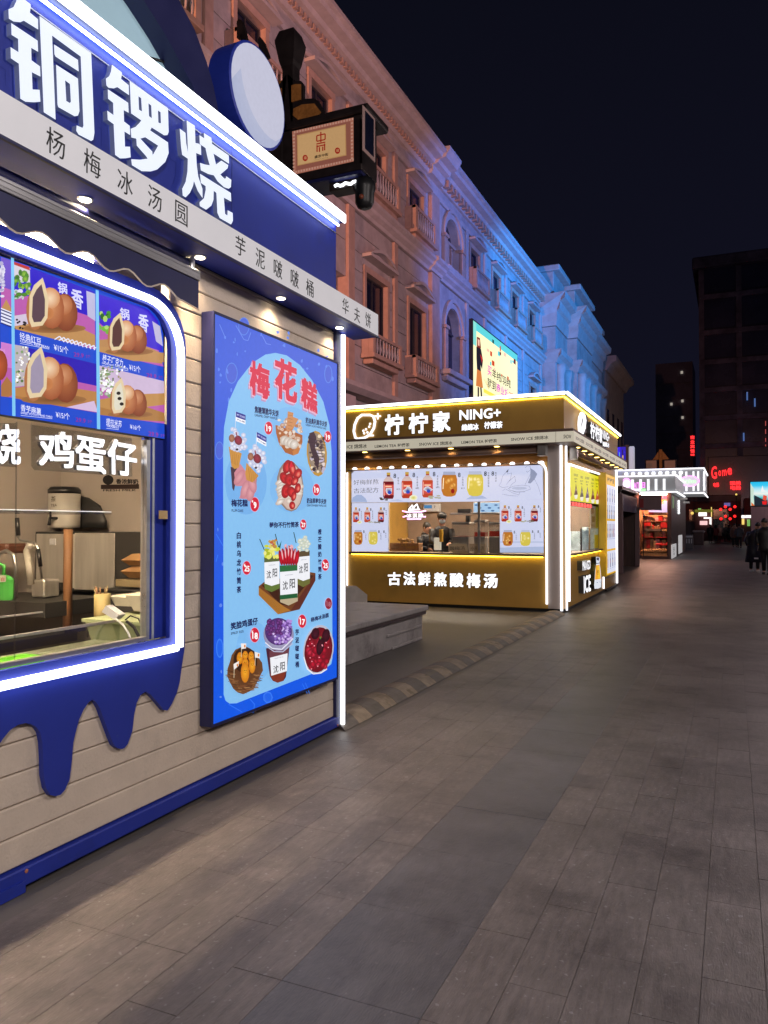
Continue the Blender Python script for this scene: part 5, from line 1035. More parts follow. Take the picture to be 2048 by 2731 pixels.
# light frames
b = MB(); b.tube([(-7.10, YF-.03, .14), (-7.10, YF-.03, 2.63)], .018, 6); b.build('front_light_frame', m_ledw, yk)
b = MB(); b.tube([(-3.075, YF-.03, .14), (-3.075, YF-.03, 2.50)]+[(-3.235+.16*math.cos(a), YF-.03, 2.52+.19*math.sin(a)) for a in (0, .4, .8, 1.2, 1.5)], .02, 6); b.build('front_light_frame', m_ledw, yk)
b = MB(); b.tube([(-2.81, YF-.02, .03), (-2.81, YF-.02, 3.0)], .024, 8); b.tube([(XS+.022, 14.2, .03), (XS+.022, 14.2, 3.0)], .018, 6); b.build('corner_light_strip', m_ledw, yk)
b = MB(); b.tube([(XS+.02, 14.44, .17), (XS+.02, 14.44, 2.62), (XS+.02, 14.50, 2.69), (XS+.02, 18.45, 2.73), (XS+.02, 18.55, 2.66), (XS+.02, 18.55, 1.06)], .022, 6); b.tube([(XS+.02, 18.35, 1.0), (XS+.02, 18.6, .97), (XS+.02, 18.6, .1)], .02, 6); b.build('side_light_frame', m_ledw, yk)
b = MB(); b.tube([(XS+.03, YE+.04, .08), (XS+.03, YE+.04, 3.0)], .026, 6); b.build('far_light_strip', m_ledw, yk)
# shelf edges with yellow wash
MB().box(-7.03, -3.125, YF-.09, YF-.001, .995, 1.035).build('counter_ledge', m_awn2, yk); b = MB(); b.box(-7.0, -3.14, YF-.05, YF-.035, .978, .994); b.build('yellow_wash_strip', m_yled, yk)
MB().box(XS+.001, XS+.09, 14.48, 18.45, 1.002, 1.04).build('counter_ledge', m_awn2, yk); b = MB(); b.box(XS+.035, XS+.05, 14.5, 18.4, .985, 1.001); b.build('yellow_wash_strip', m_yled, yk)
# glowing names on the fascia
def glow(chars, Y, dep=.03, off=.03, nm='letter', m=None, par=None):
    for t, cr_, tl, tr, bl in chars:
        o = at(cr_(*bl), y=Y); b = MB(); b.letters(t, o, at(cr_(*tr), y=Y)-at(cr_(*tl), y=Y), at(cr_(*tl), y=Y)-o, (0, -dep, 0), off, side=1); b.build(nm, [m or m_ledl, m_ledside], par or fas)
m_ledl = led('glowing_letter', (.95, .96, 1), 1.35, 'NONE')
glow([('柠', c6, (440, 300), (612, 288), (442, 490)), ('柠', c6, (660, 288), (838, 278), (662, 475)), ('家', c6, (880, 272), (1042, 262), (884, 462)), ('NING+', c6, (1128, 258), (1508, 232), (1128, 352)), ('绵绵冰', c6, (1148, 388), (1305, 378), (1148, 450)), ('柠檬茶', c7, (45, 305), (218, 298), (45, 372))], 13.757)
b = MB(); o3 = lambda x, y: at(c6(x, y), y=13.74); lem = [(225, 300), (300, 300), (330, 312), (345, 360), (335, 420), (300, 480), (250, 510), (190, 520), (165, 510), (150, 450), (158, 390), (185, 330)]
b.tube([o3(*q) for q in lem], .025, 6, closed=True)
for q in ((238, 445), (262, 432), (245, 468), (275, 460), (292, 408), (300, 382)): v = o3(*q); b.ball(v, .024, .012, .024, 8, 4)
b.tube([o3(300, 490), o3(332, 488)], .018, 6); b.tube([o3(345, 312), o3(398, 310)], .017, 6); b.tube([o3(371, 284), o3(371, 340)], .017, 6); b.build('lemon_emblem', m_ledl, fas)
glow([(t, c6, (x0, y0), (x1, y0-1), (x0, y1)) for t, x0, x1, y0, y1 in (('古', 470, 588, 1748, 1868), ('法', 612, 722, 1745, 1868), ('鲜', 748, 862, 1748, 1872), ('熬', 895, 1010, 1750, 1878), ('酸', 1040, 1165, 1755, 1885), ('梅', 1195, 1320, 1758, 1892))]+[('汤', c7, (38, 1748), (172, 1745), (38, 1885))], YF, .03, .03, par=yk.children[1])
def glowx(chars, X_, dep=.06, off=.03, m=None, par=None):
    for t, cr_, tl, tr, bl in chars:
        o = at(cr_(*bl), x=X_); b = MB(); b.letters(t, o, at(cr_(*tr), x=X_)-at(cr_(*tl), x=X_), at(cr_(*tl), x=X_)-o, (dep, 0, 0), off, side=1); b.build('letter', [m or m_ledl, m_ledside], par or fas)
glowx([('柠', c7, (1000, 300), (1043, 330), (1003, 455)), ('柠', c7, (1048, 325), (1085, 352), (1050, 480)), ('家', c7, (1088, 352), (1116, 372), (1090, 500)), ('NING+', c7, (1120, 378), (1186, 420), (1120, 462)), ('绵绵冰', c7, (1122, 490), (1186, 505), (1122, 540))], -2.70, .10)
b = MB(); o4 = lambda x, y: at(c7(x, y), x=-2.62); b.tube([o4(*q) for q in ((965, 225), (985, 240), (995, 290), (985, 370), (968, 415), (950, 400), (945, 330), (950, 260))], .035, 6, closed=True); b.build('lemon_emblem', m_ledl, fas)
MB().prism([[at(c7(*q), x=-2.699) for q in ((962, 215), (992, 230), (1005, 300), (990, 400), (968, 440), (940, 410), (932, 320), (940, 240))]], (.05, 0, 0)).build('emblem_back', m_black, fas)
glowx([('MANGO', cs, (205, 1345), (320, 1330), (205, 1485)), ('ICE', cs, (222, 1560), (322, 1535), (226, 1805))], XS, .10, .03, par=yk.children[6])
# bottle shaped light box under the side window
bl = thing('bottle_light_box', 'bottle shaped light box with a yellow drink beside the glowing words on the kiosk side', 'light box', (XS+.05, 17, .3))
bo = [(470, 1290), (520, 1295), (528, 1330), (520, 1370), (535, 1480), (545, 1620), (540, 1715), (510, 1735), (450, 1740), (445, 1690), (452, 1600), (458, 1490), (475, 1380)]
MB().prism([[at(cs(*q), x=XS+.11) for q in bo]], (-.10, 0, 0)).build('bottle_box', m_black, bl)
p = Paint('x', XS+.112, cs); p.poly(bo, '#dfe4ef'); p.poly([(478, 1300), (515, 1302), (512, 1345), (480, 1335)], '#3a3f52'); p.poly([(470, 1410), (520, 1400), (538, 1600), (456, 1612)], '#f0a81c'); p.poly([(490, 1420), (515, 1415), (528, 1590), (500, 1595)], '#f6c83a'); p.line([(475, 1385), (520, 1378)], 10, '#50566a'); p.line([(480, 1645), (495, 1655)], 8, '#50566a'); p.line([(520, 1640), (532, 1650)], 8, '#50566a'); p.text('芒', (478, 1480), (512, 1476), (478, 1540), '#7a4a08', .02); p.build('bottle_print', m_pl, bl)
# menus with bottles
def bottle(p, x, y, w, h, body, cap='#c8a24a'):
    p.poly([(x-w*.5, y+h*.38), (x-w*.42, y+h*.27), (x-w*.16, y+h*.16), (x-w*.15, y+h*.05), (x+w*.15, y+h*.05), (x+w*.16, y+h*.16), (x+w*.42, y+h*.27), (x+w*.5, y+h*.38), (x+w*.5, y+h*.92), (x+w*.4, y+h), (x-w*.4, y+h), (x-w*.5, y+h*.92)], body)
    p.poly([(x-w*.42, y+h*.27), (x-w*.16, y+h*.15), (x+w*.16, y+h*.15), (x+w*.42, y+h*.27), (x+w*.46, y+h*.34), (x-w*.46, y+h*.34)], '#c9b4b4'); p.poly([(x-w*.17, y), (x+w*.17, y), (x+w*.17, y+h*.1), (x-w*.17, y+h*.1)], cap)
    p.poly([(x-w*.49, y+h*.46), (x+w*.49, y+h*.46), (x+w*.49, y+h*.86), (x-w*.49, y+h*.86)], '#c8504a'); p.ell(x+w*.05, y+h*.7, w*.36, h*.13, '#3a3f7a', '#d8dcec', 0, 8, jit=.3); p.ell(x+w*.1, y+h*.76, w*.2, h*.07, '#2a4ab8', n=7); p.line([(x-w*.3, y+h*.53), (x+w*.3, y+h*.53)], h*.05, '#f0c8a8'); p.line([(x-w*.4, y+h*.4), (x-w*.4, y+h*.9)], w*.06, '#e8b0a0')
def jar(p, x, y, w, h, body, rim):
    p.poly([(x-w*.38, y), (x+w*.38, y), (x+w*.4, y+h*.13), (x-w*.4, y+h*.13)], rim); p.poly([(x-w*.42, y+h*.13), (x+w*.42, y+h*.13), (x+w*.5, y+h*.3), (x+w*.5, y+h*.75), (x+w*.38, y+h*.95), (x+w*.15, y+h), (x-w*.15, y+h), (x-w*.38, y+h*.95), (x-w*.5, y+h*.75), (x-w*.5, y+h*.3)], body)
    for i in range(7): p.ell(x+random.uniform(-.3, .3)*w, y+h*random.uniform(.3, .85), w*.15, h*.1, random.choice(['#f2e6a0', '#e8d878', '#f6efc0']) if body > '#c8b' else random.choice(['#e8b05a', '#c07a2a', '#f0c878']), body, n=7)
    if body < '#c8b': p.ell(x+w*.22, y+h*.78, w*.12, h*.1, '#8e1c1c', n=8)
    p.line([(x-w*.36, y+h*.25), (x-w*.4, y+h*.7)], w*.05, '#f4f0d8')
def leaf(p, x, y, w, h, c):
    for i in range(8): p.ell(x+random.uniform(-.5, .5)*w, y+random.uniform(-.4, .5)*h, w*.2, h*.25, c, n=6)
ym = thing('bottle_menu_panel', 'wide white menu panel with bottles, jars and ink drawings across the yellow kiosk front', 'menu board', (-5.1, YF, 2.03), 'bottle menu panels')
MB().box(-7.03, -3.125, YF+.012, YF+.06, 2.03, 2.66).build('panel_body', m_white, ym)
p = Paint('y', YF+.011, c6, -1)
qq = lambda x, y: q_(x, y)
p.poly([(130, 840), (160, 812), (1382, 778), qq(560, 705), qq(595, 750), qq(602, 1040), qq(0, 1062), (470, 1104), (130, 1107)], '#ccd2ee')
p.poly([(130, 1100), (140, 1060), (180, 1035), (220, 1035), (260, 1070), (275, 1102)], '#9fb0d6'); p.poly([(480, 1090), (560, 1075), (620, 1098)], '#b4c0e0'); p.poly([(1180, 1078), (1260, 1030), (1340, 1045), (1382, 1070)], '#a8b6da')
p.text('好梅鲜熬', (148, 898), (378, 890), (148, 945), '#23242c', -.008); p.text('古法配方', (150, 975), (378, 966), (150, 1022), '#23242c', -.008)
for x, y, body in ((470, 830, '#6a1420'), (640, 825, '#b03a22'), (830, 818, '#b8452a')): bottle(p, x, y, 98, 242, body)
for x, y, t in ((528, 840, '酸梅汤'), (703, 832, '桂花酸梅汤'), (890, 824, '茉莉酸梅汤'), (1122, 832, '小吊梨汤'), (1362, 820, '')):
    p.text('8', (x-12, y), (x+12, y-1), (x-12, y+42), '#202028', .012)
    if t: p.column(t, x+32, y+32, y+32+24*len(t), 15, '#3a3c4a', .0); p.text('¥13', (x+16, y+135), (x+48, y+134), (x+16, y+152), '#3a3c4a', 0)
jar(p, 1030, 822, 145, 230, '#b8742a', '#a8aec8'); jar(p, 1268, 818, 150, 230, '#d2c04e', '#b8bed6')
leaf(p, 430, 1072, 80, 24, '#4a4438'); p.ell(700, 1062, 38, 26, '#c8c43a', '#eef0dc', n=12); leaf(p, 890, 1052, 100, 30, '#a8a890')
for x, t in ((52, '冰糖银耳雪梨'), (122, '鲜榨汤饮')): X_, Y_ = qq(x, 775); p.text('8', (X_-12, Y_), (X_+12, Y_-1), (X_-12, Y_+40), '#202028', .012); p.column(t, X_+28, Y_+5, Y_+5+24*len(t), 15, '#3a3c4a', 0)
ink = '#6a7088'
def ln(pts, w=2.2, c=ink): p.line([qq(*q) for q in pts], w, c)
for pts in ([(200, 880), (215, 820), (245, 785), (270, 755), (262, 800), (300, 790), (290, 850), (250, 900)], [(200, 880), (180, 910), (215, 930), (270, 920)], [(275, 870), (330, 820), (340, 870), (300, 900), (275, 940)], [(265, 940), (320, 915), (400, 905), (470, 915), (480, 945), (420, 965), (330, 965), (275, 950)], [(280, 950), (350, 975), (430, 970)], [(215, 960), (240, 940), (300, 975), (370, 1000), (380, 970)], [(430, 740), (450, 722), (478, 728), (480, 760), (450, 785), (440, 770)], [(430, 900), (450, 860), (480, 800)], [(520, 850), (555, 920), (580, 1000)], [(210, 990), (280, 1005), (360, 1010)]): ln(pts)
p.poly([qq(*q) for q in ((482, 745), (520, 770), (545, 800), (520, 850), (480, 890), (455, 885), (478, 830))], '#8f97b4'); p.poly([qq(*q) for q in ((245, 785), (272, 752), (262, 782))], '#3a3e50'); p.ell(*qq(375, 935), 70, 14, '#b4bcd8', n=14)
p.build('menu_print', m_pl, ym)
for s_ in (0, 1):
    t = thing('bottle_menu_panel', ['white menu panel with three bottles and two jars left of the kiosk window', 'white menu panel with three bottles and two jars right of the kiosk window'][s_], 'menu board', (-6.6 if not s_ else -3.5, YF, 1.04), 'bottle menu panels')
    if s_: MB().box(-3.955, -3.14, YF+.012, YF+.05, 1.05, 2.025).build('panel_body', m_white, t); p = Paint('y', YF+.011, c7, -1); bx = [(188, 1052), (602, 1042), (606, 1548), (190, 1546)]
    else: MB().box(-7.02, -6.205, YF+.012, YF+.05, 1.045, 2.025).build('panel_body', m_white, t); p = Paint('y', YF+.011, c6, -1); bx = [(132, 1112), (468, 1108), (468, 1558), (132, 1556)]
    p.poly(bx, '#ccd2ee')
    if s_:
        p.poly([(190, 1500), (606, 1490), (606, 1548), (190, 1546)], '#aab8d8'); p.poly([(188, 1440), (606, 1440), (606, 1455), (188, 1455)], '#b8c2de')
        for x, c in ((237, '#a8301e'), (362, '#b03a22'), (517, '#6a1420')): bottle(p, x, 1097, 68, 155, c)
        p.ell(275, 1252, 26, 17, '#c8c43a', '#eef0dc', n=10); leaf(p, 410, 1248, 60, 16, '#a8a890'); leaf(p, 480, 1250, 60, 18, '#7a7464')
        jar(p, 264, 1332, 98, 152, '#b8742a', '#a8aec8'); jar(p, 432, 1332, 100, 152, '#d2c04e', '#b8bed6')
        L8 = [(275, 1105, '桂花酸梅汤'), (403, 1105, '茉莉酸梅汤'), (557, 1097, '酸梅汤'), (327, 1340, '小吊梨汤'), (500, 1335, '冰糖雪梨'), (554, 1335, '鲜榨汤')]
    else:
        for x, c in ((170, '#b03a22'), (274, '#b8452a'), (400, '#5a1420')): bottle(p, x, 1150, 56, 138, c)
        p.ell(203, 1288, 22, 14, '#c8c43a', '#eef0dc', n=10); leaf(p, 312, 1284, 50, 14, '#a8a890'); leaf(p, 370, 1288, 50, 16, '#7a7464')
        jar(p, 190, 1360, 82, 136, '#b8742a', '#a8aec8'); jar(p, 328, 1358, 84, 136, '#d2c04e', '#b8bed6')
        L8 = [(202, 1160, '桂花酸梅汤'), (306, 1158, '茉莉酸梅汤'), (430, 1152, '酸梅汤'), (243, 1362, '小吊梨汤'), (382, 1362, '冰糖雪梨'), (428, 1362, '鲜榨汤')]
    for x, y, tx in L8: p.text('8', (x-7, y), (x+7, y), (x-7, y+26), '#202028', .012); p.column(tx, x+18, y+22, y+22+17*len(tx), 10, '#3a3c4a', 0)
    p.build('menu_print', m_pl, t)
# serving window
MB().box(-6.20, -3.96, YF+.02, YF+.026, 1.04, 2.03).build('window_pane', m_glass, yk)
b = MB()
for x in (-4.36,): b.box(x-.02, x+.02, YF+.015, YF+.05, 1.04, 2.03)
b.build('window_bar', m_silver, yk)
MB().box(-6.6, -3.2, YF+.1, YF+.7, .9, 1.03).build('inner_counter', mat('inner_counter', (.35, .28, .2), .4), yk)
m_ceil2 = led('ceiling_lamp_warm', (1, .84, .64), 58)
for x in (-6.0, -4.4): MB().box(x-.5, x+.5, 15.0, 15.3, 2.955, 2.985).build('ceiling_light', m_ceil2, yk)
MB().box(-3.5, -3.0, 15.5, 17.0, 2.955, 2.985).build('ceiling_light', m_ceil2, yk)
def C6(x, y, Y): return at(c6(x, y), y=Y)
def rect6(b, x0, y0, x1, y1, Y, dep, bev=.004): a, c = C6(x0, y0, Y), C6(x1, y1, Y); return b.box(a.x, c.x, Y, Y+dep, c.z, a.z, bev)
# shaved ice sign
m_pink = led('pink_tube', (1, .45, .9), 2.2, 'NONE')
t = thing('ice_sign', 'small white and pink glowing shaved ice sign hanging in the yellow kiosk window', 'lit sign', tuple(C6(710, 1200, YF-.0)))
b = MB(); V6 = lambda q: C6(q[0], q[1], YF+.09)
MB().prism([[V6(q) for q in ((590, 1180), (640, 1185), (655, 1150), (700, 1115), (755, 1130), (765, 1180), (822, 1175), (800, 1210), (815, 1240), (770, 1270), (640, 1270), (600, 1240), (615, 1210))]], (0, .01, 0)).build('acrylic_plate', m_acryl, t)
for pts in ([(600, 1185), (650, 1195), (770, 1192), (815, 1182)], [(605, 1240), (640, 1230)], [(785, 1235), (815, 1238)], [(645, 1260), (770, 1258)]): b.tube([V6(q)-Vector((0, .015, 0)) for q in pts], .014, 5)
b.build('pink_tube', m_pink, t); b = MB()
for pts in ([(660, 1170), (690, 1130), (705, 1170)], [(690, 1165), (735, 1120), (748, 1165)], [(655, 1175), (760, 1170)]): b.tube([V6(q)-Vector((0, .015, 0)) for q in pts], .014, 5)
b.build('white_tube', m_ledw, t)
glow([('冰', c6, (640, 1208), (685, 1206), (640, 1250)), ('淇', c6, (692, 1206), (735, 1204), (692, 1250)), ('淋', c6, (742, 1204), (790, 1202), (742, 1250))], YF+.07, .01, .03, par=t)
# drink dispensers, cards, sign boards on the counter
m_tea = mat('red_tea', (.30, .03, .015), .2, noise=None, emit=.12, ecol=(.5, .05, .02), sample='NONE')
def dispenser(x0, x1, yt, yl, yb, label, Y=YF+.3):
    a, c = C6(x0, yt, Y), C6(x1, yb, Y); l = C6(x0, yl, Y); xm, r = (a.x+c.x)/2, (c.x-a.x)/2; t = thing('drink_dispenser', label, 'dispenser', (xm, Y+r, 1.031), 'drink dispensers in the yellow kiosk')
    MB().box(xm-r, xm+r, Y, Y+2*r, c.z+.06, a.z).build('clear_tank', m_acryl, t); MB().box(xm-r*.95, xm+r*.95, Y+.005, Y+2*r-.01, c.z+.065, l.z).build('tea', m_tea, t)
    MB().box(xm-r*1.05, xm+r*1.05, Y-.01, Y+2*r+.01, a.z+.001, a.z+.05, .008).build('lid', m_steel, t); MB().box(xm-r, xm+r, Y-.01, Y+2*r, 1.031, c.z+.055, .006).build('base', m_steel, t)
dispenser(1058, 1210, 1310, 1420, 1450, 'clear drink dispenser with little red tea in the middle of the kiosk window'); dispenser(1258, 1360, 1290, 1380, 1450, 'clear cold drink dispenser full of red tea just left of the window bar'); dispenser(1395, 1520, 1310, 1370, 1450, 'clear cold drink dispenser with red tea at the right of the window bar')
for x0, x1, tx, lb in ((1022, 1185, '酸梅汤', 'handwritten price card below the first drink dispenser'), (1215, 1360, '小吊梨汤', 'handwritten price card below the second drink dispenser')):
    b = MB(); rect6(b, x0, 1487, x1, 1556, YF+.12, .008, 0); o = tag(b.build('price_card', mat('card', (.5, .44, .34), .7)), lb, 'card', 'handwritten cards'); p = Paint('y', YF+.119, c6, -1); p.text(tx, (x0+14, 1510), (x1-12, 1508), (x0+14, 1548), '#2a2018', -.005); p.build('handwriting', m_pd, o)
t = thing('wooden_sign_box', 'brown wooden box with gold script and pastries at the left of the window', 'box', tuple(C6(620, 1556, YF+.15)))
b = MB(); rect6(b, 480, 1478, 750, 1556, YF+.15, .2); b.build('box', m_wood, t); p = Paint('y', YF+.149, c6, -1); p.text('ICE', (585, 1485), (640, 1482), (585, 1510), '#c89a3a', .0); p.text('Dessert', (630, 1502), (735, 1498), (630, 1530), '#c89a3a', .0); p.build('gold_script', m_pd, t)
b = MB()
for i in range(14): v = C6(random.uniform(565, 700), random.uniform(1440, 1476), YF+.2); b.ball(v, .035, .03, .025, 7, 4)
o = b.build('pastries', mat('pastry', (.5, .28, .1), .6), t); o['kind'] = 'stuff'
b = MB(); rect6(b, 510, 1200, 640, 1385, 17.36, .03); o = tag(b.build('wall_poster', mat('cream_poster', (.5, .38, .22), .6)), 'cream poster with carrots shapes on the kitchen wall behind the ice sign', 'poster'); p = Paint('y', 17.355, c6, -1)
for i in range(4): p.poly([(540+i*22, 1225), (552+i*22, 1225), (556+i*22, 1285), (546+i*22, 1290)], '#b8461e')
p.text('冰品', (560, 1340), (620, 1338), (560, 1378), '#8a2a1a', .0); p.build('poster_print', m_pd, o)
b = MB(); rect6(b, 792, 1118, 940, 1190, 17.3, .1); o = tag(b.build('wall_screen', m_white), 'small white screen on the kitchen wall above the left clerk', 'screen'); p = Paint('y', 17.295, c6, -1); p.poly([(797, 1130), (870, 1130), (870, 1160), (797, 1160)], '#3a7ab0'); p.text('7', (888, 1135), (902, 1135), (888, 1158), '#20242c', .02); p.build('screen_print', m_pl, o)
b = MB(); rect6(b, 1250, 1105, 1560, 1200, 16.9, .05); o = tag(b.build('fish_poster', m_white), 'blue and white shelf poster on the kitchen wall behind the window bar', 'poster'); p = Paint('y', 16.89, c6, -1); p.poly([(1255, 1110), (1550, 1105), (1550, 1195), (1255, 1195)], '#8fb4d8')
for i in range(9): p.ell(1280+i*30, 1130+(i % 3)*26, 18, 8, '#2a5a96', n=7)
p.build('poster_print', m_pl, o)
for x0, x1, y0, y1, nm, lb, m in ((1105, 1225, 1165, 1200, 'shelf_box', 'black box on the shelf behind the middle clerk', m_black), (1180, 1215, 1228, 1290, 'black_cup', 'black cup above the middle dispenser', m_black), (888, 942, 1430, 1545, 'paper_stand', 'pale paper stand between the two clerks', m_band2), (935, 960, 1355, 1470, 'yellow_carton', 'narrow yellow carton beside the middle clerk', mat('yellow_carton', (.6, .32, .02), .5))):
    b = MB(); rect6(b, x0, y0, x1, y1, YF+1.1 if y0 < 1300 else YF+.35, .1, .006); tag(b.build(nm, m), lb, nm.replace('_', ' '))
b = MB(); rect6(b, 1040, 1202, 1560, 1214, YF+1.1, .3); rect6(b, 1050, 1290, 1240, 1300, YF+1.1, .3); o = tag(b.build('wall_shelf', m_steel), 'steel shelf across the right half of the yellow kiosk kitchen', 'shelf')
# side window of the yellow kiosk
sm = thing('yellow_menu_screen', 'bright yellow menu with cones above the side window of the yellow kiosk', 'menu board', (XS, 16.4, 2.03))
MB().box(XS-.06, XS-.006, 14.5, 18.4, 2.03, 2.67).build('panel_body', m_black, sm)
p = Paint('x', XS-.005, cs); p.poly([(76, 12), (520, 165), (520, 555), (80, 498)], '#d8d21a')
for x, y, c, l in ((188, 255, '#5a2a14', 'CHOCOLATE'), (270, 285, '#3a3428', 'OREO'), (348, 298, '#4a2a6a', 'BLUEBERRY'), (425, 318, '#6a2418', 'TARO'), (487, 325, '#b0402e', 'STRAWBERRY')):
    p.poly([(x-26, y+155), (x+26, y+165), (x+16, y+220), (x-12, y+222)], '#e8e4dc'); p.poly([(x, y), (x+10, y+60), (x+26, y+160), (x-26, y+170), (x-8, y+80)], c); p.ell(x+4, y+95, 9, 28, '#d8c8b0', c, n=8)
    w = 30 if len(l) > 4 else 18; p.text(l, (x-w, y-155+20), (x+w, y-143+20), (x-w, y-120+20), '#4a4408', .02); p.text('圣代', (x-22, y-95+20), (x+20, y-88+20), (x-22, y-70+20), '#4a4408', .01); p.text('¥8', (x-16, y-55+20), (x+8, y-50+20), (x-16, y-32+20), '#4a4408', .01)
p.poly([(78, 220), (110, 300), (130, 420), (100, 470), (78, 470)], '#c88a3a'); p.build('menu_print', m_pl, sm)
m_redled = led('red_scroller', (1, .03, .02), 1.6, 'NONE')
b = MB(); b.box(XS-.05, XS-.012, 14.5, 17.2, 1.93, 2.022); o = tag(b.build('red_scroller', m_black), 'narrow red scrolling letter display under the yellow menu', 'display'); b = MB()
for i, ch_ in enumerate('欢迎光临新品特惠'): b.letters(ch_, (XS-.0115, 14.56+i*.33, 1.935), (0, .27, 0), (0, 0, .078), (.002, 0, 0), .02)
b.build('red_letters', m_redled, o)
MB().box(XS-.03, XS-.024, 14.5, 18.4, 1.04, 1.92).build('side_pane', m_glass, yk); b = MB(); b.box(XS-.05, XS-.02, 15.98, 16.03, 1.04, 1.5); b.build('side_bar', m_black, yk)
MB().box(-3.5, XS-.09, 14.5, 18.4, .9, 1.02).build('side_counter', m_beige, yk)
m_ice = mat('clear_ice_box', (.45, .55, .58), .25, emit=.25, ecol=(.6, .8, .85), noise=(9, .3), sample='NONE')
a, c = at(cs(285, 920), x=-2.95), at(cs(520, 1185), x=-2.95); t = thing('cup_rack', 'pale blue rack of clear plastic cups standing in the side window', 'cup rack', (-3.0, (a.y+c.y)/2, 1.021))
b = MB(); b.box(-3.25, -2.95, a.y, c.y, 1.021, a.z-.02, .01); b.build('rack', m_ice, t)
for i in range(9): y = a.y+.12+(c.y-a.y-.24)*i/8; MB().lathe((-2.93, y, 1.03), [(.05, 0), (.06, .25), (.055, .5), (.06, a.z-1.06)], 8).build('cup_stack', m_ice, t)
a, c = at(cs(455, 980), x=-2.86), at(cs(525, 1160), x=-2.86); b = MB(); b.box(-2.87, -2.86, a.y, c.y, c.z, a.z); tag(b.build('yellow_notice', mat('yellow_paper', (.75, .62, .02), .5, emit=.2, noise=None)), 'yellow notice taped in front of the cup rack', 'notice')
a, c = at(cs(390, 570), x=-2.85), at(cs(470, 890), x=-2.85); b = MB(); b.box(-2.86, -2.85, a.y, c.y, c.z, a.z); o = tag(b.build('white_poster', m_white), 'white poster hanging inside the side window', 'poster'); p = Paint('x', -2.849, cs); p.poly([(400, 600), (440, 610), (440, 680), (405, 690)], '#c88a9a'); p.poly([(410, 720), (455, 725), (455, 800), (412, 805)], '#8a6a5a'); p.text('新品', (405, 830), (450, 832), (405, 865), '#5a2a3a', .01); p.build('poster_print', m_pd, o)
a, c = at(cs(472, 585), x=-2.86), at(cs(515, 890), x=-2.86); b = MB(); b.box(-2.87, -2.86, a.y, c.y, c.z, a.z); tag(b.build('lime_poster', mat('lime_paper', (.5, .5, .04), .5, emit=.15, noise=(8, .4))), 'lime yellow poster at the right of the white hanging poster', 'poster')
t = thing('ice_machine', 'gold coloured shaved ice machine standing in the side window', 'machine', (-3.15, 15.3, 1.021)); m_gold = mat('gold_metal', (.45, .30, .10), .35, .5, noise=(9, .15))
for r_, z0, z1 in ((.17, 1.021, 1.06), (.05, 1.06, 1.5), (.14, 1.5, 1.72), (.2, 1.78, 1.84)): MB().lathe((-3.1, 15.35, z0), [(r_, 0), (r_, z1-z0)], 12).build('machine_part', m_gold, t)
MB().lathe((-3.1, 15.35, 1.72), [(.06, 0), (.2, .06)], 12).build('hopper', m_gold, t)
# tall print box on the far side wall
tb = thing('product_light_box', 'tall yellow edged light box with rows of small bottles beside the side window', 'poster', (-2.7, 20, .37))
XB = -2.60; a, c = at(cs(612, 140), x=XB), at(cs(755, 1500), x=XB); ya, yb, za, zb = a.y, at(cs(750, 1500), x=XB).y, .44, 2.72
MB().box(XS+.001, XB-.003, ya-.02, yb+.02, za-.03, zb+.04, .012).build('box', mat('yellow_box', (.55, .33, .02), .45, emit=.1, ecol=(.9, .6, .05), noise=(3, .06)), tb)
p = Paint('x', XB, cs); G = lambda u, v: Vector((XB, ya+(yb-ya)*u, zb+(za-zb)*v))
def R_(u0, v0, u1, v1, c): p.poly([G(u0, v0), G(u1, v0), G(u1, v1), G(u0, v1)], c, px=False)
R_(0, 0, 1, 1, '#e8b428'); R_(.08, .1, 1, .985, '#d8dcf0'); R_(.08, .44, 1, .462, '#e8b428'); R_(.08, .745, 1, .765, '#e8b428')
def GT(t, u0, v0, u1, v1, c, off=.02): V, F, _ = glyphs(t, off); p.k += 1; o = G(u0, v1); eu = G(u1, v1)-o; ev = G(u0, v0)-o; p.add([p.lift(o+eu*a+ev*b) for a, b in V], F, S(c))
GT('柠柠家', .1, .02, .9, .075, '#5a4408')
for v0, n, cc in ((.13, 4, ['#20242c']), (.30, 5, ['#2c3a34']), (.49, 6, ['#3a2a2a', '#8a4a4a', '#2a2a34']), (.79, 4, ['#20242c', '#8a5a4a', '#3a3a4a'])):
    for i in range(n):
        u = .17+.76*i/(n-1)-.05; c = random.choice(cc); R_(u, v0, u+.035, v0+.13, c); R_(u-.012, v0+.05, u+.047, v0+.14, c); R_(u, v0+.07, u+.035, v0+.1, random.choice(['#c8ccd8', '#b04a3a', '#d8a84a']))
        GT('¥13', u-.03, v0+.148, u+.06, v0+.158, '#3a3f7a')
p.build('product_print', m_pl, tb)
MB().box(XS+.001, XS+.05, 18.9, 20.6, .02, .06).build('kick_plate', m_black, yk)

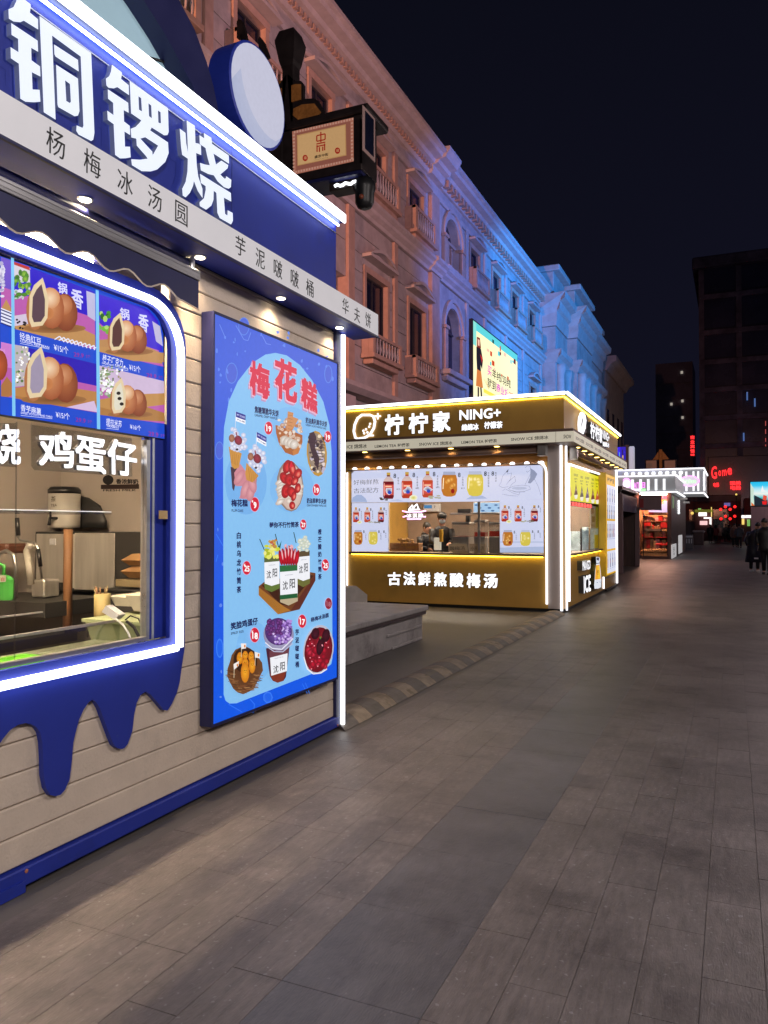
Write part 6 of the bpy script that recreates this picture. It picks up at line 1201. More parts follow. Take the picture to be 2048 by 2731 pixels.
# =================================================================== BILLBOARD ON THE FACADE
bbd = thing('led_billboard', 'bright led billboard with a woman and large characters hung on the blue lit facade', 'billboard', (-10.2, 37, 7.3))
XBB = -10.25; ca = [at(cw(*q), x=XBB) for q in ((768, 1718), (1005, 1905), (1005, 2105), (768, 2130))]
MB().box(XBB-.24, XBB-.004, ca[0].y-.12, ca[1].y+.05, 6.9, ca[0].z+.06).build('billboard_case', m_black, bbd)
p = Paint('x', XBB, cl); zt, zb = ca[0].z, 7.0; ya, yb = ca[0].y, ca[1].y
B = lambda u, v: Vector((XBB, ya+(yb-ya)*u, zt+(zb-zt)*v))
def RB(u0, v0, u1, v1, c): p.poly([B(u0, v0), B(u1, v0), B(u1, v1), B(u0, v1)], c, px=False)
RB(0, 0, 1, 1, '#f6eeb8'); p.k += 1; a_, b_ = S('#f4e49a'), S('#fffdf0'); p.add([B(.05, .12), B(1, .12), B(1, .9), B(.05, .9), B(.6, .55)], [(0, 1, 4), (1, 2, 4), (2, 3, 4), (3, 0, 4)], [a_, a_, a_, a_, b_])
RB(0, 0, 1, .1, '#58c4c8'); RB(0, 0, .06, .3, '#7ed0c4'); RB(0, .93, 1, 1, '#f6e8d0')
for i in range(16): u, v = random.uniform(.2, .95), random.uniform(.02, .5); RB(u, v, u+random.uniform(.02, .06), v+random.uniform(.03, .08), random.choice(['#10302c', '#58c4c8', '#2fb8e0', '#c8401e', '#f0b8a0', '#6a1a24']))
for pts, c in (([(.07, .17), (.13, .16), (.15, .28), (.13, .3), (.07, .3)], '#7a2a1e'), ([(.085, .19), (.125, .19), (.12, .27), (.09, .27)], '#e8b49a'), ([(.06, .3), (.15, .29), (.19, .42), (.17, .55), (.14, .5), (.15, .58), (.07, .58), (.06, .45)], '#1c1a24'), ([(.07, .58), (.15, .58), (.19, .78), (.05, .8)], '#c8763a'), ([(.08, .8), (.11, .8), (.11, .95), (.08, .95)], '#2a1c20'), ([(.13, .79), (.16, .78), (.18, .95), (.15, .95)], '#2a1c20'), ([(.13, .36), (.18, .4), (.17, .47)], '#c83028')): p.poly([B(*q) for q in pts], c, px=False)
def BT(t, u0, v0, u1, v1, c, off=.012): V, F, _ = glyphs(t, off); p.k += 1; o = B(u0, v1); eu = B(u1, v1)-o; ev = B(u0, v0)-o; p.add([p.lift(o+eu*a+ev*b) for a, b in V], F, S(c))
BT('买', .28, .44, .37, .57, '#e040b0'); BT('羊绒/羽绒', .38, .44, .82, .57, '#2a2420'); BT('就到', .28, .6, .47, .73, '#2a2420'); BT('商业城', .48, .6, .76, .73, '#d040b8'); BT('3F', .78, .62, .88, .72, '#e06a50')
RB(.2, .78, .82, .83, '#f0d850'); p.line([(200, 1310), (230, 1400), (180, 1300)], 3, '#d0a050')
p.build('billboard_picture', print_mat('led_picture', 1.25, .1), bbd)

# =================================================================== STREET SIGN POST BEHIND THE BLUE KIOSK
m_iron = mat('dark_iron', (.028, .018, .018), .5, .3, noise=(9, .3)); m_orn = mat('copper_ornament', (.30, .12, .03), .55, .3, noise=(14, .5), emit=.05, ecol=(.8, .25, .05), bump=(20, .5, .03))
YP = 8.0; Q = lambda x, y, Y=YP: at(cp(x, y), y=Y)
sp = thing('street_sign_post', 'dark iron sign post with a boxed street emblem rising behind the blue kiosk', 'sign post', (-4.85, 8.1, 0))
MB().box(-4.93, -4.77, 8.0, 8.16, 0, 7.1, .01).build('post', m_iron, sp); MB().box(-5.0, -4.935, 8.03, 8.12, 2.5, 6.95, .005).build('copper_strip', m_orn, sp)
a = Q(200, 690); zt = Q(200, 335).z; zl = a.z; xc_ = -4.86
r4 = lambda r, z: [(xc_+r*math.cos(math.pi*(i/2+.25)), 8.08+r*math.sin(math.pi*(i/2+.25)), z) for i in range(4)]
b = MB(); b.rings([r4(.08, zl-.1), r4(.14, zl+.04), r4(.19, (zl*.4+zt*.6)), r4(.195, zt-.12), r4(.14, zt)]); b.build('lantern', m_iron, sp)
for s_ in (1, -1):
    mir = lambda v: Vector((v.x if s_ > 0 else 2*xc_-v.x, v.y, v.z))
    sh = [mir(Q(*q)) for q in ((262, 780), (350, 855), (405, 852), (432, 890), (428, 1040), (540, 1036), (585, 1060), (668, 1215), (300, 1300))]
    MB().prism([sh], (0, .05, 0)).build('bracket', m_iron, sp)
    for pts in ([(308, 905), (350, 890), (408, 892), (408, 1050), (310, 1078)], [(330, 1150), (420, 1105), (550, 1095), (620, 1185), (590, 1215), (390, 1275), (325, 1220)]): MB().prism([[mir(Q(*q))-Vector((0, .012, 0)) for q in pts]], (0, .011, 0)).build('copper_panel', m_orn, sp)
    bx = MB(); x0, x1 = sorted((mir(Q(300, 1500)).x, mir(Q(1045, 1500)).x)); zb_, zt_ = Q(980, 1790).z, Q(980, 1215).z
    bx.box(x0, x1, 8.0, 8.42, zb_, zt_, .01); bx.build('sign_case', m_iron, sp)
    bx = MB(); bx.box(x0-.1, x1+.1, 7.95, 8.55, zt_+.001, zt_+.09, .02); bx.build('case_roof', m_iron, sp)
    bx = MB(); bx.box(x0+.02, x1-.02, 8.02, 8.4, zb_-.04, zb_-.001); bx.build('case_base', m_navy, sp)
p = Paint('y', YP-.003, cp, -1); p.poly([(312, 1385), (958, 1238), (960, 1700), (330, 1840)], '#a86a58'); p.poly([(345, 1405), (925, 1275), (930, 1675), (355, 1795)], '#8e5648')
for i in range(22):
    for (x0, y0, x1, y1) in ((330, 1392, 940, 1254), (345, 1812, 945, 1680)): x = x0+(x1-x0)*i/21; y = y0+(y1-y0)*i/21; p.poly([(x, y-9), (x+16, y-12), (x+16, y+11), (x, y+14)], '#c0907e')
for i in range(11):
    for (x, y0, y1) in ((330, 1420, 1790), (942, 1290, 1660)): y = y0+(y1-y0)*i/10; p.poly([(x-10, y), (x+10, y-4), (x+10, y+14), (x-10, y+18)], '#c0907e')
p.poly([(362, 1425), (878, 1308), (884, 1638), (368, 1748)], '#b8895a'); p.poly([(372, 1434), (868, 1320), (874, 1630), (376, 1738)], '#caa06e')
for pts in ([(615, 1390), (615, 1500)], [(572, 1430), (660, 1410), (660, 1470), (572, 1490), (572, 1430)], [(568, 1518), (662, 1498)], [(575, 1530), (575, 1600)], [(655, 1512), (655, 1585)], [(568, 1545), (662, 1525)], [(600, 1550), (600, 1600)], [(635, 1545), (635, 1590)]): p.line(pts, 13, '#a02a1c')
for x, y in ((450, 1665), (790, 1588)): p.ell(x, y, 28, 34, '#a02a1c', n=14); p.text('福', (x-14, y-16), (x+14, y-20), (x-14, y+16), '#d8a878', .0)
p.text('盛京中街', (548, 1640), (694, 1608), (548, 1672), '#1a1210', .02); p.text('SHENYANG ZHONG JIE', (545, 1685), (692, 1655), (545, 1692), '#1a1210', 0)
p.build('sign_print', print_mat('sign_print_lit', .72, .4), sp)
a, c = at(cp(1050, 1230), x=-3.71), at(cp(1140, 1740), x=-3.71); b = MB(); b.box(-3.712, -3.70, a.y, c.y+.1, zb_+.05, zt_-.08, .003); b.build('side_frame', mat('pink_frame', (.5, .32, .3), .5), sp); b = MB(); b.box(-3.705, -3.695, a.y+.05, c.y+.05, zb_+.09, zt_-.12); b.build('side_glass', m_pane, sp)
v0, v1 = Q(700, 1900, 8.1), Q(990, 1860, 8.1); t = thing('sign_floodlight', 'small white glowing light fitting under the street sign case', 'light', tuple(v0)); MB().box(v0.x, v1.x, 8.1, 8.3, zb_-.14, zb_-.042, .01).build('housing', m_iron, t); b = MB(); pts = [Vector((v0.x+.08+(v1.x-v0.x-.08)*i/8, 8.092, zb_-.095+.012*math.sin(i*1.9))) for i in range(9)]; b.tube(pts, .017, 6); b.build('lamp', m_led, t)
t = thing('dome_camera', 'black dome security camera hanging from the street sign', 'camera', tuple(Q(1075, 1800, 8.2))); v = Q(1075, 2000, 8.2); r_ = (Q(1180, 2000, 8.2).x-Q(965, 2000, 8.2).x)/2; zt_c, zb_c = Q(1075, 1860, 8.2).z, Q(1075, 2205, 8.2).z; h = zt_c-zb_c
MB().lathe((v.x, 8.2, zb_c), [(r_*.3, 0), (r_*.62, .02), (r_*.82, h*.18), (r_*.86, h*.5), (r_, h*.62), (r_*.98, h*.78), (r_*.7, h*.93), (r_*.3, h)], 16).build('housing', m_black, t)
MB().lathe((v.x, 8.2, zt_c), [(.03, 0), (.03, zb_-zt_c)], 8).build('stem', m_iron, t); MB().ball((v.x+.01, 8.2-r_*.8, zb_c+h*.28), .03, n=8, m=5).build('lens', mat('camera_lens', (.25, .06, .03), .15), t)
# leaf shaped finials behind the round light box
for i, (pts, Y) in enumerate((([(992, 400), (992, 230), (1010, 195), (1045, 215), (1075, 310), (1095, 410)], 7.6), ([(1222, 500), (1218, 410), (1235, 385), (1275, 440), (1330, 590), (1300, 610)], 7.7))):
    o = MB().prism([[at(cd(*q), y=Y) for q in pts]], (0, .05, 0)); P0 = at(cd(1040, 900) if i == 0 else cd(1260, 900), y=Y+.02); P1 = at(cd(*pts[-1]), y=Y+.02); o.tube([P1-Vector((0.05, 0, -.05)), (P1.x-.05, P1.y, 0)], .03, 6); tag(o.build('iron_finial', m_iron), ['tall dark leaf shaped finial above the round light box', 'shorter dark leaf shaped finial right of the round light box'][i], 'finial', 'iron finials behind the kiosk')

# =================================================================== GREY KIOSK WITH GLOWING BARS
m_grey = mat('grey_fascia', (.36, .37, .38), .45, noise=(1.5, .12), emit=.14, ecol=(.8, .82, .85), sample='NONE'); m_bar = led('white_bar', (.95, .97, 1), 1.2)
gk = thing('grey_kiosk', 'gift kiosk with grey fascia of glowing white bars and warm red shelves', 'kiosk', (-4, 42, 0))
G = lambda x, y, Y=38.4: at(ce(x, y), y=Y)
GF = 38.5
MB().box(-6.2, -2.62, GF, 45, 0, .13).build('plinth', m_dkwood, gk); MB().box(-6.2, -2.62, 40.3, 40.4, .13, 3.1).build('back_wall', mat('warm_back_wall', (.45, .2, .1), .6), gk)
MB().box(-6.2, -4.05, GF, GF+.1, .13, 3.1).build('front_wall', m_dkwood, gk); MB().box(-2.79, -2.62, GF-.02, GF+.15, .13, 3.1).build('corner_pillar', m_dkwood, gk); MB().box(-2.72, -2.62, GF+.16, 45, .13, 3.1).build('side_wall', m_dkwood, gk)
MB().box(-6.3, -2.4, GF-.2, 45.2, 3.08, 3.15).build('soffit', m_grey, gk); MB().box(-6.3, -2.42, GF-.15, 45, 3.16, 3.86).build('fascia', m_grey, gk); gfa = gk.children[-1]
b = MB()
for z in (3.10, 3.87): b.box(-6.35, -2.36, GF-.24, GF-.16, z, z+.055, .01); b.box(-2.41, -2.33, GF-.15, 45, z, z+.055, .01)
b.build('light_rail', m_ledf, gk)
for x in (265, 530, 665, 795, 925, 1062): a, c = G(x, 615), G(x+42, 800); MB().box(a.x, c.x, GF-.17, GF-.152, 3.22, 3.74).build('light_bar', m_bar, gfa)
for x in (1200, 1250): a = G(x, 615); MB().box(a.x, a.x+.03, GF-.156, GF-.152, 3.2, 3.78).build('groove', m_grey, gfa)
m_mag = led('magenta_tube', (1, .25, .95), 1.6, 'NONE'); m_pinkw = led('pink_white', (1, .8, 1), 1.3, 'NONE'); m_grn = led('green_tube', (.3, 1, .3), 1.2, 'NONE')
t = gfa; v = G(450, 700)
b = MB(); b.rings([[(v.x+.17*k*math.cos(a*.45), GF-.17-j, v.z+.2*k*math.sin(a*.45)) for a in range(14)] for k, j in ((1, 0), (.95, .02))]); b.build('round_emblem', m_pinkw, gfa)
b = MB(); b.tube([(v.x+.2*math.cos(a*.4-.8), GF-.19, v.z+.24*math.sin(a*.4-.8)) for a in range(9)], .03, 5); b.tube([(v.x-.5+.1*math.cos(a*.5), GF-.19, v.z-.18+.1*math.sin(a*.5)) for a in range(9)], .025, 5); b.build('magenta_curl', m_mag, gfa)
for t_, x0, x1 in (('A', 575, 612), ('П', 620, 655), ('日', 705, 765)): a, c = G(x0, 675), G(x1, 770); b = MB(); b.letters(t_, (a.x, GF-.175, c.z), (c.x-a.x, 0, 0), (0, 0, a.z-c.z), (0, -.02, 0), .03, side=1); b.build('letter', [m_mag, m_ledside], gfa)
a, c = G(410, 785), G(770, 815); MB().box(a.x, a.x+(c.x-a.x)*.75, GF-.18, GF-.155, c.z, a.z).build('sub_line', m_pinkw, gfa); MB().box(a.x+(c.x-a.x)*.76, c.x, GF-.18, GF-.155, c.z, a.z).build('green_line', m_grn, gfa)
# second, higher fascia of the same kiosk row behind it
uk = thing('grey_rear_kiosk', 'rear grey kiosk roof with a higher glowing fascia and pink oval sign', 'kiosk', (-3.5, 48, 0))
MB().box(-7, -1.46, 45.3, 52, 3.36, 4.62).build('fascia', m_grey, uk); MB().box(-7, -2.7, 45.6, 52, 0, 3.35).build('wall', m_dkwood, uk)
b = MB(); b.box(-7.05, -1.38, 45.22, 45.3, 4.63, 4.70, .01); b.box(-7.05, -1.38, 45.22, 45.3, 3.29, 3.355, .01); b.box(-1.45, -1.38, 45.31, 52, 4.63, 4.70, .01); b.box(-1.45, -1.38, 45.31, 52, 3.29, 3.355, .01); b.build('light_rail', m_ledf, uk)
for i in range(9): x = at(ce(440+115*i, 500), y=45.2).x; MB().lathe((x, 45.25, 4.38), [(.09, 0), (.11, .08), (.07, .16)], 8).build('bulb', m_bar, uk)
for x in (1340, 1440, 1560, 1640, 1740): v = at(ce(x, 500), y=45.3).x; MB().box(v, v+.09, 45.28, 45.298, 3.45, 4.5).build('light_bar', m_bar, uk)
v0, v1 = at(cf(785, 680), y=45.2), at(cf(985, 680), y=45.2); xm, zm, rx, rz = (v0.x+v1.x)/2, v0.z, (v1.x-v0.x)/2, .3
ov = lambda k, y: [(xm+rx*k*math.cos(a*.2618), y, zm+rz*k*math.sin(a*.2618)) for a in range(24)]
b = MB(); b.rings([ov(1, 45.27), ov(1, 45.2), ov(.97, 45.19)]); b.build('oval_sign', led('pale_oval', (.9, .74, .92), .7, 'NONE'), uk); os_ = uk.children[-1]
b = MB(); b.rings([ov(.99, 45.185), ov(.99, 45.18), ov(.86, 45.18), ov(.86, 45.185)], caps=False); b.build('pink_ring', m_mag, os_); b = MB(); b.letters('Italian', (xm-rx*.66, 45.185, zm-.1), (rx*1.3, 0, 0), (0, 0, .2), (0, -.01, 0), .01); b.build('lettering', m_grn, os_)
# inside of the gift kiosk
m_redp = mat('red_package', (.5, .02, .015), .4, noise=(7, .2)); m_brn = mat('brown_packet', (.32, .14, .05), .5, noise=(12, .4)); m_goldp = mat('gold_packet', (.5, .3, .12), .45, noise=(12, .3)); m_dgrey = mat('dark_carton', (.09, .07, .05), .6)
for z in (.5, 1.02, 1.4, 1.78, 2.1): MB().box(-4.0, -2.85, 38.9, 40.2, z-.02, z).build('shelf', m_wood, gk)
MB().box(-4.0, -2.85, 38.37, 38.46, 3.04, 3.07).build('added_goods_light', led('warm_goods_fill', (1, .50, .34), 300), gk)  # warm strip added under the soffit to brighten the goods
MB().box(-3.95, -2.9, 39.0, 39.9, 3.03, 3.07).build('ceiling_light', led('warm_ceiling', (1, .60, .34), 50), gk)
def goods(x0, y0, x1, y1, m, label, nm, zf=None):
    a, c = at(ce(x0, y0), y=38.85), at(ce(x1, y1), y=38.85); b = MB(); b.box(a.x, c.x, 38.87, 39.25, zf if zf else c.z, a.z, .015); tag(b.build(nm, m), label, 'goods', 'goods on the gift kiosk shelves')
goods(740, 1595, 915, 1690, m_redp, 'dull red cushion box on the low left shelf of the gift kiosk', 'red_box', 1.021-.0+.0); goods(945, 1600, 1130, 1690, m_redp, 'red box with pale top beside the dull red box', 'red_box', 1.021); goods(940, 1700, 1135, 1790, mat('bright_red', (.75, .015, .01), .35), 'bright red carton in the gift kiosk above the bottom row', 'red_carton', .501+.14)
goods(755, 1490, 1035, 1600, m_dgrey, 'dark grey carton on the middle shelf of the gift kiosk', 'dark_carton', 1.401); goods(1040, 1490, 1135, 1590, m_goldp, 'pale gold carton beside the dark grey carton', 'gold_carton', 1.401); goods(740, 1400, 855, 1475, m_redp, 'red striped packet on the upper middle shelf', 'red_packet', 1.781-.08); goods(1020, 1430, 1135, 1480, m_redp, 'flat red packet at the right of the upper middle shelf', 'red_packet', 1.701)
for mm_, nn_ in ((m_brn, 30), (m_goldp, 34), (m_redp, 26), (mat('pink_packet', (.55, .22, .2), .5, noise=(12, .3)), 20)):
    b = MB()
    for i in range(nn_):
        z, gap = random.choice(((.5, .46), (1.02, .33), (1.4, .33), (1.78, .28), (2.1, .5), (2.1, .5), (.28, .18))); x = -3.98+1.0*random.random(); b.box(x, min(-2.86, x+random.uniform(.1, .22)), 38.93+.14*random.random(), 39.2, z, z+gap*random.uniform(.45, .95), .012)
    o = b.build('packets', mm_, gk); o['kind'] = 'stuff'
b = MB()
for i in range(22): x = -3.95+1.05*i/21; b.ball((x, 38.9, .36+.05*(i % 2)), .07, .07, .08, 8, 5)
o = b.build('bread_rolls', m_goldp, gk); o['kind'] = 'stuff'
MB().box(-3.99, -2.85, 38.86, 38.94, .14, .28).build('bottom_board', m_goldp, gk)
p = Paint('y', 38.84, ce, -1); p.poly([(810, 990), (1135, 985), (1135, 1180), (820, 1175)], '#b9b4dc')
for x in (930, 1050): p.ell(x, 980, 26, 22, '#f0a838', '#c87a1a', n=10); p.ell(x, 1020, 40, 20, '#d8a88a', n=10)
p.text('ER GO', (845, 1065), (1020, 1062), (845, 1118), '#b83a98', .01); p.build('shop_banner', m_pl, gk)
p = Paint('y', 38.83, ce, -1); p.poly([(625, 890), (1135, 880), (1135, 960), (830, 955), (690, 925)], '#b04a6a'); p.text('新品上市', (760, 885), (935, 882), (760, 935), '#7a1a3a', .01); p.build('pink_pelmet', m_pl, gk)
b = MB(); v = at(ce(730, 1140), y=38.4); b.tube([(v.x, 38.4, 3.0), (v.x, 38.4, .12)], .018, 6); b.build('front_post', m_black, gk); b = MB(); b.ball(at(ce(742, 1245), y=38.36), .07, n=8, m=5); b.build('post_lamp', m_black, gk)
for (x0, y0, x1, y1), m, nm in (((1205, 1725, 1285, 1930), m_white, 'white_panel'), ((1325, 1565, 1385, 1860), m_white, 'white_panel')):
    a, c = at(ce(x0, y0), x=-2.6), at(ce(x1, y1), x=-2.6); MB().box(-2.618, -2.59, a.y, c.y, c.z+.03, a.z, .005).build(nm, mat('lit_white_panel', (.7, .7, .7), .5, emit=.5, noise=(9, .2), sample='NONE'), gk)
p = Paint('x', -2.588, ce); p.column('红肠礼盒', 1248, 1760, 1900, 26, '#30303a', .01); p.build('panel_lettering', m_pd, gk)
a, c = at(ce(1320, 990), x=-2.58), at(ce(1375, 1200), x=-2.58); b = MB()
for i in range(6): z = c.z+(a.z-c.z)*i/5; b.ball((-2.57, a.y+.2, z), .06, .2, .07, 8, 5)
o = b.build('bulb_column', m_bar, gk); o['kind'] = 'stuff'
MB().box(-2.615, -2.58, 39.4, 39.7, 2.4, 2.95).build('green_notice', mat('pale_green_notice', (.3, .5, .25), .5, emit=.3, noise=None), gk)
b = MB(); b.box(-2.6, -2.2, 44.2, 44.4, 2.95, 3.05, .01); b.box(-2.4, -2.1, 44.2, 44.35, 2.75, 2.85, .01); b.build('side_floodlight', m_steel, gk)

# =================================================================== DARK WOODEN BOOTH BETWEEN THE KIOSKS
wb = thing('wooden_booth', 'narrow dark wooden booth with an open doorway between the yellow and grey kiosks', 'booth', (-4.2, 29, 0))
m_mau = mat('mauve_post', (.20, .12, .13), .45, noise=(4, .15), stretch=(1, 1, .2))
MB().box(-5.6, -3.36, 26.5, 26.6, 0, 2.75).build('front_wall', m_dkwood, wb); MB().box(-3.44, -3.28, 26.3, 26.49, 0, 2.62, .01).build('door_post', m_mau, wb); MB().box(-3.44, -3.28, 31.2, 31.4, 0, 2.3, .01).build('door_post', m_mau, wb)
MB().box(-5.6, -5.5, 26.61, 31.4, 0, 2.75).build('back_wall', m_dkwood, wb); MB().box(-5.49, -3.45, 31.3, 31.4, 0, 2.75).build('end_wall', m_dkwood, wb); MB().box(-5.6, -3.27, 26.25, 31.5, 2.751, 2.85).build('roof', m_dkwood, wb)
MB().box(-3.43, -3.36, 26.5, 31.19, 2.05, 2.62).build('header_board', m_navy, wb); MB().box(-3.27, -2.45, 31.0, 31.12, 2.15, 2.72, .01).build('blade_sign', m_mau, wb); a = at(ce(665, 950), y=30.99); c = at(ce(735, 1100), y=30.99); MB().box(a.x, c.x, 30.985, 30.998, c.z, a.z).build('red_patch', mat('dark_red', (.3, .01, .015), .5), wb)
b = MB()
for i in range(5): b.ball((-3.48, 26.24, 2.03+.15*i), .03, n=7, m=4)
MB().box(-3.6, -3.42, 26.25, 26.29, 1.9, 2.75).build('bulb_board', m_black, wb); o = b.build('bulbs', m_bar, wb); o['kind'] = 'stuff'
b = MB()
for i, (z0, z1, w) in enumerate(((1.55, 1.75, .3), (.95, 1.25, .2), (.45, .9, .3), (.2, .42, .42))): b.box(-4.2, -4.0, 29.5-w, 29.5+w*.4, z0, z1, .03)
tag(b.build('hanging_cloths', mat('orange_cloth', (.4, .16, .04), .7, noise=(6, .3))), 'orange cloths hanging inside the dark wooden booth', 'cloth')

# light boxes beyond the grey kiosk and the far street sign post
t = thing('banner_light_box', 'tall blue and gold lit banner rising behind the end of the yellow kiosk', 'banner', (-6.5, 55, 0)); YB = 55.0
a, c = at(ce(225, -70), y=YB), at(ce(440, 430), y=YB); MB().box(a.x, c.x, YB, YB+.3, 4.2, a.z-.6).build('banner_case', m_black, t); MB().box((a.x+c.x)/2-.1, (a.x+c.x)/2+.1, YB+.05, YB+.25, 0, 4.19).build('post', m_black, t)
p = Paint('y', YB-.004, ce, -1); x_ = lambda u: a.x+(c.x-a.x)*u
def RB2(u0, z0, u1, z1, col): p.poly([Vector((x_(u0), YB-.004, z0)), Vector((x_(u1), YB-.004, z0)), Vector((x_(u1), YB-.004, z1)), Vector((x_(u0), YB-.004, z1))], col, px=False)
zt_ = a.z-.62
RB2(.02, 4.25, .98, zt_, '#2018b0'); RB2(.02, 5.2, .28, zt_, '#b07a38'); RB2(.3, 5, .55, zt_, '#2a1cf0')
for i in range(30): u, z = random.uniform(.05, .9), random.uniform(4.3, zt_-.4); RB2(u, z, u+random.uniform(.03, .1), z+random.uniform(.1, .5), random.choice(['#2a1cf0', '#8a8ae0', '#d0a868', '#3a2ad8', '#101030', '#58c0b0', '#c89a88']))
p.build('banner_print', m_pl, t)
t = thing('white_light_box', 'pale rounded light box standing beside the blue and gold banner', 'light box', (-5.6, 55, 0)); a, c = at(ce(482, 40), y=YB), at(ce(580, 420), y=YB)
MB().box(a.x-.25, a.x-.01, YB, YB+.3, 4.0, a.z).build('dark_edge', m_black, t); MB().box(a.x, c.x, YB, YB+.3, 4.0, a.z-.1, .08).build('light_panel', mat('pale_panel', (.6, .6, .66), .5, emit=.42, ecol=(.75, .75, .85), noise=(2, .1), sample='NONE'), t); MB().box((a.x+c.x)/2-.08, (a.x+c.x)/2+.08, YB+.08, YB+.2, 0, 3.99).build('post', m_black, t)
t = thing('far_sign_post', 'distant copper sign post with two dim emblem panels above the grey kiosk', 'sign post', (-5, 66, 0)); YS = 66.0; F_ = lambda x, y: at(ce(x, y), y=YS)
MB().box(F_(995, 120).x, F_(1045, 120).x, YS, YS+.2, 0, F_(1000, 118).z, .02).build('post', m_orn, t)
for x0, x1 in ((760, 970), (1070, 1285)):
    a, c = F_(x0, 292), F_(x1, 425); MB().box(a.x, c.x, YS, YS+.5, c.z-.3, a.z, .02).build('sign_case', m_iron, t); o = t.children[-1]; MB().box(a.x+.08, c.x-.08, YS-.02, YS-.002, c.z-.2, a.z-.08).build('sign_face', mat('dim_sign_face', (.28, .16, .12), .6, emit=.1, ecol=(.8, .35, .22), noise=(3, .15)), o)
for s_ in ((880, 985, 1150, 95), ): pass
MB().prism([[F_(890, 290), F_(985, 150), F_(990, 290)]], (0, .1, 0)).build('bracket', m_orn, t); MB().prism([[F_(1050, 140), F_(1165, 280), F_(1050, 290)]], (0, .1, 0)).build('bracket', m_orn, t)

# =================================================================== THE FAR END OF THE STREET
m_redn = led('red_neon', (1, .012, .012), 1.7, 'NONE')
def far_letters(name, label, items, Y, board=None, m=None):
    t = thing(name, label, 'neon sign', tuple(at(items[0][1](*items[0][2]), y=Y)))
    for tx, cr_, tl, tr, bl, off in items:
        o = at(cr_(*bl), y=Y); b = MB(); b.letters(tx, o, at(cr_(*tr), y=Y)-at(cr_(*tl), y=Y), at(cr_(*tl), y=Y)-o, (0, -.15, 0), off); b.build('letter', m or m_redn, t)
    if board: cr_, x0, y0, x1, y1 = board; a, c = at(cr_(x0, y0), y=Y+.1), at(cr_(x1, y1), y=Y+.1); MB().box(a.x, c.x, Y+.05, Y+.3, c.z, a.z).build('sign_frame', m_twg, t)
    return t
far_letters('vertical_neon_sign', 'narrow vertical red sign of five characters high on the narrow tower', [(ch_, cg, (152, 305+88*i), (232, 303+88*i), (154, 375+88*i if i < 4 else 695), .03) for i, ch_ in enumerate('商业宾馆城')], 142, (cg, 145, 295, 245, 705))
far_letters('script_neon_sign', 'red neon script word at the foot of the office tower', [('G', cg, (555, 905), (665, 895), (560, 1150), .02), ('o', cg, (695, 985), (745, 975), (700, 1095), .03), ('m', cg, (765, 975), (850, 960), (772, 1090), .03), ('e', cg, (870, 935), (955, 925), (875, 1070), .04)], 148.9)
far_letters('small_neon_sign', 'small red neon sign below the script word', [('电器', cg, (595, 1220), (708, 1212), (600, 1305), .03)], 148.9)
far_letters('block_neon_sign', 'square block of red neon characters right of the script word', [('国美', cg, (920, 1190), (1130, 1182), (925, 1268), .035), ('电器', cg, (925, 1278), (1132, 1270), (930, 1362), .035)], 148.9)
t = thing('red_light_chain', 'broken vertical line of red lights on the office tower near the picture edge', 'lights', tuple(at(cg(1612, 500), y=149)))
for y0, y1 in ((20, 110), (180, 265), (350, 420), (475, 510)): a, c = at(cg(1606, y0), y=149.2), at(cg(1620, y1), y=149.2); MB().box(a.x, c.x, 149.2, 149.5, c.z, a.z).build('light_segment', led('dim_red', (.8, .1, .08), .5, 'NONE') if y0 == 20 else bpy.data.materials['dim_red'], t)
# street screen at the right edge
ss = thing('street_screen', 'bright led screen with a turquoise landscape at the right edge of the street', 'screen', (2.6, 70.2, 0)); YS2 = 70.0
a, c = at(cg(1318, 1205), y=YS2), at(cg(1330, 1660), y=YS2); x0, x1, z1, z0 = a.x, a.x+2.6, a.z, 3.2
MB().box(x0-.06, x1+.06, YS2+.01, YS2+.4, z0-.08, z1+.06, .03).build('screen_case', m_black, ss); MB().box(x0+.02, x1, YS2+.05, YS2+.35, 0, z0-.09).build('screen_base', m_mau, ss)
p = Paint('y', YS2, cg, -1); SR = lambda u, v: Vector((x0+(x1-x0)*u, YS2, z1+(z0-z1)*v))
p.k += 1; cols = ['#18b8e8', '#38c8f0', '#b8e8f0', '#e8f0e8', '#48b8c0', '#2a8fa0', '#183a4a']
for i in range(6): p.add([SR(0, i/6), SR(1, i/6), SR(1, (i+1)/6), SR(0, (i+1)/6)], [(0, 1, 2, 3)], [S(cols[i])]*2+[S(cols[i+1])]*2)
for q, col in (([(0, .05), (.1, .3), (.08, .6), (.12, 1), (0, 1)], '#c8e0d0'), ([(.1, .55), (.3, .7), (.5, .78), (.5, 1), (.1, 1)], '#14222e'), ([(.3, .35), (.34, .15), (.37, .35), (.46, .4), (.3, .42)], '#f0f0f0'), ([(.36, .55), (.46, .6), (.44, .8), (.34, .76)], '#e05038'), ([(.32, .82), (.46, .82), (.44, .96), (.34, .95)], '#e01818'), ([(.02, .85), (.12, 1), (.02, 1)], '#e06a30'), ([(.5, .4), (.9, .3), (1, .5), (1, .7), (.5, .7)], '#58c8b8'), ([(.48, .6), (.52, .5), (.54, .95), (.49, .95)], '#e8ecec')): p.poly([SR(*k) for k in q], col, px=False)
p.build('screen_picture', m_pl, ss)
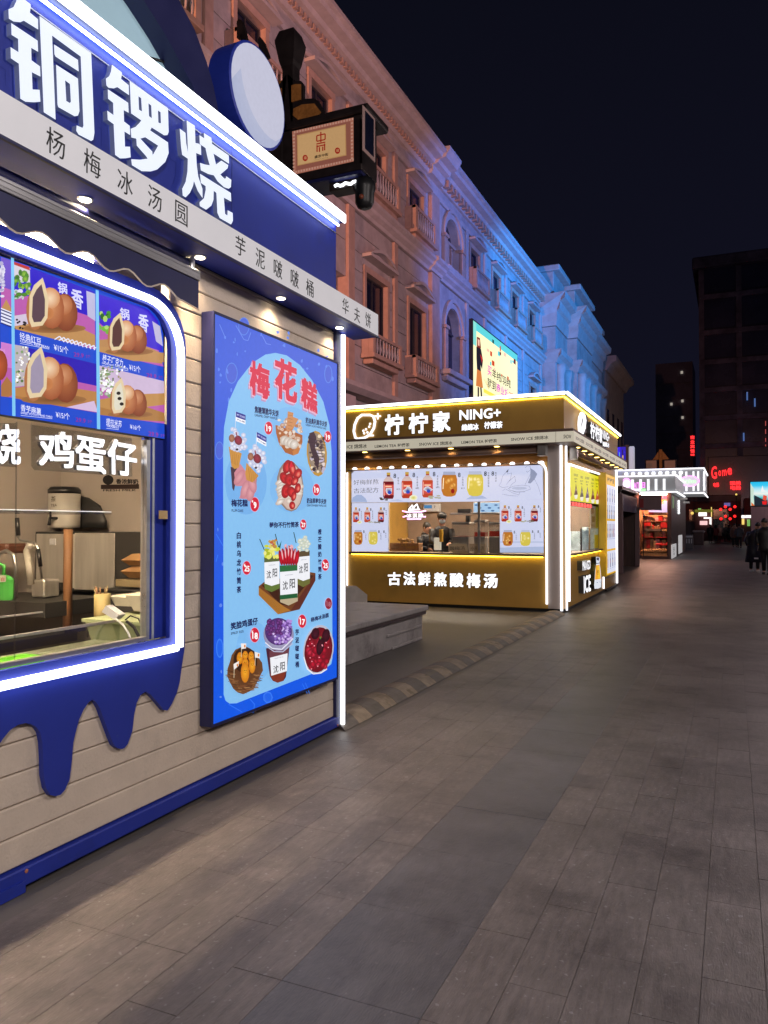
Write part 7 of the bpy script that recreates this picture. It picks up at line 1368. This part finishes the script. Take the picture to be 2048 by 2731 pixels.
# lit stalls
def stall(name, label, x0, y0, x1, y1, Y, parts_):
    a, c = at(cg(x0, y0), y=Y), at(cg(x1, y1), y=Y); t = thing(name, label, 'stall', ((a.x+c.x)/2, Y+1, 0)); MB().box(a.x, c.x, Y+.3, Y+3, 0, a.z).build('stall_body', m_dims2, t)
    for nm, q, m in parts_: u, v = at(cg(q[0], q[1]), y=Y), at(cg(q[2], q[3]), y=Y); MB().box(u.x, v.x, Y+.05, Y+.28, v.z, u.z, .03).build(nm, m, t)
    return t
m_dims2 = mat('stall_dark', (.10, .03, .03), .6); m_wglow = led('stall_glow', (1, .95, .9), 1.6, 'NONE'); m_pglow = led('stall_pink', (1, .6, .6), 1.0, 'NONE'); m_yglow = led('stall_yellow', (1, .7, .15), 1.0, 'NONE'); m_gglow = led('stall_green', (.25, .7, .12), .6, 'NONE'); m_olv = mat('olive_garland', (.2, .2, .03), .6, emit=.25, ecol=(.4, .45, .05), noise=(20, .5))
stall('food_stall', 'small far food stall with white lights and a green and yellow garland', 230, 1750, 590, 2037, 88, [('white_sign', (310, 1795, 470, 1865), m_wglow), ('garland', (235, 1740, 590, 1790), m_olv), ('green_lamp', (300, 1715, 360, 1740), m_gglow), ('yellow_pole', (552, 1690, 570, 1880), m_yglow), ('light_frame', (410, 1890, 560, 1915), m_wglow), ('light_frame', (525, 1916, 560, 2037), m_wglow), ('pink_window', (335, 1960, 480, 2037), m_pglow)])
stall('snack_stall', 'small far snack stall with a white lit sign and an orange window', 1140, 1840, 1345, 2080, 84, [('white_sign', (1145, 1850, 1210, 1905), m_wglow), ('white_sign', (1220, 1850, 1335, 1900), m_wglow), ('orange_window', (1150, 1920, 1200, 2030), m_yglow), ('yellow_window', (1255, 1930, 1310, 2060), m_gglow)])
for i, (x, y, m, lb) in enumerate(((188, 1808, m_yglow, 'yellow lantern left of the far food stall'), (878, 1735, m_redn, 'cluster of red lanterns hanging at the end of the street'), (880, 1918, m_redn, 'low red lamp below the cluster of red lanterns'), (1043, 1445, m_yglow, 'small amber lamp below the block of red characters'), (1045, 1505, m_wglow, 'small white lamp below the amber lamp'))):
    v = at(cg(x, y), y=95+i*3); b = MB(); o = thing('street_lantern', lb, 'lantern', (v.x, v.y, 0))
    for k in range(4 if i in (1, 2) else 1): b.ball((v.x+(.5*(k-1.5) if i in (1, 2) else 0), v.y, v.z+.3*(k % 2)*(i in (1, 2))), .17 if i < 3 else .12, n=8, m=5)
    b.build('lamp_cluster' if i in (1, 2) else 'lamp', m, o, kind='stuff' if i in (1, 2) else None); b = MB(); b.tube([(v.x, v.y+.35, 0), (v.x, v.y+.35, v.z+.4)], .04, 5); b.build('post', m_black, o)
b = MB(); b.box(-14, 0.9, 105, 112, 0, 6.5); b.box(1.2, 14, 100, 110, 0, 7); o = thing('low_shop_row', 'dim reddish row of low shops closing the end of the street', 'building', (0, 105, 0)); m_shop = mat('dim_red_shop', (.16, .05, .05), .7, noise=(.5, .4)); MB().box(-14, .9, 105, 112, 0, 5.4).build('wall', m_shop, o); MB().box(1.2, 16, 100, 110, 0, 4.8).build('wall', m_shop, o); MB().box(-14, .9, 104.6, 105, 4.6, 5.3).build('sign_band', m_slab, o); MB().box(-5, -.5, 104.7, 105, .3, 3.6).build('shop_window', m_pane, o)
MB().box(-1.0, -.3, 104.5, 104.68, 4.0, 4.4).build('blue_sign', led('dim_blue', (.12, .16, .6), .5, 'NONE'), o)
# bins and crates beside the grey kiosk
H_ = lambda x, y, z=0: at(ch(x, y), z=z)
v = H_(100, 905); t = thing('striped_bin', 'grey metal bin with white stripes at the side of the grey kiosk', 'bin', (v.x, v.y+.5, 0)); w = at(ch(195, 905), y=v.y).x-at(ch(0, 905), y=v.y).x; zt_ = at(ch(100, 625), y=v.y).z
MB().box(v.x-w/2, v.x+w/2, v.y, v.y+1, 0, zt_, .03).build('body', mat('bin_grey', (.12, .11, .12), .5), t)
for i in range(4): x = v.x-w/2+w*(.12+.24*i); MB().box(x, x+w*.1, v.y-.012, v.y-.002, zt_*.4, zt_*.72).build('stripe', m_white, t)
MB().box(v.x-w/2, v.x+w/2, v.y-.014, v.y-.002, zt_*.8, zt_*.93).build('stripe_band', m_white, t)
v = H_(310, 825); t = thing('planter_box', 'dark planter box with pale trimmings beyond the striped bin', 'planter', (v.x, v.y+.5, 0)); w = at(ch(415, 825), y=v.y).x-at(ch(225, 825), y=v.y).x; zt_ = at(ch(310, 580), y=v.y).z
MB().box(v.x-w/2, v.x+w/2, v.y, v.y+1, 0, zt_, .04).build('body', mat('planter_dark', (.06, .035, .035), .6), t); b = MB()
for i in range(14): b.ball((v.x-w/2+w*i/13, v.y+.3, zt_+.06), .13, .12, .1, 7, 4)
o = b.build('trimmings', mat('pale_plants', (.3, .26, .26), .7, noise=(9, .4)), t); o['kind'] = 'stuff'
v = H_(100, 760); b = MB(); zt_ = at(ch(100, 350), y=v.y+6).z; b.box(v.x-.9, v.x+.9, v.y+6, v.y+6.1, .3, zt_); b.tube([(v.x-.9, v.y+6, 0), (v.x-.9, v.y+6, zt_)], .05, 6); b.tube([(v.x+.9, v.y+6, 0), (v.x+.9, v.y+6, zt_)], .05, 6); tag(b.build('notice_board', mat('dim_board', (.12, .09, .10), .6)), 'dim notice board standing behind the striped bin', 'board')

# =================================================================== PEOPLE
def mskin(): return bpy.data.materials.get('skin') or mat('skin', (.42, .22, .15), .5, noise=(20, .06))
m_hair = mat('dark_hair', (.012, .009, .008), .45, noise=(40, .3)); m_mask = mat('face_mask', (.45, .55, .62), .7)
def skinmesh(V, E, Rr, name, m, root):
    me = bpy.data.meshes.new(name); me.from_pydata(V, E, []); o = bpy.data.objects.new(name, me); COL.objects.link(o)
    o.modifiers.new('s', 'SKIN'); ss_ = o.modifiers.new('u', 'SUBSURF'); ss_.levels = 1; ss_.render_levels = 1
    for i, d in enumerate(me.skin_vertices[0].data): r = Rr[i]; d.radius = r if isinstance(r, tuple) else (r, r); d.use_root = (i == 0)
    bpy.context.view_layer.update(); m2 = bpy.data.meshes.new_from_object(o.evaluated_get(bpy.context.evaluated_depsgraph_get()))
    bpy.data.objects.remove(o); bpy.data.meshes.remove(me); m2.name = name; m2.materials.clear(); m2.materials.append(m)
    for q in m2.polygons: q.use_smooth = True
    r = bpy.data.objects.new(name, m2); COL.objects.link(r); return r
def person(label, loc, rot, H, top, bot, shoe, hem=.5, stride=.1, lean=0., sway=0., headtilt=0., arms='pocket', cap=None, mask=False, hair=None, hood=False, puff=1., long_hair=False, bag=None, patch=False, group=None):
    V, E, Rr = [], [], []
    def add(p, r, par=None): V.append(p); Rr.append(r); (E.append((par, len(V)-1)) if par is not None else None); return len(V)-1
    k = H
    def up(z): f = max(0, z/k-.5); return (sway*f*2, -lean*f*2)           # the trunk leans above the hips
    P = lambda x, y, z: (x+up(z)[0], y+up(z)[1], z)
    pel = add(P(0, 0, .53*k), (.075*k, .055*k)); ab = add(P(0, 0, .62*k), (.07*k, .05*k), pel); chs = add(P(0, 0, .74*k), (.085*k, .06*k), ab); nk = add(P(0, 0, .835*k), .032*k, chs)
    hx = headtilt; h0 = add(P(hx*.3, -.01*k, .875*k), (.045*k, .05*k), nk); h1 = add(P(hx*.7, -.014*k, .925*k), (.05*k, .06*k), h0); h2 = add(P(hx, -.008*k, .97*k), (.042*k, .05*k), h1)
    legs = []
    for s in (-1, 1):
        st = stride*s*k
        hip = add((s*.05*k, 0, .49*k), .055*k, pel); kn = add((s*.052*k, -st*.55-.012*k, .28*k), .038*k, hip); an = add((s*.052*k, -st, .05*k), .025*k, kn); to = add((s*.058*k, -st-.085*k, .025*k), .022*k, an); legs.append((V[hip], V[kn], V[an]))
    ar = []
    for s in (-1, 1):
        sh = add(P(s*.105*k, 0, .795*k), .036*k, chs)
        if arms == 'fwd': el = (s*.125*k, -.06*k, .655*k); wr = (s*.07*k, -.20*k, .63*k)
        elif arms == 'hang': el = (s*.14*k, .02*k, .63*k); wr = (s*.15*k, -.03*k+.05*s*k, .50*k)
        else: el = (s*.15*k, .04*k, .64*k); wr = (s*.125*k, -.04*k, .535*k)
        el = P(*el); wr = P(*wr); e_ = add(el, .027*k, sh); w_ = add(wr, .02*k, e_); ar.append((V[sh], el, wr))
        if arms != 'pocket':
            d = (Vector(wr)-Vector(el)).normalized(); pm = add(tuple(Vector(wr)+d*.03*k), (.022*k, .012*k), w_)
            side = d.cross(Vector((0, 0, 1))); side = side.normalized() if side.length > .01 else Vector((1, 0, 0))
            for j, L in enumerate((.038, .044, .041, .032)):
                q = Vector(V[pm])+side*(.011*k*(j-1.5))+d*.018*k; a1 = add(tuple(q), .0055*k, pm); a2 = add(tuple(q+d*L*k*.6+Vector((0, 0, -.012*k))), .005*k, a1)
            th = Vector(wr)+d*.012*k-side*.02*k*s; a1 = add(tuple(th+d*.02*k-side*.008*k*s), .0065*k, w_)
    body = skinmesh(V, E, Rr, 'person', mskin(), 0); body.location = loc; body.rotation_euler = (0, 0, rot); tag(body, label, 'person', group)
    loc0 = Vector(loc)
    def child(b, name, m):
        o = b.build(name, m, None); me = o.data; dl = o.location.copy()
        for v in me.vertices: v.co += dl
        o.location = (0, 0, 0); o.parent = body; return o
    # face: nose, ears, eyes
    hv = Vector(V[h1]); f = MB(); f.ball((hv.x, hv.y-.062*k, hv.z-.002*k), .009*k, .014*k, .013*k, 6, 4)
    for s in (-1, 1): f.ball((hv.x+s*.05*k, hv.y+.005*k, hv.z), .007*k, .012*k, .02*k, 6, 4)
    child(f, 'face_features', mskin()); f = MB()
    for s in (-1, 1): f.ball((hv.x+s*.021*k, hv.y-.053*k, hv.z+.012*k), .007*k, .005*k, .005*k, 6, 4)
    f.ball((hv.x, hv.y-.053*k, hv.z-.03*k), .014*k, .005*k, .003*k, 6, 4); child(f, 'eyes_and_mouth', m_hair)
    # hair / cap / hood
    f = MB(); hz = hv.z+.02*k
    if hood: f.ball((hv.x, hv.y+.012*k, hv.z+.008*k), .068*k, .07*k, .085*k, 12, 8); child(f, 'hood', top)
    else:
        f.ball((hv.x, hv.y+.014*k, hz+.008*k), .056*k, .062*k, .062*k, 12, 7)
        if long_hair: f.tube([(hv.x, hv.y+.045*k, hz), (hv.x, hv.y+.06*k, hz-.08*k), (hv.x, hv.y+.07*k, hz-.16*k)], [.05*k, .055*k, .03*k], 10)
        child(f, 'hair', m_hair if not hair else hair)
    if cap: f = MB(); f.ball((hv.x, hv.y+.004*k, hz+.02*k), .06*k, .067*k, .052*k, 12, 6); f.box(hv.x-.045*k, hv.x+.045*k, hv.y-.115*k, hv.y-.05*k, hz+.016*k, hz+.024*k, .003); child(f, 'cap', cap)
    if mask: f = MB(); f.ball((hv.x, hv.y-.036*k, hv.z-.025*k), .04*k, .028*k, .028*k, 10, 6); child(f, 'face_mask', m_mask)
    # coat with sleeves
    f = MB(); n = 14; rs = []
    for z, rx, ry in ((.845, .042, .042), (.83, .07, .052), (.80, .115, .066), (.74, .112, .078), (.66, .102, .074), (.58, .104, .076), (max(hem, .50), .108, .082), (hem if hem < .5 else hem-.004, .112+max(0, .5-hem)*.08, .085+max(0, .5-hem)*.14+stride*max(0, .5-hem))):
        zz = z*k; u = up(zz); rs.append([(u[0]+rx*puff*k*math.cos(2*math.pi*i/n), u[1]+ry*puff*k*math.sin(2*math.pi*i/n), zz) for i in range(n)])
    f.rings(rs, smooth=True)
    for a, b_, c in ar: f.tube([Vector(a)*1, Vector(a).lerp(Vector(b_), .5), b_, Vector(b_).lerp(Vector(c), .9)], [.05*k*puff, .046*k*puff, .04*k*puff, .03*k*puff], 9)
    if not cap: f.ball((up(.84*k)[0], up(.84*k)[1]+.012*k, .845*k), .062*k, .06*k, .03*k, 12, 5)
    child(f, 'coat', top)
    f = MB()
    for a, b_, c in legs: f.tube([Vector(a), Vector(a).lerp(Vector(b_), .5), b_, Vector(c)+Vector((0, 0, .02*k))], [.062*k, .052*k, .042*k, .032*k], 9)
    child(f, 'trousers', bot); f = MB()
    for a, b_, c in legs: f.box(c[0]-.027*k, c[0]+.027*k, c[1]-.115*k, c[1]+.035*k, .002, .045*k, .012*k)
    child(f, 'shoes', shoe)
    if patch: f = MB(); z = (hem+.07)*k; f.box(-.03*k, .045*k, -.001-(.085+.14*(.5-hem)+stride*(.5-hem))*puff*k, -.01-(.06)*puff*k, z, z+.028*k, .003); child(f, 'white_patch', m_white)
    if bag: f = MB(); f.box(.13*k, .19*k, -.06*k, .07*k, .36*k, .5*k, .01); child(f, 'bag', bag)
    return body
m_coat1 = mat('navy_down_coat', (.010, .012, .03), .45, noise=(20, .3), bump=(10, .5, .03)); m_coat2 = mat('black_jacket', (.010, .010, .013), .5, noise=(20, .3), bump=(14, .4, .02)); m_trk = mat('black_trousers', (.012, .012, .016), .6)
m_shw = mat('white_shoe', (.6, .6, .6), .5); m_shb = mat('black_shoe', (.015, .012, .012), .5); m_brc = mat('brown_coat', (.26, .12, .08), .7, noise=(15, .2)); m_rdc = mat('maroon_coat', (.34, .07, .07), .7, noise=(15, .2)); m_pkc = mat('pale_pink_coat', (.6, .36, .32), .7, noise=(15, .15)); m_grc = mat('charcoal_coat', (.09, .085, .09), .7, noise=(15, .2)); m_rtr = mat('red_skirt', (.2, .02, .03), .7)
fp = lambda x, y: H_(x, y)
v = fp(1395, 1350); person('person in a long dark down coat and white shoes leaning towards a companion', (v.x, v.y, 0), R(8), 1.66, m_coat1, m_trk, m_shw, hem=.2, stride=.07, lean=.04, sway=.10, headtilt=.04, puff=1.28, patch=True)
v = fp(1600, 1400); person('person in a black jacket and dark trousers at the right picture edge', (v.x+.05, v.y, 0), R(-6), 1.78, m_coat2, m_trk, m_shb, hem=.42, stride=.12, lean=.05, sway=-.04, headtilt=-.03, puff=1.25)
for (x, y, H, top, bot, shoe, hem, rot, lab, kw) in (
    (540, 780, 1.70, m_coat2, m_trk, m_shb, .36, 180, 'distant pedestrian in a black coat, leftmost of the walking trio', {}),
    (650, 776, 1.66, m_rdc, m_trk, m_shb, .40, 184, 'distant pedestrian in a maroon coat in the middle of the walking trio', dict(long_hair=True)),
    (715, 756, 1.68, m_pkc, m_rtr, m_shb, .34, 176, 'distant pedestrian in a pale pink coat, rightmost of the walking trio', dict(hood=True)),
    (845, 765, 1.72, m_grc, m_trk, m_shb, .44, 2, 'distant pedestrian in charcoal walking right of the pale pink coat', {}),
    (925, 768, 1.64, m_coat2, m_trk, m_shb, .5, 186, 'distant pedestrian in a short black jacket behind the brown coat', {}),
    (1015, 868, 1.72, m_brc, m_trk, m_shb, .40, 4, 'pedestrian in a brown coat walking just left of the leaning couple', dict(arms='hang')),
    (905, 742, 1.66, m_rdc, m_trk, m_shb, .42, 180, 'far pedestrian in a maroon coat between the two dark walkers', {}),
    (985, 760, 1.7, m_pkc, m_trk, m_shb, .45, 10, 'far pedestrian in a pale coat left of the brown coat', {}),
    (1045, 748, 1.64, m_brc, m_trk, m_shb, .45, 186, 'far pedestrian in a brown coat walking away beyond the nearer brown coat', {}),
    (1180, 745, 1.7, m_rdc, m_trk, m_shb, .45, 180, 'far pedestrian in a maroon coat just left of the leaning couple', {}),
    (450, 742, 1.68, m_grc, m_trk, m_shb, .45, 20, 'far pedestrian in charcoal beside the food stall', {}),
    (1105, 880, 1.68, m_grc, m_trk, m_shb, .45, 180, 'pedestrian in charcoal half hidden behind the leaning couple', {})):
    v = fp(x, y); person(lab, (v.x, v.y, 0), R(rot), H, top, bot, shoe, hem=hem, stride=.1, puff=1.12, group='pedestrians down the street', **kw)
# the two clerks in the yellow kiosk
v = C6(960, 1290, 15.4); person('clerk in a dark cap and face mask working behind the tea dispensers', (v.x, 15.4, .1), R(25), 1.72, m_coat2, m_trk, m_shb, hem=.46, stride=.02, lean=.05, arms='fwd', cap=m_black, mask=True)
v = C6(790, 1290, 15.7); person('clerk in black bending over the counter behind the wooden sign box', (v.x, 15.7, .1), R(60), 1.52, m_coat2, m_trk, m_shb, hem=.46, stride=.02, lean=.14, arms='fwd')
